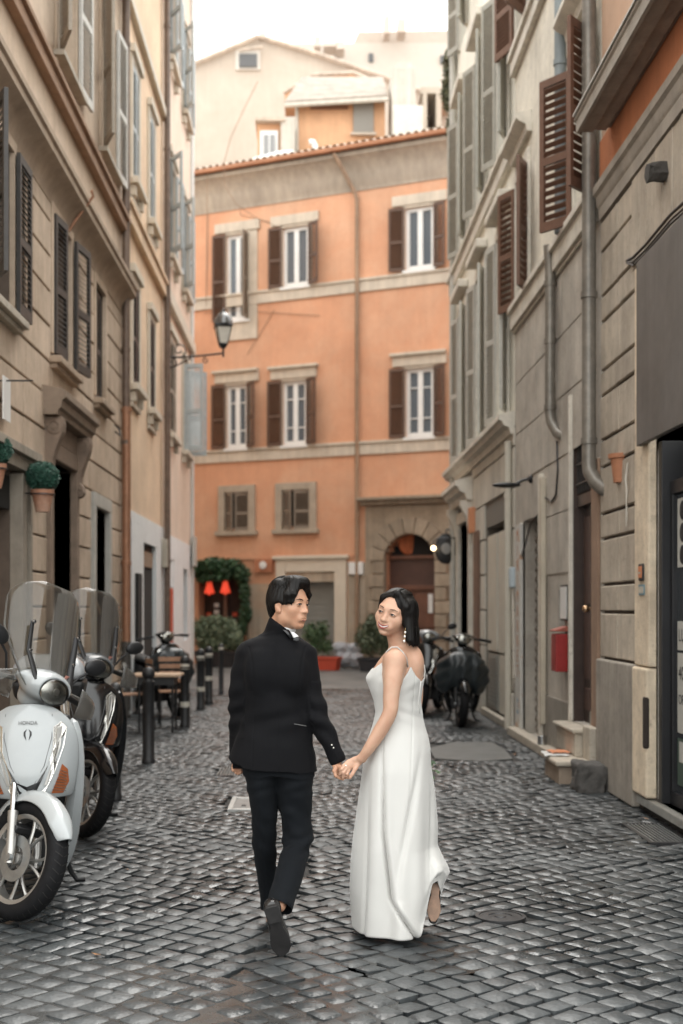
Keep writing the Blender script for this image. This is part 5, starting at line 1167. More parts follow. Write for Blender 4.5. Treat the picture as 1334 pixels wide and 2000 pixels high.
PXB(MB(), 685, 735, 258, 262, 38.3, .15).obj('sill', M_pale, PH)
MB().tube([P(580,206,38.4), P(580,296,38.4)], .05, 8).obj('downpipe', M_chim, PH, smooth=60)
PXB(MB(), 606, 680, 206, 212, 38.4, .08).obj('brown_strip', mat('brown_board2', (.2,.1,.06), .7), PH)  # dark brown strip along the wall below the roof edge
PG = thing('attic_gable', 'small orange attic gable with a triangular vent behind the penthouse roof', 'attic', P(640,160,42))
MB().prism([P(556,180,42), P(612,147,42), P(690,143,42), P(745,168,42), P(745,200,42), P(556,205,42)], (0,0,0), (0,3,0)).obj('wall', _M['pale_orange_plaster'], PG)
MB().tube([P(554,181,41.8), P(612,147,41.8), P(690,142,41.8), P(748,168,41.8)], .07, 6).obj('ridge_tile', M_tile, PG)
MB().prism([P(625,174,41.7), P(634,164,41.7), P(644,174,41.7)], (0,0,0), (0,.2,0)).obj('vent', M_dark, PG)
MB().prism([P(620,176,41.75), P(634,160,41.75), P(650,176,41.75)], (0,0,0), (0,.1,0)).obj('vent_frame', M_chim, PG)
DM = thing('dormer', 'little orange dormer with a white framed window on the tiled roof', 'dormer', P(530,300,37.5))
PXB(MB(), 503, 572, 234, 330, 37.6, 2.5).obj('wall', _M['pale_orange_plaster'], DM)
PXB(MB(), 548, 576, 228, 330, 37.4, 2.7).obj('side_pier', M_chim, DM); PXB(MB(), 498, 556, 228, 235, 37.3, 2.8).obj('roof', M_tile, DM)
f_ = PXB(MB(), 508, 543, 255, 305, 37.5, .08).obj('window', M_white, DM); PXB(MB(), 515, 537, 263, 303, 37.44, .05).obj('pane', mat('attic_glass', (.25,.25,.25), .2), f_); PXB(MB(), 525, 527, 263, 303, 37.4, .04).obj('mullion', M_white, f_)
t = thing('roof_pipe', 'white plastic vent pipe bending over the tiled roof', 'vent pipe', P(480,325,36.5))
MB().tube([P(466,335,36.2),P(470,325,36.3),P(500,312,36.5),P(545,300,36.8),P(572,298,36.9)], .07, 8).obj('pipe', M_white, t, smooth=60)
t = thing('roof_pipe', 'short white curved vent standing beside the penthouse wall', 'vent pipe', P(612,285,37.5))
MB().tube([P(616,300,37.5),P(615,285,37.5),P(611,277,37.5),P(604,278,37.5)], .09, 8).obj('pipe', M_white, t, smooth=60)
CHM = thing('chimney_stack', 'broad grey rendered chimney stack right of the orange penthouse', 'chimney', P(795,200,38))
PXB(MB(), 765, 812, 130, 330, 38.0, 1.6).obj('stack', M_chim, CHM, bevel=.03); PXB(MB(), 775, 804, 122, 131, 38.2, .9).obj('cap', M_chim, CHM); PXB(MB(), 768, 826, 205, 330, 37.6, 2.4).obj('base', mat('pale_grey_render', (.55,.52,.47), .9, var=.1), CHM, bevel=.03)
WT = thing('terrace_wall', 'white roof terrace walls with a small arch beside the chimney stack', 'terrace', P(850,220,39))
PXB(MB(), 822, 886, 170, 182, 39.2, 3).obj('canopy', M_pale, WT); PXB(MB(), 826, 834, 182, 330, 39, 3).obj('wall', M_pale, WT); PXB(MB(), 852, 862, 182, 330, 39.1, 2).obj('pillar', M_pale, WT); PXB(MB(), 820, 890, 250, 330, 38.8, 1).obj('parapet', M_pale, WT); PXB(MB(), 834, 886, 182, 330, 41, .5).obj('back_wall', M_pale, WT)
GH = thing('gable_house', 'big pale gabled house rising behind the orange house', 'house', P(560,200,50))
MB().prism([P(300,160,50), P(377,126,50), P(505,72,50), P(600,100,50), P(760,155,50), P(905,210,50), P(905,600,50), P(300,600,50)], (0,0,0), (0,8,0)).obj('wall', M_pale, GH)
MB().tube([P(300,159,49.8), P(377,125,49.8), P(505,71,49.8)], .10, 6).tube([P(505,71,49.8), P(600,99,49.8), P(760,154,49.8), P(905,209,49.8)], .10, 6).obj('verge', M_tile, GH)
f_ = PXB(MB(), 460, 508, 98, 136, 49.9, .15).obj('window', mat('pale_trim2', (.62,.58,.52), .8), GH); PXB(MB(), 467, 502, 105, 130, 49.8, .09).obj('pane', mat('attic_dark', (.09,.09,.09), .4), f_); MB().tube([P(466,99,49.7), P(514,92,49.7)], .06, 6).obj('hood', M_tile, f_)
PXB(MB(), 507, 519, 62, 80, 50, 1).obj('chimney', M_chim, GH)
BH = thing('far_house', 'pale cream house with chimneys high behind the gabled one', 'house', P(760,120,62))
PXB(MB(), 560, 920, 84, 500, 62, 10).obj('wall', mat('bleached_cream', (.50,.44,.38), .9, var=.04), BH)
MB().prism([P(690,84,62), P(700,62,62), P(930,58,62), P(930,84,62)], (0,0,0), (0,10,0)).obj('roof', mat('bleached_roof', (.45,.38,.32), .9, var=.08), BH)
for x, y0, y1, wd in ((620,70,90,10),(645,82,90,20),(665,80,95,12),(756,30,64,9),(785,36,62,12)): PXB(MB(), x-wd/1.5, x+wd/1.5, y0, y1, 60.5, 1).obj('chimney', mat('pale_brick', (.55,.45,.38), .9, var=.1), BH)
for k, x in enumerate((655, 720, 860)): PXB(MB(), x, x+9, 100+k*4, 116+k*4, 61.9, .1).obj('window', mat('attic_dark', (.09,.09,.09), .4), BH)
# ================================================================ a small distance-field modeller for bodies and cloth
class Field:
    def __init__(s, lo, hi, h):
        s.lo = np.array(lo, np.float32); s.h = h
        s.n = np.ceil((np.array(hi) - np.array(lo)) / h).astype(int) + 1
        s.v = np.full(tuple(s.n), 0.2, np.float32)
    def sub(s, lo, hi):
        a = np.clip(np.floor((np.array(lo) - s.lo) / s.h).astype(int), 0, s.n); b = np.clip(np.ceil((np.array(hi) - s.lo) / s.h).astype(int) + 1, 0, s.n)
        sl = tuple(slice(int(p), int(q)) for p, q in zip(a, b))
        X, Y, Z = [(s.lo[i] + s.h * np.arange(sl[i].start, sl[i].stop, dtype=np.float32)) for i in range(3)]
        return sl, X[:, None, None], Y[None, :, None], Z[None, None, :]
    def put(s, sl, d, k, op):
        v = s.v[sl]
        if v.size == 0: return
        if op == 'sub':
            d = -d
            if k: hh = np.clip(.5 - .5 * (d - v) / k, 0, 1); r = d + (v - d) * hh + k * hh * (1 - hh); 
            else: r = np.maximum(v, d)
        else:
            if k: hh = np.clip(.5 + .5 * (v - d) / k, 0, 1); r = v + (d - v) * hh - k * hh * (1 - hh)
            else: r = np.minimum(v, d)
        s.v[sl] = r
    def ell(s, c, r, M=None, k=.01, op='add'):
        c = Vector(c); r = (r, r, r) if not isinstance(r, (tuple, list)) else r; m = max(r) + max(k, .01) * 1.5
        sl, X, Y, Z = s.sub(c - Vector((m,)*3), c + Vector((m,)*3))
        dx, dy, dz = X - c.x, Y - c.y, Z - c.z
        if M is not None:
            A = np.array(M.to_3x3().transposed(), np.float32)   # world -> local
            dx, dy, dz = [A[i, 0]*dx + A[i, 1]*dy + A[i, 2]*dz for i in range(3)]
        q = np.sqrt((dx/r[0])**2 + (dy/r[1])**2 + (dz/r[2])**2)
        g = np.sqrt((dx/r[0]**2)**2 + (dy/r[1]**2)**2 + (dz/r[2]**2)**2) + 1e-6
        s.put(sl, (q * (q - 1) / g).astype(np.float32), k, op); return s
    def cone(s, a, b, ra, rb, k=.01, op='add', flat=None):
        a, b = Vector(a), Vector(b); m = max(ra, rb) + max(k, .01) * 1.5
        lo = [min(a[i], b[i]) - m for i in range(3)]; hi = [max(a[i], b[i]) + m for i in range(3)]
        sl, X, Y, Z = s.sub(lo, hi); d = b - a; L2 = d.length_squared + 1e-9
        px, py, pz = X - a.x, Y - a.y, Z - a.z
        t = np.clip((px*d.x + py*d.y + pz*d.z) / L2, 0, 1)
        qx, qy, qz = px - t*d.x, py - t*d.y, pz - t*d.z
        dist = np.sqrt(qx*qx + qy*qy + qz*qz)
        if flat is not None:    # flatten along a direction: (dir, ratio)
            f = Vector(flat[0]).normalized(); dot = qx*f.x + qy*f.y + qz*f.z
            dist = np.sqrt(np.maximum(dist**2 - dot**2, 0) + (dot / flat[1])**2)
        s.put(sl, (dist - (ra + (rb - ra) * t)).astype(np.float32), k, op); return s
    def chain(s, pts, rs, k=.01, sub=5):
        """one smooth limb through pts: spline of short cones, joined to the rest in a single blend"""
        P_ = np.array([tuple(p) for p in pts], float); R_ = np.array(rs, float); n = len(P_)
        A = np.column_stack([P_, R_]); E = np.vstack([2*A[0]-A[1], A, 2*A[-1]-A[-2]]); Q = []
        for i in range(n - 1):
            for t in np.arange(sub) / sub:
                p0, p1, p2, p3 = E[i:i+4]; Q.append(.5*((2*p1) + (p2-p0)*t + (2*p0-5*p1+4*p2-p3)*t*t + (3*p1-p0-3*p2+p3)*t**3))
        Q.append(A[-1]); Q = np.array(Q); m = Q[:, 3].max() + max(k, .01) * 1.5
        sl, X, Y, Z = s.sub(Q[:, :3].min(0) - m, Q[:, :3].max(0) + m); best = None
        for a, b in zip(Q[:-1], Q[1:]):
            d = b - a; L2 = (d[:3]**2).sum() + 1e-9; px, py, pz = X - a[0], Y - a[1], Z - a[2]
            t = np.clip((px*d[0] + py*d[1] + pz*d[2]) / L2, 0, 1)
            q = np.sqrt((px-t*d[0])**2 + (py-t*d[1])**2 + (pz-t*d[2])**2) - (a[3] + d[3]*t)
            best = q if best is None else np.minimum(best, q)
        if best.size: s.put(sl, best.astype(np.float32), k, 'add')
        return s
    def stack(s, secs, k=.01, op='add', ex=2.0):
        """sections (z, cx, cy, ra, rb, rot): ellipses stacked along z, ra along the rotated x axis"""
        S = np.array(sorted(secs), np.float32); m = max(S[:, 3].max(), S[:, 4].max()) + max(k, .01) * 1.5
        lo = (S[:, 1].min() - m, S[:, 2].min() - m, S[0, 0] - .03); hi = (S[:, 1].max() + m, S[:, 2].max() + m, S[-1, 0] + .03)
        sl, X, Y, Z = s.sub(lo, hi); z = Z[0, 0]
        zz = np.clip(z, S[0, 0], S[-1, 0])
        # smooth interpolation of the sections
        f = [np.interp(zz, S[:, 0], S[:, i])[None, None, :] for i in range(1, 6)]
        if z.size > 8:
            w = max(1, int(.012 / s.h)); ker = np.hanning(2*w+3); ker /= ker.sum()
            f = [np.convolve(np.pad(q[0, 0], (w+1, w+1), 'edge'), ker, 'valid')[None, None, :] for q in f]
        dx, dy = X - f[0], Y - f[1]; c, sn = np.cos(f[4]), np.sin(f[4])
        u, v = c*dx + sn*dy, -sn*dx + c*dy
        q = (np.abs(u/f[2])**ex + np.abs(v/f[3])**ex) ** (1/ex)
        d = (q - 1) * np.minimum(f[2], f[3]) * .9
        d = np.maximum(d, np.maximum(S[0, 0] - Z, Z - S[-1, 0]))
        s.put(sl, d.astype(np.float32), k, op); return s
    def clip(s, fn):     # keep only where fn(X, Y, Z) < 0
        sl, X, Y, Z = s.sub(s.lo, s.lo + s.h * (s.n - 1)); s.v = np.maximum(s.v, fn(X, Y, Z).astype(np.float32)); return s
    def nets(s):
        v = s.v; ins = v < 0
        c = np.zeros(tuple(np.array(v.shape) - 1), np.uint8)
        nx, ny, nz = v.shape
        for i in (0, 1):
            for j in (0, 1):
                for k in (0, 1): c += ins[i:nx-1+i, j:ny-1+j, k:nz-1+k]
        act = (c > 0) & (c < 8); idx = np.argwhere(act)
        num = np.full(act.shape, -1, np.int32); num[act] = np.arange(len(idx))
        I, J, K = idx.T; acc = np.zeros((len(idx), 3)); cnt = np.zeros(len(idx))
        cor = [(i, j, k) for i in (0, 1) for j in (0, 1) for k in (0, 1)]
        for a in cor:
            for ax in range(3):
                if a[ax]: continue
                b = list(a); b[ax] = 1
                va, vb = v[I+a[0], J+a[1], K+a[2]], v[I+b[0], J+b[1], K+b[2]]
                m = (va < 0) != (vb < 0); t = np.where(m, va / np.where(m, va - vb, 1), 0)
                p = np.tile(np.array(a, float), (len(idx), 1)); p[:, ax] = t
                acc[m] += p[m]; cnt[m] += 1
        pos = s.lo + s.h * (idx + acc / cnt[:, None])
        quads = []
        for ax in range(3):
            A = [slice(1, -1)] * 3; A[ax] = slice(0, -1); B = list(A); B[ax] = slice(1, None)
            lo_, hi_ = ins[tuple(A)], ins[tuple(B)]; e = np.argwhere(lo_ != hi_)
            if not len(e): continue
            fl = lo_[tuple(e.T)]; off = np.array([1, 1, 1]); off[ax] = 0; e = e + off
            o1, o2 = [q for q in range(3) if q != ax]; d1 = np.zeros(3, int); d1[o1] = 1; d2 = np.zeros(3, int); d2[o2] = 1
            q = [num[tuple((e - x).T)] for x in (0*d1, d1, d1 + d2, d2)]; q = np.stack(q, 1)
            flip = fl if ax != 1 else ~fl
            q[flip] = q[flip][:, ::-1]; quads.append(q)
        Q = np.concatenate(quads); return pos, Q
    def obj(s, name, m, parent=None, disp=None, smooth=2, keep=None):
        pos, Q = s.nets()
        if smooth:      # a little relaxation evens out the lattice
            e = np.concatenate([Q[:, [0, 1]], Q[:, [1, 2]], Q[:, [2, 3]], Q[:, [3, 0]]]); n = len(pos)
            for _ in range(smooth):
                acc = np.zeros_like(pos); cnt = np.bincount(e[:, 0], minlength=n) + np.bincount(e[:, 1], minlength=n)
                for k in range(3): acc[:, k] = np.bincount(e[:, 0], pos[e[:, 1], k], n) + np.bincount(e[:, 1], pos[e[:, 0], k], n)
                pos = pos * .5 + .5 * acc / np.maximum(cnt, 1)[:, None]
        me = bpy.data.meshes.new(name)
        me.vertices.add(len(pos)); me.vertices.foreach_set('co', pos.astype(np.float32).ravel())
        me.loops.add(Q.size); me.loops.foreach_set('vertex_index', Q[:, ::-1].astype(np.int32).ravel())
        me.polygons.add(len(Q)); me.polygons.foreach_set('loop_start', np.arange(0, Q.size, 4, dtype=np.int32)); me.polygons.foreach_set('loop_total', np.full(len(Q), 4, np.int32))
        me.update(calc_edges=True); me.validate(); me.shade_smooth()
        if disp is not None:
            nr = np.empty(len(pos) * 3, np.float32); me.vertices.foreach_get('normal', nr); nr = nr.reshape(-1, 3)
            pos = pos + nr * disp(pos, nr)[:, None]; me.vertices.foreach_set('co', pos.astype(np.float32).ravel()); me.update()
        me.materials.append(m)
        o = bpy.data.objects.new(name, me); COL.objects.link(o)
        if parent: setpar(o, parent)
        return o

def frame(c, fwd, roll=0.0, pitch=0.0):
    """local axes: x to the person's left, y where the face looks, z up the head"""
    f = Vector(fwd).normalized(); up = Vector((0, 0, 1)); l = up.cross(f).normalized() ; u = f.cross(l).normalized() * -1
    u = Vector((0, 0, 1)) if abs(f.z) < 1e-6 else u
    M = Matrix((l * 1.0, f, u)).transposed()
    # person's left is up x forward
    M = M @ Matrix.Rotation(pitch, 3, 'X') @ Matrix.Rotation(roll, 3, 'Y')
    M = M.to_4x4(); M.translation = Vector(c); return M

def head(Fd, M, fem=False, smile=False, sc=1.0):
    L = lambda x, y, z: M @ Vector((x*sc, y*sc, z*sc)); S = sc
    Fd.ell(L(0,-.014,.034), (.0735*S,.092*S,.079*S), M, .02)
    Fd.ell(L(0,.020,-.012), (.063*S,.070*S,.078*S), M, .03)
    jw = .057 if fem else .057
    Fd.ell(L(0,.022,-.058 if not fem else -.053), (jw*S,.058*S,.050*S), M, .03)
    Fd.ell(L(0,.064,-.096 if not fem else -.089), ((.019 if fem else .026)*S,.019*S,.017*S), M, .035)
    if not fem:
        for q in (1,-1): Fd.ell(L(q*.043,.005,-.072), (.015*S,.025*S,.020*S), M, .03)
    ck = .066 if smile else .060
    for q in (1, -1):
        Fd.ell(L(q*(.041 if not smile else .044),.052,-.022 if not smile else -.026), (.021*S,.021*S,.022*S), M, .028)
        Fd.cone(L(q*.012,.079,.024), L(q*.044,.066,.022), .010*S, .008*S, .02)
        Fd.ell(L(q*.0315,.098,.003), (.017*S,.018*S,.0125*S), M, .014, 'sub')
        Fd.ell(L(q*.0315,.0765,.003), (.0160*S,.0125*S,.0115*S), M, .004)        # lids
        # ear
        Fd.ell(L(q*.074,-.010,-.010), (.008*S,.019*S,.031*S), M, .006); Fd.ell(L(q*.082,-.004,-.004), (.0075*S,.011*S,.019*S), M, .003, 'sub'); Fd.ell(L(q*.073,.000,-.034), (.007*S,.010*S,.010*S), M, .006)
    w_ = .0125 if fem else .0145
    Fd.cone(L(0,.080,.018), L(0,.100,-.028), .0075*S, .0108*S, .012)
    Fd.ell(L(0,.102,-.028), (.0110*S,.0095*S,.0090*S), M, .008)
    for q in (1, -1): Fd.ell(L(q*w_,.091,-.031), (.0075*S,.010*S,.0075*S), M, .008); Fd.ell(L(q*.0065,.098,-.0385), (.0038*S,.005*S,.003*S), M, .003, 'sub')
    if smile:
        Fd.ell(L(0,.078,-.061), (.038*S,.017*S,.018*S), M, .02)
        Fd.ell(L(0,.106,-.0600), (.0265*S,.018*S,.0050*S), M, .004, 'sub')
    else:
        Fd.ell(L(0,.080,-.062), (.028*S,.015*S,.018*S), M, .02)
        Fd.ell(L(0,.102,-.0655), (.0165*S,.012*S,.0034*S), M, .003, 'sub')
    Fd.ell(L(0,.085,-.083), (.018*S,.006*S,.005*S), M, .012, 'sub')

M_iris = mat('dark_iris', (.02,.012,.008), .08, spec=.8); M_sclera = mat('eye_white', (.42,.38,.36), .2)
def hair_mat():
    m, t, b = NT('black_hair'); N, L = t.nodes.new, t.links.new
    g = N('ShaderNodeNewGeometry'); mp = N('ShaderNodeMapping'); mp.inputs['Scale'].default_value = (420, 420, 22); L(g.outputs['Position'], mp.inputs['Vector'])
    n = N('ShaderNodeTexNoise'); n.inputs['Scale'].default_value = 1; n.inputs['Detail'].default_value = 3; L(mp.outputs[0], n.inputs['Vector'])
    b.inputs['Base Color'].default_value = (.0045,.0035,.003,1); b.inputs['Roughness'].default_value = .42; b.inputs['Specular IOR Level'].default_value = .22
    bp = N('ShaderNodeBump'); bp.inputs['Distance'].default_value = .0014; L(n.outputs['Fac'], bp.inputs['Height']); L(bp.outputs[0], b.inputs['Normal']); return m
M_hair = hair_mat()
M_teeth = mat('teeth', (.72,.70,.66), .25)
def face_parts(t, M, lips_m, skin_m, fem=False, smile=False, gaze=(0,0), sc=1.0):
    L = lambda x, y, z: M @ Vector((x*sc, y*sc, z*sc))
    A = M.to_3x3()
    def lob(b, c, r, n=14, m=8):
        q = MB().ball((0,0,0), r, n, m); return b.add([L(*c) + A @ (Vector(v)*sc) for v in q.v], q.f)
    for q in (1, -1):
        e = lob(MB(), (q*.0315,.0785,.0025), (.0130,.0120,.0060 if not smile else .0052)).obj('eye', M_sclera, t, smooth=180)
        lob(MB(), (q*.0315+gaze[0],.0868,.0028+gaze[1]), (.0066,.0042,.0054 if not smile else .0050)).obj('iris', M_iris, e, smooth=180)
        pts = [L(q*.0315 + x, y, z) for x, y, z in ((-.0145,.0835,.0000),(-.009,.0895,.0068),(0,.0910,.0088),(.009,.0875,.0072),(.0155,.0790,.0012))]
        if q < 0: pts = [L(-(.0315 + x), y, z) for x, y, z in ((-.0145,.0835,.0000),(-.009,.0895,.0068),(0,.0910,.0088),(.009,.0875,.0072),(.0155,.0790,.0012))]
        MB().tube(pts, [.0008,.0016,.0018,.0018,.0008], 6).obj('lash_line', M_hair, t, smooth=180)
        bz = .025
        pts = [L(q*x, y + .0018, z + (.0015 if fem else 0)) for x, y, z in ((.013,.0885,bz-.003),(.024,.0895,bz+.0018),(.037,.0840,bz+.0040),(.051,.0715,bz-.0030))]
        MB().tube(pts, ([.0018,.0028,.0024,.0009] if fem else [.0020,.0034,.0030,.0010]), 6, flat=.7).obj('eyebrow', M_hair, t, smooth=180)
    lw = .0305 if smile else .026
    c_ = .0078 if smile else .0
    up = [L(x, (.1015 if smile else .0935) - (9 if smile else 10.5)*x*x, (-.0568 if smile else -.0555) + (0 if abs(x) < .004 else .0008) + c_*(x/lw)**2*1.6 - (.001*(x/lw)**2 if not smile else 0)) for x in np.linspace(-lw, lw, 11)]
    lo = [L(x, (.1000 if smile else .0930) - (9 if smile else 10.5)*x*x, (-.0685 if smile else -.0715) + ((.0170) if smile else .0080)*(abs(x)/lw)**2.2) for x in np.linspace(-lw, lw, 11)]
    r1 = [(.0006 + (.0024 if fem else .0026)*(1-abs(k-5)/5)**.5) for k in range(11)]; r2 = [(.0006 + (.0038 if fem else .0036)*(1-abs(k-5)/5)**.5) for k in range(11)]
    MB().tube(up, r1, 8, flat=.8).obj('upper_lip', lips_m, t, smooth=180); MB().tube(lo, r2, 8, flat=.8).obj('lower_lip', lips_m, t, smooth=180)
    if smile:
        b = MB(); rg = []
        for x in np.linspace(-lw*.84, lw*.84, 13):
            zt, zb = -.0585 + .0078*(x/lw)**2*1.6, -.0655 + .0150*(abs(x)/lw)**2.2
            rg.append([L(x, .0985 - 9*x*x, zt+.001), L(x, .0995 - 9*x*x, (zt+zb)/2), L(x, .0985 - 9*x*x, zb)])
        b.loft(rg, cap=False, closed=False); b.obj('teeth', M_teeth, t, smooth=180)
    else:
        lob(MB(), (0,.084,-.0635), (.013,.006,.0022)).obj('teeth', M_teeth, t, smooth=180)
def skin(name, col, lipc):
    m, t, b = NT(name); N, L = t.nodes.new, t.links.new
    b.inputs['Subsurface Weight'].default_value = .12; b.inputs['Subsurface Radius'].default_value = (.012,.005,.003); b.inputs['Subsurface Scale'].default_value = .6
    g = N('ShaderNodeNewGeometry'); n = N('ShaderNodeTexNoise'); n.inputs['Scale'].default_value = 22; n.inputs['Detail'].default_value = 5; L(g.outputs['Position'], n.inputs['Vector'])
    r = N('ShaderNodeValToRGB'); r.color_ramp.elements[0].position = .3; r.color_ramp.elements[1].position = .7
    r.color_ramp.elements[0].color = (col[0]*.93, col[1]*.86, col[2]*.84, 1); r.color_ramp.elements[1].color = (*col, 1); L(n.outputs['Fac'], r.inputs[0]); L(r.outputs[0], b.inputs['Base Color'])
    b.inputs['Roughness'].default_value = .42; b.inputs['Specular IOR Level'].default_value = .4
    n2 = N('ShaderNodeTexNoise'); n2.inputs['Scale'].default_value = 500; L(g.outputs['Position'], n2.inputs['Vector'])
    bp = N('ShaderNodeBump'); bp.inputs['Distance'].default_value = .0004; L(n2.outputs['Fac'], bp.inputs['Height']); L(bp.outputs[0], b.inputs['Normal']); return m

def snoise(p, f, seed=0.0):     # cheap smooth vector noise on arrays
    q = p * f + seed
    return (np.sin(q[:, 0]*1.7 + np.sin(q[:, 1]*2.3 + q[:, 2]*1.1)*1.3) + np.sin(q[:, 2]*2.1 + np.sin(q[:, 0]*1.9 - q[:, 1]*1.6)*1.2 + 1.7) + np.sin(q[:, 1]*2.6 + np.sin(q[:, 2]*2.2 + q[:, 0]*1.3) + 4.1)) / 3
# ================================================================ the man in the dinner jacket
YM = 6.12
def Pm(px, py, dy=0.0): return P(px, py, YM + dy)
M_skm = skin('man_skin', (.50,.285,.185), None)
M_lipm = mat('man_lips', (.24,.09,.07), .5)
M_wool = mat('black_wool', (.0040,.0040,.0050), .75, sheen=.02, bump=.0006, bscale=420, spec=.12)
M_satin = mat('black_satin', (.012,.012,.014), .28, spec=.6)
M_trou = mat('charcoal_trousers', (.006,.0072,.009), .8, sheen=.02, bump=.0006, bscale=420, spec=.10)
M_leath = mat('black_leather', (.010,.009,.009), .22, spec=.7, var=.3, scale=20)
M_shirt = mat('white_shirt', (.72,.72,.72), .7)
man = thing('person', 'man in a black dinner jacket and bow tie walking away, looking back over his shoulder', 'person', (P(545,1800,6.1).x, 6.1, 0))
HM = frame(P(565, 1180, 6.10), (math.cos(R(36)), -math.sin(R(36)), 0), roll=R(2), pitch=R(-4))
L = lambda x, y, z: HM @ Vector((x, y, z))

B = Field((-.52, 5.72, -.01), (.26, 6.50, 1.78), .0032)
head(B, HM, fem=False)
nb = Pm(540, 1246, .03)
B.cone(L(0,-.030,-.05), nb, .052, .060, .02); B.cone(L(0,.005,-.06), nb + Vector((.02,-.02,.02)), .045, .050, .02)
B.cone(L(-.058,-.012,-.045), nb + Vector((.05,-.04,0)), .010, .012, .02)
B.stack([(Pm(0,1500)[2], Pm(542,0)[0], 6.15, .150, .095, 0), (Pm(0,1400)[2], Pm(537,0)[0], 6.15, .125, .09, 0), (Pm(0,1300)[2], Pm(539,0)[0], 6.15, .150, .095, 0), (Pm(0,1262)[2], Pm(540,0)[0], 6.15, .13, .075, 0), (Pm(0,1248)[2], Pm(540,0)[0], 6.15, .07, .06, 0)], .03)
arm_r = [Pm(590,1288,.02), Pm(606,1345,.01), Pm(622,1398,-.02), Pm(643,1450,-.03), Pm(656,1489,-.04)]
B.chain(arm_r, [.045,.040,.034,.030,.0235], .03)
arm_l = [Pm(487,1288,.03), Pm(472,1345,.04), Pm(466,1392,.05), Pm(466,1445,.12), Pm(464,1486,.15)]
B.chain(arm_l, [.045,.040,.034,.030,.0235], .03)
kl = Pm(517,1640,.08); al = P(524,1800,6.42)
B.chain([Pm(510,1520,.03), kl, P(530,1760,6.38), P(530,1800,6.42)], [.06,.042,.026,.026], .01)
kr = P(582,1640,6.12); ar = P(545,1768,5.80)
B.chain([Pm(577,1520,.03), P(582,1640,6.15), P(567,1705,6.02), ar], [.06,.036,.032,.032], .01)
# right hand: a palm and five fingers closing round hers
W_ = Pm(656,1489,-.04)
pal = P(660,1499,6.065)
B.cone(W_, pal, .022, .024, .012, flat=((.5,-1,0), .62)); 
kn = [P(653,1505,6.05), P(658,1508,6.065), P(663,1508,6.085), P(667,1506,6.10)]
for k, (k0, mid, tip, r0) in enumerate(((kn[0], P(656,1515,6.045), P(665,1521,6.05), .0092), (kn[1], P(661,1517,6.06), P(670,1522,6.06), .0095), (kn[2], P(668,1516,6.085), P(676,1519,6.075), .0092), (kn[3], P(674,1512,6.105), P(681,1515,6.095), .0080))):
    B.cone(pal, k0, .016, .0100, .008); B.cone(k0, mid, r0, r0*.95, .004); B.cone(mid, tip, r0*.95, r0*.78, .003)
B.cone(pal + Vector((.004,-.012,.006)), P(668,1500,6.03), .012, .0100, .006); B.cone(P(668,1500,6.03), P(675,1505,6.03), .0100, .0085, .003); B.cone(P(675,1505,6.03), P(680,1509,6.035), .0085, .0072, .003)
# left hand hanging relaxed
pw = Pm(464,1486,.15); pl = Pm(463,1495,.15)
B.cone(pw, pl, .023, .026, .012, flat=((.3,-1,0), .6))
for k, (x, y, ln) in enumerate(((455.5,1498,7.5),(460.5,1500,10),(465.5,1501,11),(470.5,1500,9))):
    a = Pm(x, y, .145 + .004*k); m_ = Pm(x-.3, y+ln*.55, .138); b = Pm(x+.6, y+ln, .128)
    B.cone(pl, a, .014, .0092, .006); B.cone(a, m_, .0088, .0085, .003); B.cone(m_, b, .0085, .0072, .003)
B.cone(pl, Pm(472,1492,.17), .014, .010, .006); B.cone(Pm(472,1492,.17), Pm(475,1500,.17), .0095, .0082, .003)
body = B.obj('body', M_skm, man, smooth=2)
face_parts(man, HM, M_lipm, M_skm, gaze=(-.0035,0))

# hair: volume with a long parted fringe
def hair_disp(M, amp, freq, seed, axis='fall'):
    inv = np.array(M.inverted(), float)
    def f(p, n):
        q = p @ inv[:3, :3].T + inv[:3, 3]
        ang = np.arctan2(q[:, 0], q[:, 1] + .01); el = q[:, 2]
        s = np.sin(ang*freq + 3*np.sin(el*30 + ang*2) + seed) * .5 + np.sin(ang*freq*2.3 + 5*np.sin(el*22+ang) + 2) * .35 + np.sin(ang*freq*.6 - el*50) * .4
        return amp * s
    return f
H = Field((L(0,0,0).x-.17, 5.92, 1.40), (L(0,0,0).x+.17, 6.28, 1.78), .0028)
H.ell(L(0,-.020,.046), (.084,.100,.083), HM, .01)
H.ell(L(0,-.060,.000), (.072,.056,.062), HM, .03)       # back of the head
H.ell(L(-.050,-.015,.012), (.036,.060,.044), HM, .02); H.ell(L(.050,-.015,.012), (.036,.060,.044), HM, .02)
H.ell(L(0,-.068,-.048), (.052,.028,.040), HM, .03)
H.ell(L(.010,.030,.100), (.055,.062,.034), HM, .03)     # crown lift
H.ell(L(.022,.048,.112), (.030,.034,.018), HM, .01); H.ell(L(-.024,.020,.116), (.034,.040,.018), HM, .012); H.ell(L(-.050,-.030,.096), (.030,.040,.022), HM, .012); H.ell(L(.030,-.040,.108), (.036,.040,.020), HM, .012)
# clear the face and ears
H.ell(L(0,.125,-.030), (.072,.070,.090), HM, .006, 'sub')
H.ell(L(.002,.110,.052), (.046,.052,.050), HM, .008, 'sub')
for q in (1,-1): H.ell(L(q*.086,-.004,-.022), (.022,.024,.028), HM, .006, 'sub'); H.ell(L(q*.074,.048,-.030), (.030,.052,.030), HM, .008, 'sub')
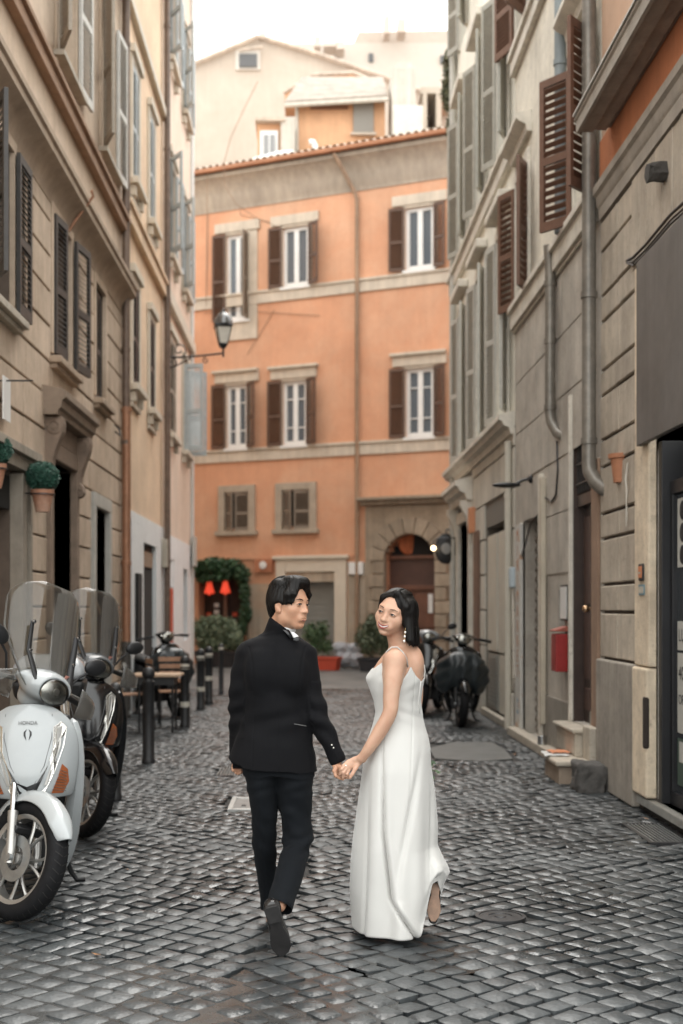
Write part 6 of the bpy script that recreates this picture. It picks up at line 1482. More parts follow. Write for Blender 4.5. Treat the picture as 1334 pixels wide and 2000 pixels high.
# fringe locks: over the near temple and over the far brow, the forehead bare between them
for x0, y0, z0, x1, y1, z1, r0, r1 in ((-.030,.060,.106,-.068,.064,.052,.018,.015),(-.068,.064,.052,-.072,.054,.012,.015,.009),(-.040,.050,.106,-.076,.044,.046,.020,.019),(-.076,.044,.046,-.078,.036,.004,.019,.009),
    (-.068,.058,.012,-.066,.062,.000,.009,.004),(-.034,.066,.100,-.062,.076,.050,.011,.009),(-.062,.076,.050,-.066,.072,.012,.009,.004),
    (-.006,.060,.110,.034,.072,.092,.015,.012),(.034,.072,.092,.062,.070,.050,.012,.009),(.062,.070,.050,.066,.066,.016,.009,.003),(.020,.050,.108,.066,.050,.062,.018,.016),(.066,.050,.062,.072,.046,.020,.016,.009)):
    H.cone(L(x0,y0,z0), L(x1,y1,z1), r0, r1, .008)
H.ell(L(-.004,.040,.112), (.050,.050,.022), HM, .02)
hair = H.obj('hair', M_hair, man, disp=hair_disp(HM, .0013, 30, 0), smooth=1)
rh = random.Random(4); q = MB()
for k in range(150):     # loose strands lying along the cut
    a = rh.uniform(-3.1, 3.1); e0 = rh.uniform(.15, .9); e1 = e0 + rh.uniform(.35, .7); cen = Vector((0,-.020,.046)); rr = Vector((.085,.101,.085))*rh.uniform(1.0, 1.035)
    if abs(a) < 1.0 and e1 > 1.0: e1 = 1.0
    pts = []
    for j in range(5):
        e = e0 + (e1-e0)*j/4; aa = a + .12*math.sin(j*.9+k); pts.append(L(*(cen + Vector((rr.x*math.sin(aa)*math.sin(e), rr.y*math.cos(aa)*math.sin(e), rr.z*math.cos(e) + .003*math.cos(e))))))
    q.tube(pts, [.0006,.0010,.0011,.0009,.0003], 4)
q.obj('hair_strands', M_hair, hair)['kind'] = 'stuff'

# shirt collar, bow tie, jacket collar
S_ = Field((nb.x-.13, 5.93, 1.37), (nb.x+.17, 6.28, 1.60), .0032)
S_.cone(Pm(543,1246,.03), Pm(556,1222,.0), .0600, .0585, .01)
ctop = lambda X: Pm(0,1202).z - (X - Pm(528,0).x) * .70
S_.clip(lambda X, Y, Z: (Z - ctop(X) - .008 - .10*np.clip(X-Pm(535,0).x,0,1) + 0*Y))
S_.obj('shirt_collar', M_shirt, man, smooth=1)
MB().prism([Pm(568,1234,-.080), Pm(575,1235,-.076), Pm(584,1243,-.072), Pm(574,1246,-.076)], (0,0,0), (-.004,.02,0)).obj('collar_wing', M_shirt, man, bevel=.002)
bt = MB(); bt.loft([[Pm(573,1249,-.086)+Vector((0,a*.006,b*.005)) for a, b in ((-1,-1),(1,-1),(1,1),(-1,1))], [Pm(579,1249,-.084)+Vector((0,a*.008,b*.008)) for a, b in ((-1,-1),(1,-1),(1,1),(-1,1))], [Pm(584,1248,-.082)+Vector((0,a*.007,b*.010)) for a, b in ((-1,-1),(1,-1),(1,1),(-1,1))]])
bt.obj('bow_tie', M_satin, man, bevel=.003)

J = Field((-.56, 5.86, .78), (.22, 6.42, 1.62), .0038)
def js(py, Lx, Rx, b, dy=.02, rot=0.0):
    a, c = Pm(Lx, py, dy), Pm(Rx, py, dy); return (a.z, (a.x+c.x)/2, YM+dy, (c.x-a.x)/2, b, rot)
J.stack([js(1240,508,574,.070,.03), js(1246,494,588,.082), js(1256,477,602,.098), js(1272,468,611,.112), js(1300,468,610,.122), js(1335,471,607,.122), js(1370,474,604,.116), js(1398,472,604,.114), js(1425,466,608,.120), js(1455,456,612,.130), js(1480,446,616,.134), js(1500,441,619,.136), js(1518,441,619,.137)], .0, ex=2.25)
J.chain([Pm(592,1278,.02), Pm(599,1315,.01), Pm(606,1355,.0), Pm(622,1398,-.02), Pm(644,1448,-.03), Pm(659,1483,-.04)], [.062,.061,.058,.052,.044,.0385], .035)
J.chain([Pm(488,1278,.03), Pm(476,1315,.03), Pm(469,1360,.035), Pm(468,1395,.055), Pm(466,1440,.11), Pm(464,1480,.145)], [.062,.060,.055,.050,.044,.038], .035)
J.ell(Pm(508,1310,-.075), (.06,.035,.085), None, .05); J.ell(Pm(575,1312,-.075), (.055,.035,.085), None, .05)     # shoulder blades
J.cone(Pm(539,1248,.03), Pm(549,1221,.0), .0670, .0665, .03)                      # stand of the collar
zt = Pm(0,1207).z
hemL = Pm(440,1476); 
def jclip(X, Y, Z):
    # neck opening follows the tilted collar; wavy hem; hollow neck
    top = Z - ctop(X) + .006
    px = VX + F * X / YM
    hem_py = np.interp(px.ravel(), [436,442,456,473,476,500,540,566,600,612,622], [1474,1478,1487,1493,1497,1501,1503,1504,1511,1516,1512]).reshape(px.shape)
    hem = (CH - (hem_py - VY) * YM / F) - Z
    hem = np.where((px > 636) | ((Y > YM + .09) & (px < 480)), -1.0, hem)
    sl_ = ((X - Pm(659,0).x)*.44 - (Z - Pm(0,1486).z)*.9) - .006      # right cuff plane
    sl_ = np.where(px > 634, sl_, -1.0)
    return np.maximum(np.maximum(top, hem), sl_)
J.clip(jclip)
J.cone(Pm(541,1248,.03), Pm(560,1206,.0), .0615, .0615, .004, 'sub')
# vent slit
va, vb = Pm(482,1405,-.11), Pm(474,1500,-.125)
J.cone(va, vb, .002, .004, .004, 'sub')
def jdisp(p, n):
    x = (VX + F*p[:, 0]/YM); y = VY - F*(p[:, 2]-CH)/YM
    back = np.clip(-n[:, 1], 0, 1)
    d = .0022*snoise(p, 9, 1.0) + .0010*snoise(p, 24, 3.0)
    # drag lines from the near shoulder to the far hip, and folds in the sleeves
    u = (x - 470)*.55 - (y - 1290)*1.0
    d += back * .0048 * np.sin(u/13.0 + .6*np.sin(y/17)) * np.exp(-((y-1385)/55)**2) * (x < 600)
    d += back * .0044 * np.sin((y + .35*(x-540))/7.5) * np.exp(-((y-1402)/22)**2) * (x < 612)
    arm = (x > 606) & (y > 1330)
    d += arm * .0054 * np.sin((y*.9 - x*.55)/5.2 + .8*np.sin(x/9)) * (np.exp(-((y-1400)/38)**2) + .35)
    arml = (x < 478) & (y < 1440)
    d += arml * .0051 * np.sin((y + x*.4)/5.5) * (np.exp(-((y-1390)/32)**2) + .25)
    d -= back * .0022 * np.exp(-((x - (541 + .02*(y-1300)))/1.3)**2) * (y > 1255)          # centre back seam
    d -= back * .0018 * (np.exp(-((x - (500 - .03*(y-1300)))/1.2)**2)) * (y > 1330)
    d -= .0022 * np.exp(-(((x-597) + .28*(y-1262) - .0022*(y-1262)**2)/2.0)**2) * (y < 1350) * (y > 1262)   # armhole seam
    d -= .0022 * np.exp(-(((x-487) - .28*(y-1262) + .0022*(y-1262)**2)/2.0)**2) * (y < 1350) * (y > 1262)
    return d
jacket = J.obj('jacket', M_wool, man, disp=jdisp, smooth=2)
MB().tube([Pm(575,1414,-.113), Pm(586,1416,-.100), Pm(598,1418,-.080)], .0022, 6).obj('pocket_welt', mat('grey_welt', (.10,.10,.10), .5), jacket)
# satin facing of the turned collar
cf = MB(); cf.loft([[Pm(549,1219,-.040), Pm(562,1229,-.050), Pm(574,1243,-.060)], [Pm(551,1229,-.058), Pm(560,1238,-.066), Pm(567,1247,-.070)]], cap=False, closed=False)
o = cf.obj('collar_facing', M_satin, jacket, smooth=180); so_ = o.modifiers.new('s', 'SOLIDIFY'); so_.thickness = .003
for k in range(4):
    c = Pm(648+3.3*k, 1455+5.6*k, -.078 + .002*k)
    MB().ball(c + Vector((0,-.0,0)), (.0042,.0042,.0042), 8, 5).obj('cuff_button', mat('pearl_button', (.6,.58,.52), .2), jacket, smooth=180)

# trousers
T = Field((-.42, 5.70, .02), (.08, 6.62, 1.0), .0038)
def ts(py, Lx, Rx, b, Y): 
    a, c = P(Lx, py, Y), P(Rx, py, Y); return (a.z, (a.x+c.x)/2, Y, (c.x-a.x)/2, b, 0)
T.stack([ts(1440,478,606,.11,6.14), ts(1512,476,610,.11,6.14)], .0)
T.stack([ts(1500,476,545,.105,6.14), ts(1551,485,537,.100,6.15), ts(1594,491,541,.088,6.17), ts(1652,493,539,.075,6.22), ts(1702,500,541,.070,6.30), ts(1756,508,546,.066,6.38), ts(1792,510,548,.064,6.42)], .02)
def seg(a, b, ra, rb, k=.02): T.cone(a, b, ra, rb, k)
T.stack([ts(1500,541,611,.105,6.14), ts(1551,541,610,.100,6.15), ts(1594,549,609,.088,6.17), ts(1640,555,608,.076,6.16)], .03)
T.chain([P(582,1635,6.16), P(576,1665,6.10), P(566,1705,5.98), P(551,1752,5.86), P(546,1770,5.81)], [.067,.066,.065,.062,.062], .03)
T.cone(P(566,1590,6.10), P(590,1640,6.11), .03, .035, .03)
cp_, cn = P(548,1774,5.81), Vector((-.38,-.62,-.75)).normalized()
def tclip(X, Y, Z):
    cuf = ((X-cp_.x)*cn.x + (Y-cp_.y)*cn.y + (Z-cp_.z)*cn.z); cuf = np.where(Y < 6.02, cuf, -1)
    return np.maximum(cuf, .06 - Z)
T.clip(tclip)
T.cone(P(542,1792,5.76), P(548,1771,5.81), .053, .053, .003, 'sub')
def tdisp(p, n):
    x = VX + F*p[:, 0]/p[:, 1]; y = VY - F*(p[:, 2]-CH)/p[:, 1]
    d = .0018*snoise(p, 10, 5.0) + .0010*snoise(p, 26, 2.0)
    rt = x > 545
    d += rt * .0050 * np.sin((y + .5*(x-580))/4.6 + .7*np.sin(x/8)) * np.exp(-((y-1652)/24)**2)
    d += rt * .0030 * np.sin((y - .8*(x-580))/7.0) * np.exp(-((y-1600)/30)**2)
    d += .0030 * np.sin((y + .4*x)/5.0) * np.exp(-((y-1540)/16)**2)
    d += (~rt) * .0028 * np.sin((y - .5*x)/6.0 + np.sin(x/7)) * np.exp(-((y-1660)/60)**2)
    d -= .0016 * np.exp(-((x - (512 + .04*(y-1600)))/1.2)**2) * (~rt)
    return d
T.obj('trousers', M_trou, man, disp=tdisp, smooth=2)

# shoes: uppers and soles
def shoe(name, heel, toe, up, side, L_=.285):
    """heel and toe on the sole line, UP from the sole into the shoe"""
    heel, toe = Vector(heel), Vector(toe); f = (toe - heel).normalized(); up = (Vector(up) - f * Vector(up).dot(f)).normalized(); sd = f.cross(up).normalized()
    Ln = (toe - heel).length
    o = Field([min(heel[i], toe[i]) - .11 for i in range(3)], [max(heel[i], toe[i]) + .11 for i in range(3)], .003)
    W = lambda u, s, h: heel + f*(u*Ln) + sd*s + up*h
    o.chain([W(.10,0,.040), W(.30,0,.042), W(.52,.004,.034), W(.74,.006,.028), W(.90,.003,.022)], [.036,.036,.040,.043,.030], .02)
    o.cone(W(.12,0,.05), W(.16,0,.100), .034, .038, .02)
    o.cone(W(.10,0,.115), W(.18,0,.150), .033, .035, .0, 'sub')
    A = np.array([up.x, up.y, up.z]); h0 = heel
    o.clip(lambda X, Y, Z: .006 - ((X-h0.x)*A[0] + (Y-h0.y)*A[1] + (Z-h0.z)*A[2]))
    sh = o.obj('shoe', M_leath, man, smooth=2)
    outl = [(-.005,.026),(.04,.033),(.15,.034),(.32,.028),(.45,.028),(.60,.040),(.74,.046),(.86,.042),(.95,.028),(1.0,.008)]
    pts = [W(u, -s_+.004*u, 0) for u, s_ in outl] + [W(u, s_+.004*u, 0) for u, s_ in outl[::-1]]
    MB().prism(pts, (0,0,0), up*.009).obj('sole', mat('worn_sole', (.010,.009,.009), .4, var=.4, scale=30), sh, bevel=.002)
    hp = [W(u, -s_*.98, 0) for u, s_ in outl[:4]] + [W(u, s_*.98, 0) for u, s_ in outl[:4][::-1]]
    MB().prism(hp, -up*.022, up*.0).obj('heel', mat('black_heel', (.015,.014,.014), .5, var=.4, scale=30), sh, bevel=.002)
    return sh
shoe('shoe', P(530,1768,5.70), P(552,1867,5.74), Vector((-.12,1,.35)), None)
shoe('shoe', (P(534,0,6.40).x, 6.38, .012), (P(536,0,6.40).x, 6.66, .002), Vector((0,0,1)), None)
# ================================================================ the woman in the white dress
YW = 6.15
def Pw(px, py, dy=0.0): return P(px, py, YW + dy)
M_skw = skin('woman_skin', (.54,.335,.235), None)
M_lipw = mat('woman_lips', (.27,.045,.035), .5)
M_dress = mat('ivory_crepe', (.53,.52,.495), .62, sheen=.3, bump=.0004, bscale=500, spec=.35)
wom = thing('person', 'smiling woman in a long ivory slip dress with a black bob, looking back', 'person', (P(770,1810,6.2).x, 6.2, 0))
HW = frame(P(770, 1197, 6.10), (-math.sin(R(30)), -math.cos(R(30)), 0), roll=R(16), pitch=R(-3))
L = lambda x, y, z: HW @ Vector((x, y, z))
HR = R(150)      # heading of the body: to the left and a little away
hd2 = (math.cos(HR), math.sin(HR))
B = Field((.12, 5.82, -.01), (.72, 6.45, 1.70), .0030)
head(B, HW, fem=True, smile=True, sc=.985)
nb = Pw(786, 1262, .0)
B.cone(L(0,-.028,-.05), nb, .047, .052, .02); B.cone(L(.01,.0,-.06), nb + Vector((-.018,-.012,.01)), .040, .046, .02)
B.cone(L(.050,-.022,-.040), nb + Vector((-.035,-.035,.0)), .009, .010, .018)
def wsec(py, Lx, Rx, b, dy=0.0, rot=None):
    a_, c_ = Pw(Lx, py, dy), Pw(Rx, py, dy); half = (c_.x - a_.x)/2
    u = math.sqrt(max(half**2 - (b*math.sin(HR))**2, .0016)) / abs(math.cos(HR))
    return (a_.z, (a_.x+c_.x)/2, YW+dy, u, b, HR)
TOR = [wsec(1262,766,812,.050), wsec(1270,757,820,.095), wsec(1280,746,825,.130), wsec(1292,737,829,.148), wsec(1308,727,829,.152), wsec(1325,720,827,.148), wsec(1345,724,823,.138), wsec(1366,731,820,.128), wsec(1388,735,822,.124), wsec(1414,733,825,.128), wsec(1440,728,829,.135), wsec(1468,726,830,.145), wsec(1500,726,828,.145)]
B.stack(TOR, .03)
B.ell(Pw(812,1292,-.03), (.035,.05,.06), None, .03)
aw = [P(772,1290,6.01), P(768,1322,5.99), P(764,1360,5.98), P(761,1393,5.975), P(741,1430,5.99), P(722,1460,6.0), P(707,1481,6.02)]
B.chain(aw, [.050,.0455,.0385,.0345,.0335,.0270,.0205], .03)
B.ell(P(771,1286,6.01), (.048,.046,.048), None, .03)
ar2 = [P(806,1292,6.30), P(812,1360,6.32), P(800,1430,6.34), P(790,1470,6.30)]
B.chain(ar2, [.042,.036,.030,.022], .03)
# left hand: back of the hand towards us, fingers folding over his
pal = P(690,1491,6.04)
B.cone(aw[-1], pal, .0205, .0265, .014, flat=((.15,-1,-.2), .55))
B.cone(P(695,1488,6.035), P(683,1495,6.035), .026, .026, .01, flat=((.15,-1,-.2), .45))
FN = ((P(681,1487,6.035), P(671,1495,6.025), P(664,1504,6.035), .0082), (P(678,1492,6.03), P(668,1502,6.018), P(664,1513,6.03), .0086), (P(679,1498,6.028), P(671,1509,6.018), P(670,1519,6.028), .0084), (P(683,1502,6.03), P(678,1512,6.022), P(680,1520,6.03), .0074))
for a, m_, b, r0 in FN:
    B.cone(pal, a, .016, r0*1.12, .008); B.cone(a, m_, r0*1.05, r0, .003); B.cone(m_, b, r0, r0*.78, .003)
B.cone(P(700,1490,6.03), P(693,1503,6.015), .0135, .0100, .008); B.cone(P(693,1503,6.015), P(688,1512,6.01), .0098, .0088, .003); B.cone(P(688,1512,6.01), P(684,1519,6.01), .0086, .0070, .003)
# legs under the dress
B.chain([Pw(765,1500,.05), P(745,1650,6.20), P(742,1780,6.28), P(738,1800,6.26)], [.085,.055,.033,.028], .02)
B.chain([Pw(790,1500,-.02), P(805,1660,6.15), P(846,1712,6.08)], [.085,.052,.032], .02)
B.obj('body', M_skw, wom, smooth=2)
face_parts(wom, HW, M_lipw, M_skw, fem=True, smile=True, gaze=(-.0005,0), sc=.985)
o = MB().lathe([(.0086,-.0015),(.0094,-.0015),(.0094,.0015),(.0086,.0015)], (0,0,0), n=16).obj('ring', mat('silver', (.8,.8,.78), .15, metal=1), wom, smooth=40)
o.matrix_parent_inverse = Matrix(); d_ = (FN[1][1]-FN[1][0]).normalized(); o.matrix_basis = wmat(wom).inverted() @ Matrix.LocRotScale(FN[1][0].lerp(FN[1][1], .35), d_.to_track_quat('Z','Y'), None)

# straight black bob, parted high on the left
H = Field((P(735,0,6.1).x, 5.93, 1.33), (P(835,0,6.1).x, 6.34, 1.70), .0028)
H.ell(L(0,-.018,.040), (.0815,.100,.0815), HW, .01)
H.ell(L(.000,-.040,.000), (.078,.072,.075), HW, .02)
# side curtains fall by gravity, so they are laid out in the world
down = Vector((0,0,-1))
for (sx, sy, sz, ln, r0, r1, lx) in ((.074,.030,.030,.135,.016,.015,.0),(.080,.008,.030,.150,.020,.019,.0),(.080,-.018,.030,.158,.022,.021,.0),(.074,-.045,.020,.155,.024,.022,.0),(.055,-.070,.010,.150,.026,.022,.0),(.028,-.088,.0,.145,.026,.022,.0),(.0,-.094,.0,.140,.026,.022,.0),(-.03,-.085,.0,.125,.024,.018,0)):
    a = L(sx, sy, sz); b = a + Vector((.012+lx,0,-ln)); H.cone(L(sx*.9, sy*.9, sz+.03), a, r0*1.1, r0, .02); H.cone(a, b, r0, r1, .02)
H.cone(L(.020,.052,.106), L(.071,.042,.052), .014, .013, .015); H.cone(L(.071,.042,.052), L(.080,.030,-.030), .014, .013, .012)
H.cone(L(.010,.050,.100), L(-.052,.046,.066), .016, .014, .02); H.cone(L(-.052,.046,.066), L(-.073,.020,.010), .013, .008, .012)
H.ell(L(-.005,.120,-.006), (.064,.098,.106), HW, .004, 'sub')
H.ell(L(-.002,.110,-.060), (.070,.075,.070), HW, .006, 'sub')
zc = P(0,1261,6.1).z
H.clip(lambda X, Y, Z: zc + .006*np.sin(X*260) + .012*np.clip((X - P(806,0,6.1).x)*10, -.6, .6) - Z)
inv = np.array(HW.inverted(), float)
def whd(p, n):
    q = p @ inv[:3, :3].T + inv[:3, 3]; a = np.arctan2(q[:, 0], q[:, 1]+.01); low = np.clip((1.50 - p[:, 2])*12, 0, 1)
    s = np.sin(a*34 + 1.5*np.sin(a*7)) * .5 + np.sin(a*61 + 2) * .3 + np.sin(p[:, 0]*420 + p[:, 1]*260) * low * .6
    part = np.exp(-((q[:, 0] - .013)/.0035)**2) * (q[:, 2] > .05) * (q[:, 1] > -.02)
    return .0006 * s - .005 * part
hair = H.obj('hair', M_hair, wom, disp=whd, smooth=1)
q = MB(); rh = random.Random(3)
for k in range(46):
    x = rh.uniform(798, 819); Yh = rh.uniform(6.03, 6.19); p0 = P(x, 1225, Yh)
    q.tube([p0, P(x+rh.uniform(-.8,.8), 1250, Yh), P(x+rh.uniform(-2,1.5), 1262+rh.uniform(0,5), Yh)], [.0012,.0012,.0003], 4)
for k in range(110):
    a = rh.uniform(.95, 3.6); s_, c_ = math.sin(a), math.cos(a); e = rh.uniform(1.0, 1.05)
    p1 = L(s_*.050*e, c_*.060-.020, .104*e); p2 = L(s_*.083*e, c_*.098*e-.020, .045); p3 = L(s_*.088*e, c_*.104*e-.022, .0)
    ln = rh.uniform(.10, .135); q.tube([p1, p2, p3, p3+Vector((.008+rh.uniform(-.003,.006),rh.uniform(-.004,.004),-ln*.6)), p3+Vector((.011+rh.uniform(-.006,.010),rh.uniform(-.006,.006),-ln))], [.0006,.0009,.0009,.0009,.0003], 4)
q.obj('hair_strands', M_hair, hair)['kind'] = 'stuff'
M_pearl = mat('pearl', (.75,.72,.68), .12, spec=.8)
er = MB().tube([P(792,1226,5.995), P(789,1256,5.99)], .0008, 5).obj('earring', mat('gold', (.7,.5,.25), .25, metal=1), wom)
for y, r in ((1235,.0050),(1243,.0053),(1252,.0060)): MB().ball(P(791.5-(y-1235)*.12,y,5.99), (r*.9,r*.9,r*1.15), 10, 8).obj('pearl', M_pearl, er, smooth=180)

# dress: one loft from neckline to hem; torso sections above, bias cut skirt below
rows = [(1262,757,818),(1280,744,826),(1292,736,830),(1308,726,830),(1325,718,829),(1345,722.5,825),(1366,730,822),(1388,734,824),(1407,731,827),(1420,727,830),(1440,720,836),(1462,715,840),(1495,710,841),(1540,704,848),(1575,699,851),(1612,694,853),(1650,689,852),(1684,686,864),(1712,685,874),(1738,684,879),(1775,686,866),(1812,689,862)]
PYS = np.linspace(1262, 1812, 276)
def smooth_(v, n=9):
    k = np.hanning(n+2); k /= k.sum(); return np.convolve(np.pad(v, (n+1)//2, 'edge'), k, 'valid')[:len(v)]
LPS = smooth_(np.interp(PYS, [r[0] for r in rows], [r[1] for r in rows])); RPS = smooth_(np.interp(PYS, [r[0] for r in rows], [r[2] for r in rows]))
BBS = smooth_(np.interp(PYS, [1262,1270,1280,1292,1308,1325,1345,1366,1388,1414,1440,1468,1500], [.060,.100,.135,.153,.158,.155,.145,.134,.130,.141,.158,.172,.175]))
DPS = smooth_(np.interp(PYS, [1262,1388,1440,1500,1600,1700,1812], [.13,.13,.170,.195,.22,.24,.255]))
def rad(py, phi):
    k = YW/F; L0, R0 = np.interp(py, PYS, LPS)*k, np.interp(py, PYS, RPS)*k; half = (R0-L0)/2
    b = np.interp(py, PYS, BBS); u = math.sqrt(max(half**2 - (b*math.sin(HR))**2, .0016))/abs(math.cos(HR))
    r1 = 1/math.sqrt((math.cos(phi-HR)/u)**2 + (math.sin(phi-HR)/b)**2)
    d = np.interp(py, PYS, DPS); r2 = 1/math.sqrt((math.cos(phi)/half)**2 + (math.sin(phi)/d)**2)
    w = min(1, max(0, (py-1395)/110)); w = w*w*(3-2*w); r = r1*(1-w) + r2*w
    q = phi - HR; q = (q + math.pi) % (2*math.pi) - math.pi
    r += .012*math.exp(-((py-1322)/15)**2)*(math.exp(-((abs(q)-.42)/.26)**2)) - .006*math.exp(-((py-1315)/16)**2)*math.exp(-(q/.14)**2)
    return (L0+R0)/2 - VX*k, r
NA, NR = 240, 150
cols = []
for k in range(NA):
    phi = 2*math.pi*k/NA; c, s = math.cos(phi), math.sin(phi)
    cx, r = rad(1308, phi); pxa = VX + (cx + r*c)/(YW/F)
    if s < .12: top = np.interp(pxa, [700,722,735,750,757,788,797,803,811,821,830,840], [1318,1312,1296,1280,1316,1322,1300,1309,1320,1330,1321,1318])
    else: top = np.interp(pxa, [700,722,735,750,790,815,830], [1316,1312,1300,1305,1325,1328,1321])
    cx, r = rad(1800, phi); pxb = VX + (cx + r*c)/(YW/F)
    if s < .35: lift = np.interp(pxb, [684,800,811,826,838,846,856,868,884], [0,2,5,38,100,104,72,66,72])
    else: lift = np.interp(pxb, [684,800,840,884], [0,2,40,72])
    col = []
    for j in range(NR):
        v = j/(NR-1); py = top + (1812 - top)*v
        t = max(0, (py-1440)/372)
        cx, r = rad(py, phi); xp = VX + (cx + r*c)/(YW/F); near = 1 if s < 0 else .6
        fx = 744 + (758-744)*(t-.48)/.35 if t > .48 else 744 - 4*(.48-t)
        if t > .8: fx = 757 + (t-.8)*230
        g = 0
        if s < .2:
            m = min(1, t*1.8)
            g += -.030*math.exp(-((xp-fx)/3.6)**2)*m + .018*math.exp(-((xp-fx-11)/7.5)**2)*m
            g += -.018*math.exp(-((xp-(818-75*max(0,t-.05)))/6.0)**2)*math.exp(-((t-.40)/.26)**2) + .012*math.exp(-((xp-(800-30*t))/11)**2)*t
            g += -.016*math.exp(-((xp-(722-14*t))/4.6)**2)*t - .010*math.exp(-((xp-(842-6*t))/4)**2)*min(1,t*3)*(t<.9)
            # drag wrinkles at the waist, under the arm and at the bust
            g += .0034*math.sin((py-.4*xp)/4.3)*math.exp(-((py-1393)/15)**2)*(1 if xp > 775 else .3)
            g += .0026*math.sin((py+.55*xp)/4.2)*math.exp(-((py-1342)/18)**2)*math.exp(-((xp-800)/18)**2)
            g += .0028*math.sin((py*.7+xp)/3.8)*math.exp(-((py-1314)/13)**2)*(xp < 757)
            g -= .0030*math.exp(-((xp-(806-.06*(py-1340)))/1.2)**2)*(py < 1560)
            g -= .0026*math.exp(-((xp-(748-.02*(py-1340)))/1.2)**2)*(py > 1430)*(t < .5)
        g += .014*t*math.sin(xp/10.5 + 2.2*t + .7*math.sin(xp/19)) + .004*t*math.sin(xp/6.3 - 3*t)
        r += g*near*abs(s)**.5
        pz = py - (lift*((t-.55)/.45)**1.25 if t > .55 else 0)
        Yc = YW + .02*max(0,t)
        yy = Yc + r*s
        col.append(Vector((cx + r*c, yy, CH - (pz-VY)*YW/F - (0 if t < .9 else 0))))
    cols.append(col)
rings = [[cols[k][j] for k in range(NA)] for j in range(NR)]
dr_ = MB().loft(rings, cap=False); dress = dr_.obj('dress', M_dress, wom, smooth=180, recalc=False)
md = dress.modifiers.new('s','SOLIDIFY'); md.thickness = .003
# straps
MB().tube([P(750,1282,6.02), P(756,1272,5.985), P(765,1264,5.98), P(776,1264,5.98), P(786,1273,5.98), P(793,1285,5.99), P(797,1303,6.02)], .0042, 6, flat=.6).obj('strap', M_dress, dress, smooth=180)
MB().tube([P(823,1288,6.20), P(829,1300,6.19), P(830,1312,6.17), P(828,1322,6.15)], .0034, 6, flat=.6).obj('strap', M_dress, dress, smooth=180)
MB().tube([P(822,1330,6.02), P(820,1350,6.02), P(817,1372,6.03), P(820,1394,6.035)], [.002,.0028,.0028,.002], 6).obj('back_zip', M_dress, dress, smooth=180)
# lifted heeled shoe: sole towards us
M_sole = mat('tan_sole', (.20,.115,.07), .5, var=.25, scale=30)
t_ = Vector(P(846,1800,6.0)); h_ = Vector(P(852,1712,6.06)); f = (t_-h_).normalized(); sd = Vector((1,0,.12)).normalized(); sd = (sd - f*sd.dot(f)).normalized(); upv = f.cross(sd).normalized(); upv = -upv if upv.y < 0 else upv
Ln = (t_-h_).length
Wp = lambda u, s, h: h_ + f*(u*Ln) + sd*s + upv*h
foot = Field([min(t_[i],h_[i])-.09 for i in range(3)], [max(t_[i],h_[i])+.09 for i in range(3)], .003)
foot.chain([Wp(.06,0,.035), Wp(.35,0,.034), Wp(.65,0,.026), Wp(.95,0,.016)], [.026,.026,.030,.020], .015).cone(Wp(.05,0,.04), Wp(.0,0,.11), .026, .028, .02)
A = np.array(upv[:]); h0 = h_; foot.clip(lambda X, Y, Z: .003 - ((X-h0.x)*A[0]+(Y-h0.y)*A[1]+(Z-h0.z)*A[2]))
sh = foot.obj('shoe', M_leath, wom, smooth=2)
ol = [(-.02,.012),(.05,.020),(.2,.021),(.42,.019),(.6,.028),(.76,.032),(.9,.024),(1.0,.010)]
MB().prism([Wp(u,-s,-.002) for u, s in ol] + [Wp(u,s,-.002) for u, s in ol[::-1]], (0,0,0), upv*.006).obj('sole', M_sole, sh, bevel=.002)
MB().loft([[Wp(.10+.055*math.cos(a), .018*math.sin(a), 0) for a in [2*math.pi*k/10 for k in range(10)]], [Wp(.06+.03*math.cos(a), .010*math.sin(a), -.045) for a in [2*math.pi*k/10 for k in range(10)]]]).obj('heel', mat('black_heel', (.015,.014,.014), .5), sh, smooth=40)
f2 = Field((P(738,0,6.26).x-.08, 6.10, -.005), (P(738,0,6.26).x+.08, 6.40, .12), .003); b0 = Vector((P(738,0,6.26).x, 6.30, .03)); f2.chain([b0, b0+Vector((-.03,-.02,-.002)), b0+Vector((-.05,.05,-.01))], [.03,.03,.018], .01); f2.obj('shoe', M_leath, wom)
# ================================================================ scooters
M_tyre = mat('tyre_rubber', (.008,.008,.009), .75, var=.3, scale=30, spec=.2)
M_alu = mat('grey_alloy', (.42,.41,.39), .35, metal=.75, var=.1)
M_chrome = mat('chrome', (.6,.6,.6), .2, metal=1)
M_wpaint = mat('white_scooter_paint', (.36,.38,.385), .22, coat=.6, var=.03, scale=6)
M_bpaint = mat('black_scooter_paint', (.005,.005,.006), .18, coat=.3)
M_plast = mat('black_plastic', (.014,.014,.015), .45, var=.2, scale=20, spec=.4)
M_gplast = mat('smoke_plastic', (.10,.10,.10), .3, spec=.5)
M_grpaint = mat('silver_grey_paint', (.25,.26,.27), .25, coat=.5)
M_seat = mat('black_seat', (.012,.011,.011), .55, bump=.001, bscale=80)
M_screen = glass('clear_screen', (.96,.95,.92), .04, .84, milk=.10)
M_lens = glass('clear_lens', (.9,.9,.88), .05, .75)
M_refl = mat('reflector', (.75,.74,.70), .12, metal=1, bump=.002, bscale=120)
M_amber = mat('amber_lens', (.32,.09,.03), .2, spec=.7, bump=.002, bscale=200)
M_redl = mat('red_lens', (.5,.03,.02), .2)

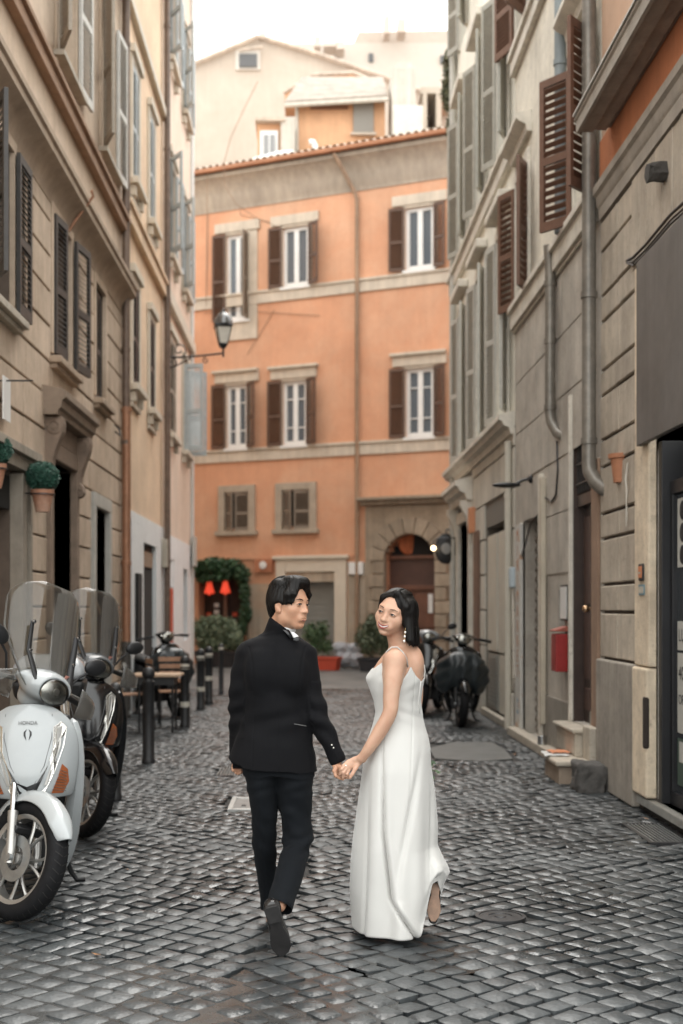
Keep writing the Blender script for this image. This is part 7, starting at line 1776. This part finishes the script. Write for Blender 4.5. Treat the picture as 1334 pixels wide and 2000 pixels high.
def make_scooter(name, label, loc, heading, steer, body, shield=None, group=None, screen=True, case=None, cowl=None, badge=False, detail=True, cover=False, mirror_m=None):
    """heading: degrees the front points, measured from towards the camera, positive to the right; steer: degrees to the rider's left"""
    shield = shield or body; cowl = cowl or body
    M_alu, M_chrome = (M_plast, M_plast) if cover else (_M['grey_alloy'], _M['chrome'])
    t = thing(name, label, 'scooter', loc, R(180 + heading), group)
    Mb = Matrix.Translation(loc) @ Matrix.Rotation(R(180 + heading), 4, 'Z')
    A = Vector((0, .36, 1.0)); ax = Vector((0, -.42, .91)).normalized()
    Ms = Mb @ Matrix.Translation(A) @ Matrix.Rotation(R(steer), 4, ax) @ Matrix.Translation(-A)
    def fin(b, nm, m, par=None, M=Mb, smooth=40, bevel=0, sub=0, solid=0, recalc=True):
        b.v = [tuple(M @ Vector(v)) for v in b.v]
        o = b.obj(nm, m, par or t, smooth=smooth, bevel=bevel, recalc=recalc)
        if solid: q = o.modifiers.new('s', 'SOLIDIFY'); q.thickness = solid; q.offset = 0
        if sub: q = o.modifiers.new('u', 'SUBSURF'); q.levels = q.render_levels = sub
        return o
    def wheel(c, M, w=.052, disc=True, nsp=5):
        c = Vector(c); RO, RI = .300, .222
        pr = [(RI, -.036), (RI+.006,-.046), (RI+.03,-w), (RO-.030,-w-.001), (RO-.012,-w*.80), (RO-.002,-w*.45), (RO,0), (RO-.002,w*.45), (RO-.012,w*.80), (RO-.030,w+.001), (RI+.03,w), (RI+.006,.046), (RI,.036)]
        n = 56; b = MB(); rg = [[c + Vector((h, r*math.cos(2*math.pi*k/n), r*math.sin(2*math.pi*k/n))) for k in range(n)] for r, h in pr + [pr[0]]]
        b.loft(rg, cap=False); ty = fin(b, 'tyre', M_tyre, None, M, 60)
        if detail:
            g = MB()
            for k in range(44):
                a0 = 2*math.pi*k/44
                for sg in (1, -1):
                    pts = [(RO+.0006, .004*sg, a0), (RO-.0006, .022*sg, a0+.03), (RO-.010, .044*sg, a0+.075)]
                    q = []
                    for r, h, a in pts: q += [c + Vector((h, r*math.cos(a), r*math.sin(a))), c + Vector((h, (r+.0006)*math.cos(a+.018), (r+.0006)*math.sin(a+.018)))]
                    g.add(q, [(0,1,3,2),(2,3,5,4)])
            o = fin(g, 'tread_grooves', M_dark, ty, M, None, recalc=False); o['kind'] = 'stuff'
        b = MB(); pr = [(RI+.004,-.040),(RI+.004,-.034),(RI-.010,-.030),(RI-.014,0),(RI-.010,.030),(RI+.004,.034),(RI+.004,.040),(RI-.004,.040),(RI-.020,.032),(RI-.022,0),(RI-.020,-.032),(RI-.004,-.040)]
        b.loft([[c + Vector((h, r*math.cos(2*math.pi*k/48), r*math.sin(2*math.pi*k/48))) for k in range(48)] for r, h in pr + [pr[0]]], cap=False)
        rim = fin(b, 'rim', M_alu, None, M, 50)
        for k in range(nsp):
            for sg in (-1, 1):
                a = 2*math.pi*k/nsp; pts = []
                for q in range(5):
                    u = q/4; r = .040 + (RI-.018-.040)*u; aa = a + sg*(.10 + .23*u**1.2) 
                    pts.append(c + Vector((.012*(1-u), r*math.cos(aa), r*math.sin(aa))))
                fin(MB().tube(pts, [.016,.012,.010,.010,.013], 8, flat=.8), 'spoke', M_alu, rim, M, 50)
        fin(MB().lathe([(.001,-.045),(.028,-.045),(.032,-.02),(.048,-.015),(.048,.015),(.032,.02),(.028,.05),(.014,.055),(.001,.055)], c, axis='x', n=24), 'hub', M_alu, rim, M, 40)
        if disc: fin(MB().lathe([(.06,.050),(.115,.050),(.115,.054),(.06,.054)], c, axis='x', n=32, cap=False), 'brake_disc', M_steel, rim, M, 40)
        return ty
    wheel((0, .67, .30), Ms); wheel((0, -.67, .30), Mb, disc=False)
    # fork, fender
    for x in (-.082, .082):
        fin(MB().tube([(x,.672,.27),(x,.655,.33),(x,.600,.455),(x,.575,.515)], [.020,.024,.024,.027], 14), 'fork_slider', M_alu, None, Ms, 50)
        fin(MB().tube([(x,.578,.50),(x,.50,.68),(x*.8,.45,.80)], .0155, 10), 'fork_tube', M_chrome, None, Ms, 50)
        fin(MB().lathe([(.001,-.012),(.020,-.012),(.020,.012),(.001,.012)], (x*1.12,.672,.30), axis='x', n=12), 'axle_nut', M_steel, None, Ms, 40)
    b = MB(); rg = []
    for k in range(19):
        a = R(30 + 118*k/18); hw = .070*min(1, .45 + k/5)*min(1, .55 + (18-k)/7); dz = .0
        ring = []
        for j in range(9):
            u = -1 + 2*j/8; r = .338 + .012*(1-u*u) - .055*abs(u)**3.5
            ring.append(Vector((hw*u, .67 + r*math.cos(a), .30 + r*math.sin(a) + dz)))
        rg.append(ring)
    b.loft(rg, cap=False, closed=False); fin(b, 'front_fender', shield, None, Ms, 180, sub=1, solid=.006, recalc=False)
    fin(MB().obox((0,.61,.44),(1,0,0),(0,1,-.2),(0,.2,1),.085,.035,.02), 'fender_bridge', M_plast, None, Ms, bevel=.008)
    # apron: one skin with a slight keel, wrapped back at the sides
    rows = [(1.07,.105,.455,.02),(1.03,.175,.485,.05),(.97,.228,.515,.08),(.90,.250,.540,.105),(.80,.256,.562,.125),(.70,.245,.575,.135),(.63,.232,.570,.14),(.585,.222,.555,.14)]
    b = MB(); rg = []
    for z, w, y, wr in rows: rg.append([Vector((w*u, y - wr*abs(u)**2.6 + .012*(1-abs(u))**2, z - .03*abs(u)**2*(z-.6))) for u in [-1+2*j/16 for j in range(17)]])
    b.loft(rg, cap=False, closed=False); ap = fin(b, 'front_apron', shield, None, Mb, 180, sub=1, solid=.008, recalc=False)
    def on_apron(x, z, out=.004):
        zs = [r[0] for r in rows][::-1]; w = np.interp(z, zs, [r[1] for r in rows][::-1]); y = np.interp(z, zs, [r[2] for r in rows][::-1]); wr = np.interp(z, zs, [r[3] for r in rows][::-1])
        u = min(1, abs(x)/w); return Vector((x, y - wr*u**2.6 + .012*(1-u)**2 + out, z - .03*u*u*(z-.6)))
    def decal(pts, nm, m, out=.006, th=.006, par=None, sm=None):
        b = MB(); n = len(pts); f = [on_apron(x, z, out) for x, z in pts]; bk = [on_apron(x, z, out-th) for x, z in pts]
        b.add(f + bk, [tuple(range(n)), tuple(range(n, 2*n))[::-1]] + [(i, n+i, n+(i+1)%n, (i+1)%n) for i in range(n)])
        return fin(b, nm, m, par or ap, Mb, sm, bevel=.0015)
    for sg in (1, -1):
        # long silver light blades along the V and amber indicators outside them
        decal([(sg*.128,.955),(sg*.165,.985),(sg*.195,.955),(sg*.182,.86),(sg*.135,.72),(sg*.085,.615),(sg*.035,.600),(sg*.078,.70),(sg*.125,.83)], 'light_blade', M_refl, .010, .012)
        decal([(sg*.148,.950),(sg*.172,.965),(sg*.165,.86),(sg*.10,.66),(sg*.085,.66),(sg*.140,.83)], 'lens_strip', M_alu, .014, .006)
        decal([(sg*.172,.765),(sg*.200,.735),(sg*.205,.67),(sg*.175,.61),(sg*.120,.615),(sg*.150,.69)], 'indicator', M_amber, .012, .014)
        q = MB()
        for k in range(8): a_, c_ = on_apron(sg*(.125+.006*k), .635+.014*k, .0135), on_apron(sg*(.190+.001*k), .620+.014*k, .0135); q.tube([a_, c_], .0016, 4)
        fin(q, 'lens_ribs', M_refl, ap)['kind'] = 'stuff'
        fin(MB().tube([on_apron(sg*.118,1.02,.003), on_apron(sg*.12,.9,.004), on_apron(sg*.085,.76,.004), on_apron(sg*.03,.655,.004)], .0022, 5), 'panel_seam', M_gplast, ap)
    decal([(-.104,.76),(-.05,.675),(0,.655),(.05,.675),(.104,.76),(.072,.685),(.032,.602),(-.032,.602),(-.072,.685)], 'lower_grille', M_bpaint, .009, .012)
    if badge:
        Tm = Mb @ Matrix.Translation(on_apron(0, .975, .0075)) @ Matrix.Rotation(R(180), 4, 'Z') @ Matrix.Rotation(R(76), 4, 'X')
        o = text('HONDA', .026, ap, Tm, mat('badge_grey', (.10,.10,.10), .4), extrude=.0008, name='brand_lettering')
        for sg in (1, -1): decal([(sg*.004,.945),(sg*.020,.930),(sg*.020,.912),(sg*.006,.888),(sg*.010,.912),(sg*.011,.928)], 'wing_emblem', M_plast, .007, .004)
    # leg shield sides running down to the floorboard, belly and floor
    for sg in (1, -1):
        b = MB(); rg = []
        for z, x0, x1, y in ((1.0,.17,.255,.43),(.85,.21,.285,.43),(.70,.20,.288,.42),(.55,.17,.278,.38),(.42,.15,.262,.33),(.30,.14,.240,.27),(.20,.13,.205,.22),(.13,.12,.16,.19)):
            rg.append([Vector((sg*x0, y-.03, z)), Vector((sg*(x0+x1)/2, y+.012, z)), Vector((sg*x1, y-.02, z)), Vector((sg*(x1-.01), y-.05, z)), Vector((sg*(x0+.01), y-.06, z))])
        b.loft(rg); fin(b, 'leg_shield', shield, None, Mb, 60, sub=1)
    fin(MB().loft([[(x*1, y, z) for x, z in ((-.13,.20),(.13,.20),(.17,.30),(.17,.36),(-.17,.36),(-.17,.30))] for y in (.24,-.20)]), 'floorboard', M_plast, None, Mb, 30, bevel=.01)
    fin(MB().loft([[(-.20,.38,1.0),(.20,.38,1.0),(.20,.30,1.0),(-.20,.30,1.0)], [(-.20,.40,.7),(.20,.40,.7),(.20,.30,.7),(-.20,.30,.7)], [(-.14,.28,.36),(.14,.28,.36),(.14,.22,.36),(-.14,.22,.36)]]), 'inner_panel', M_plast, None, Mb, 30, bevel=.015)
    # rear body and seat
    b = MB(); rg = []
    for y, w, z0, z1 in ((-.16,.09,.34,.62),(-.25,.13,.36,.76),(-.45,.165,.42,.78),(-.68,.160,.52,.80),(-.88,.115,.62,.80),(-.98,.05,.70,.78)):
        rg.append([Vector((w*math.cos(a)*(1 if math.sin(a) > 0 else .8), y, (z0+z1)/2 + (z1-z0)/2*math.sin(a))) for a in [2*math.pi*k/16 for k in range(16)]])
    b.loft(rg); fin(b, 'rear_body', body, None, Mb, 60, sub=1)
    b = MB(); rg = []
    for y, w, z in ((.00-.16,.06,.76),(-.22,.115,.80),(-.45,.145,.815),(-.58,.150,.86),(-.80,.130,.875),(-.92,.06,.86)):
        rg.append([Vector((w*math.cos(a), y, z + .05*math.sin(a))) for a in [2*math.pi*k/14 for k in range(14)]])
    b.loft(rg); fin(b, 'seat', M_seat, None, Mb, 60, sub=1)
    fin(MB().tube([(.16,-.25,.30),(.18,-.5,.28),(.17,-.85,.34)], [.03,.055,.06], 14), 'exhaust', M_plast, None, Mb, 50)
    fin(MB().obox((-.06,-.5,.30),(1,0,0),(0,1,0),(0,0,1),.07,.2,.07), 'engine', M_plast, None, Mb, bevel=.02)
    for sg in (1,-1): fin(MB().tube([(sg*.11,-.16,.26),(sg*.17,-.20,.06),(sg*.20,-.22,.012),(sg*.25,-.22,.012)], .014, 8), 'stand_leg', M_plast, None, Mb, 50)
    fin(MB().ball((0,-.96,.72), (.07,.03,.035), 12, 8), 'tail_light', M_redl, None, Mb, 180)
    # handlebar cowl, headlight, screen, mirrors, guards
    q = Field((-.26,.16,.98), (.26,.60,1.34), .006)
    q.ell((0,.40,1.165), (.145,.125,.088), None, .02).ell((0,.36,1.19), (.175,.085,.050), None, .03).ell((0,.33,1.10), (.09,.08,.08), None, .03)
    q.ell((0,.505,1.145), (.094,.055,.072), None, .012, 'sub')
    if cover: q.v += .022; q.v[:, :, :] = q.v
    pos, Q = q.nets(); b = MB(); b.v = [tuple(p) for p in pos.tolist()]; b.f = [tuple(f) for f in Q.tolist()]
    cw = fin(b, 'handlebar_cowl', cowl, None, Ms, 180)
    hl = fin(MB().ball((0,.482,1.145), (.086,.024,.065), 20, 12), 'headlight', M_refl, None, Ms, 180)
    fin(MB().ball((0,.490,1.145), (.092,.040,.071), 22, 14), 'headlight_lens', M_lens, hl, Ms, 180)
    fin(MB().lathe([(.020,0),(.018,.012),(.001,.014)], (0,.497,1.15), axis='y', n=14), 'bulb_shield', M_alu, hl, Ms, 40)
    for sg in (1,-1): fin(MB().obox((sg*.075,.462,1.172),(1,-.3*sg,.2*sg),(0,1,0),(0,0,1),.030,.012,.012), 'position_light', M_refl, hl, Ms, bevel=.006)
    for sg in (1, -1):
        fin(MB().tube([(sg*.15,.32,1.16),(sg*.26,.28,1.15),(sg*.40,.24,1.13)], [.014,.017,.018], 10), 'grip', M_plast, None, Ms, 50)
        fin(MB().tube([(sg*.24,.32,1.17),(sg*.40,.33,1.15)], .006, 6), 'brake_lever', M_alu, None, Ms, 50)
        if cover: continue
        st = fin(MB().tube([(sg*.20,.31,1.18),(sg*.25,.33,1.27),(sg*.31,.33,1.32)], .007, 8), 'mirror_stem', M_plast, None, Ms, 50)
        mb = MB(); mb.ball((0,0,0), (.075,.022,.047), 16, 10)
        Rm = Matrix.Translation((sg*.335,.33,1.35)) @ Matrix.Rotation(R(-18*sg), 4, 'Y'); mb.v = [tuple(Rm @ Vector(v)) for v in mb.v]
        fin(mb, 'mirror', mirror_m or M_plast, st, Ms, 180)
        if detail:
            gb = MB(); rg = []
            for k in range(7):
                u = k/6; rg.append([Vector((sg*(.22+.20*u), .43 - .10*u*u - .02*(v_-.5)**2, 1.05 + .02*u + v_*(.16 - .09*u))) for v_ in [j/5 for j in range(6)]])
            gb.loft(rg, cap=False, closed=False); gd = fin(gb, 'hand_guard', M_screen, None, Ms, 180, solid=.003, recalc=False)
            fin(MB().tube([rg_[-1] for rg_ in rg], .003, 5).tube([rg_[0] for rg_ in rg], .003, 5).tube(list(rg[-1]), .003, 5), 'guard_rim', M_lens, gd, Mb if False else Matrix(), 50)
    if screen:
        b = MB(); rg = []; rim = []
        for k in range(17):
            v = k/16; z = 1.14 + .56*v; hw = .14 + .115*min(1, v*2.2)**.8
            if v > .72: hw *= math.sqrt(max(.0, 1 - ((v-.72)/.30)**2.2))*.985 + .015
            y0 = .455 - .26*v + .05*v*v
            ring = [Vector((hw*u, y0 - .11*(u*hw/.255)**2, z)) for u in [-1+2*j/14 for j in range(15)]]; rg.append(ring)
        b.loft(rg, cap=False, closed=False); sc_ = fin(b, 'windscreen', M_screen, None, Ms, 180, solid=.004, recalc=False)
        edge = [r[0] for r in rg] + [r[-1] for r in rg[::-1]]
        fin(MB().tube(edge, .0032, 6), 'screen_rim', M_lens, sc_, Matrix(), 60)
        for sg in (1, -1):
            a0, a1, a2 = Vector((sg*.105,.455,1.18)), Vector((sg*.148,.365,1.32)), Vector((sg*.152,.325,1.47))
            br = fin(MB().tube([a0, a1, a2], [.022,.018,.014], 8, flat=.6), 'screen_bracket', M_plast, None, Ms, 50)
            for a in (a1, a2): fin(MB().lathe([(.001,0),(.010,0),(.010,.008),(.001,.010)], a + Vector((0,.012,0)), axis='y', n=12), 'bolt', M_chrome, br, Ms, 40)
        fin(MB().obox((-.10,.418,1.235),(1,.2,0),(0,.3,1),(0,1,0),.014,.018,.0015), 'sticker', mat('sticker_red_white', (.55,.25,.2), .5, var=.8, scale=70), sc_, Ms)
    if case:
        fin(MB().loft([[(-.20,-.72,1.0),(.20,-.72,1.0),(.20,-1.08,1.0),(-.20,-1.08,1.0)], [(-.225,-.69,1.12),(.225,-.69,1.12),(.225,-1.12,1.12),(-.225,-1.12,1.12)]]), 'top_case', M_plast, None, Mb, 30, bevel=.03)
        fin(MB().loft([[(-.225,-.69,1.125),(.225,-.69,1.125),(.225,-1.12,1.125),(-.225,-1.12,1.125)], [(-.215,-.70,1.22),(.215,-.70,1.22),(.215,-1.10,1.22),(-.215,-1.10,1.22)], [(-.15,-.78,1.28),(.15,-.78,1.28),(.15,-1.02,1.28),(-.15,-1.02,1.28)]]), 'case_lid', case, None, Mb, 60, bevel=.03)
    if cover:
        q = Field((-.44,.0,.30), (.44,.80,1.12), .010)
        q.ell((0,.56,.82), (.28,.14,.18), None, .03).ell((-.22,.46,.66), (.15,.14,.24), None, .08).ell((.22,.46,.66), (.15,.14,.24), None, .08).ell((0,.52,.66), (.26,.15,.18), None, .08)
        pos, Q = q.nets(); pos = pos + .012*np.stack([np.sin(pos[:,2]*40+pos[:,0]*20), np.cos(pos[:,0]*33), 0*pos[:,0]], 1)
        b = MB(); b.v = [tuple(p) for p in pos.tolist()]; b.f = [tuple(f) for f in Q.tolist()]
        fin(b, 'leg_cover', mat('waxed_cover', (.022,.028,.031), .35, var=.3, scale=12, spec=.5), None, Ms, 180)
    return t
def wheel_at(x, y, heading):     # scooter origin such that the front wheel touches the ground at x, y
    h = R(180 + heading); return Vector((x + math.sin(h)*.67, y - math.cos(h)*.67, 0))
make_scooter('motor_scooter', 'white maxi scooter with a tall clear windscreen, front wheel turned, nearest the picture edge', wheel_at(-1.44, 6.42, 7), 7, 45, M_wpaint, badge=True, case=M_grpaint)
make_scooter('motor_scooter', 'glossy black scooter with a clear windscreen parked just behind the white one', wheel_at(-1.53, 8.75, 12), 12, 30, M_bpaint, cowl=mat('dark_grey_paint', (.09,.095,.10), .25, coat=.4))
make_scooter('motor_scooter', 'black scooter with a folded cover parked against the houses beyond the first bollard', (-2.35, 19.0, 0), 35, -10, M_bpaint, detail=False, screen=False, cover=True)
make_scooter('motor_scooter', 'dark scooter on its stand with a wide leg cover, beside the pale shopfront', wheel_at(1.98, 16.9, -6), -6, 8, M_bpaint, detail=False, screen=False, cover=True)
make_scooter('motor_scooter', 'silver and black scooter half hidden behind the bride', wheel_at(1.62, 18.7, -15), -15, 20, M_grpaint, shield=M_bpaint, detail=False, screen=False)
# ================================================================ bollards, cafe seats, small things
M_boll = mat('bollard_black', (.018,.018,.019), .5, var=.3, scale=14, bump=.001, bscale=90)
M_band = mat('reflective_band', (.62,.58,.50), .4, var=.1)
def bollard(x, y, label, band=None, h=.98, r=.048):
    g = G(x, y); t = thing('bollard', label, 'bollard', g, group='black iron bollards along the street')
    MB().lathe([(.001,0),(r*1.12,0),(r*1.12,.04),(r,.05),(r,h-.18),(r*1.06,h-.175),(r*1.06,h-.155),(r*.8,h-.145),(r*.7,h-.12)], g, n=20).obj('post', M_boll, t, smooth=40)
    MB().ball(g + Vector((0,0,h-.075)), r*1.12, 16, 12).obj('ball_cap', M_boll, t, smooth=180)
    if band:
        for z in band: MB().lathe([(r*1.01,z-.035),(r*1.04,z-.034),(r*1.04,z+.034),(r*1.01,z+.035)], g, n=20, cap=False).obj('band', M_band, t, smooth=40)
bollard(225, 1562, 'iron bollard hard against the black scooter, nearest of the row')
bollard(290, 1490, 'black ball topped bollard standing alone in the street past the scooters', h=.98, r=.060)
bollard(361, 1420, 'banded bollard in front of the wooden cafe chair', (.30,.80), h=.95, r=.060)
bollard(392, 1386, 'banded bollard beyond the cafe chair, first of a close pair', (.32,.80), h=.95, r=.062)
bollard(408, 1375, 'banded bollard beyond the cafe chair, second of a close pair', (.42,.80), h=.95, r=.062)
bollard(432, 1356, 'slim bollard with an orange marked head near the hedge planter', (.85,), h=.95, r=.045)
# slatted folding chairs and a table of the cafe
M_slat = mat('varnished_slat', (.40,.22,.13), .5, var=.2, scale=12)
def cafe_chair(x, y, rz, label):
    g = Vector((x, y, 0)); t = thing('cafe_chair', label, 'chair', g, R(rz), group='wooden slatted cafe chairs')
    M = Matrix.Translation(g) @ Matrix.Rotation(R(rz), 4, 'Z')
    def fin(b, nm, m, sm=None):
        b.v = [tuple(M @ Vector(v)) for v in b.v]; return b.obj(nm, m, t, smooth=sm)
    for k in range(5): fin(MB().box(-.20,.20,-.19+k*.078,-.125+k*.078,.445,.462), 'seat_slat', M_slat)
    for k in range(4): fin(MB().box(-.20,.20,.20,.218,.56+k*.095,.62+k*.095), 'back_slat', M_slat)
    for sx in (-.19,.19):
        fin(MB().tube([(sx,-.18,0),(sx,-.17,.44)], .013, 8), 'leg', M_boll, 50); fin(MB().tube([(sx,.24,0),(sx,.19,.44),(sx,.215,.93)], .013, 8), 'rear_leg', M_boll, 50)
        fin(MB().tube([(sx,-.18,.14),(sx,.22,.14)], .008, 6), 'stretcher', M_boll, 50)
cafe_chair(-1.86, 17.2, 10, 'slatted wooden cafe chair standing behind the banded bollard'); cafe_chair(-2.32, 16.6, -70, 'slatted cafe chair tucked in against the white ground floor')
t = thing('cafe_table', 'small cafe table with a pale wooden top behind the first lone bollard', 'table', (-1.98,16.3,0))
MB().box(-2.28,-1.66,16.05,16.6,.70,.735).obj('table_top', mat('pale_wood', (.48,.33,.22), .5, var=.15, scale=6), t, bevel=.008)
MB().box(-2.2,-1.74,16.1,16.55,.60,.70).obj('apron', M_boll, t)
for x in (-2.18,-1.76):
    for y in (16.12,16.52): MB().tube([(x,y,0),(x,y,.6)], .016, 8).obj('leg', M_boll, t, smooth=50)
# sprig of weeds carried in her far hand
c = P(843,1500,6.3); t = thing('leaf_sprig', 'thin sprig of green leaves peeping out beside the ivory dress', 'sprig', c)
b = MB(); st = MB()
for (x, y, a, l_) in ((843,1492,70,.030),(847,1489,40,.034),(843,1506,100,.026),(853,1506,15,.03),(857,1509,-20,.024),(846,1518,60,.03),(841,1514,120,.02)):
    p = P(x, y, 6.3); u = Vector((math.cos(R(a)),0,-math.sin(R(a))*.9+.05)).normalized(); v = Vector((-u.z,.4,u.x)).normalized()
    b.add([p-u*l_*.5, p+v*l_*.22, p+u*l_*.5, p-v*l_*.22], [(0,1,2,3)]); st.tube([P(838,1502,6.3), p], .0012, 4)
b.obj('foliage', M_bush, t, recalc=False); st.obj('stem', mat('stem_green', (.06,.08,.03), .7), t)
# fallen leaves and litter scraps on the stones
rl_ = random.Random(12)
M_dl = mat('dead_leaf', (.22,.11,.05), .8, var=.4, scale=50)
def scrap(x, y, label, s=.025, m=M_dl):
    g = G(x, y); b = MB(); a = rl_.uniform(0, 6.28); u = Vector((math.cos(a),math.sin(a),.12))*s; v = Vector((-math.sin(a),math.cos(a),.2))*s*.55
    b.add([g-u+Vector((0,0,.008)), g+v+Vector((0,0,.004)), g+u+Vector((0,0,.010)), g-v+Vector((0,0,.005))], [(0,1,2,3)]); o = b.obj('leaf', m, smooth=None, recalc=False, loc=g); tag(o, label, 'leaf', 'dead leaves lying on the cobbles')
scrap(188, 1866, 'small brown dead leaf near the muddy puddle'); scrap(248,1700,'dead leaf on the cobbles beside the stand of the white scooter', .02); scrap(1040,1465,'dead leaf on the smooth slab near the garage', .03); scrap(1005,1474,'lighter dead leaf on the smooth slab near the garage', .03); scrap(1188,1502,'yellow leaf fallen beside the lava guard stone', .02); scrap(1262,1600,'curled pale leaf lying by the drain grate', .03)
# slack cables hanging before the orange house
def slack(px, Y, label):
    tag(MB().tube([P(x, y, Y) for x, y in px], .010, 5).obj('cable', mat('dull_cable', (.26,.17,.11), .8), smooth=60), label, 'cable')
slack(((503,160),(478,210),(450,270),(437,320),(440,365),(462,400),(500,425),(540,442)), 33.0, 'slack cable looping down from the roofs to the upper windows of the orange house')
slack(((405,345),(404,470),(403,598)), 33.5, 'pale cable hanging straight down the edge of the orange house')
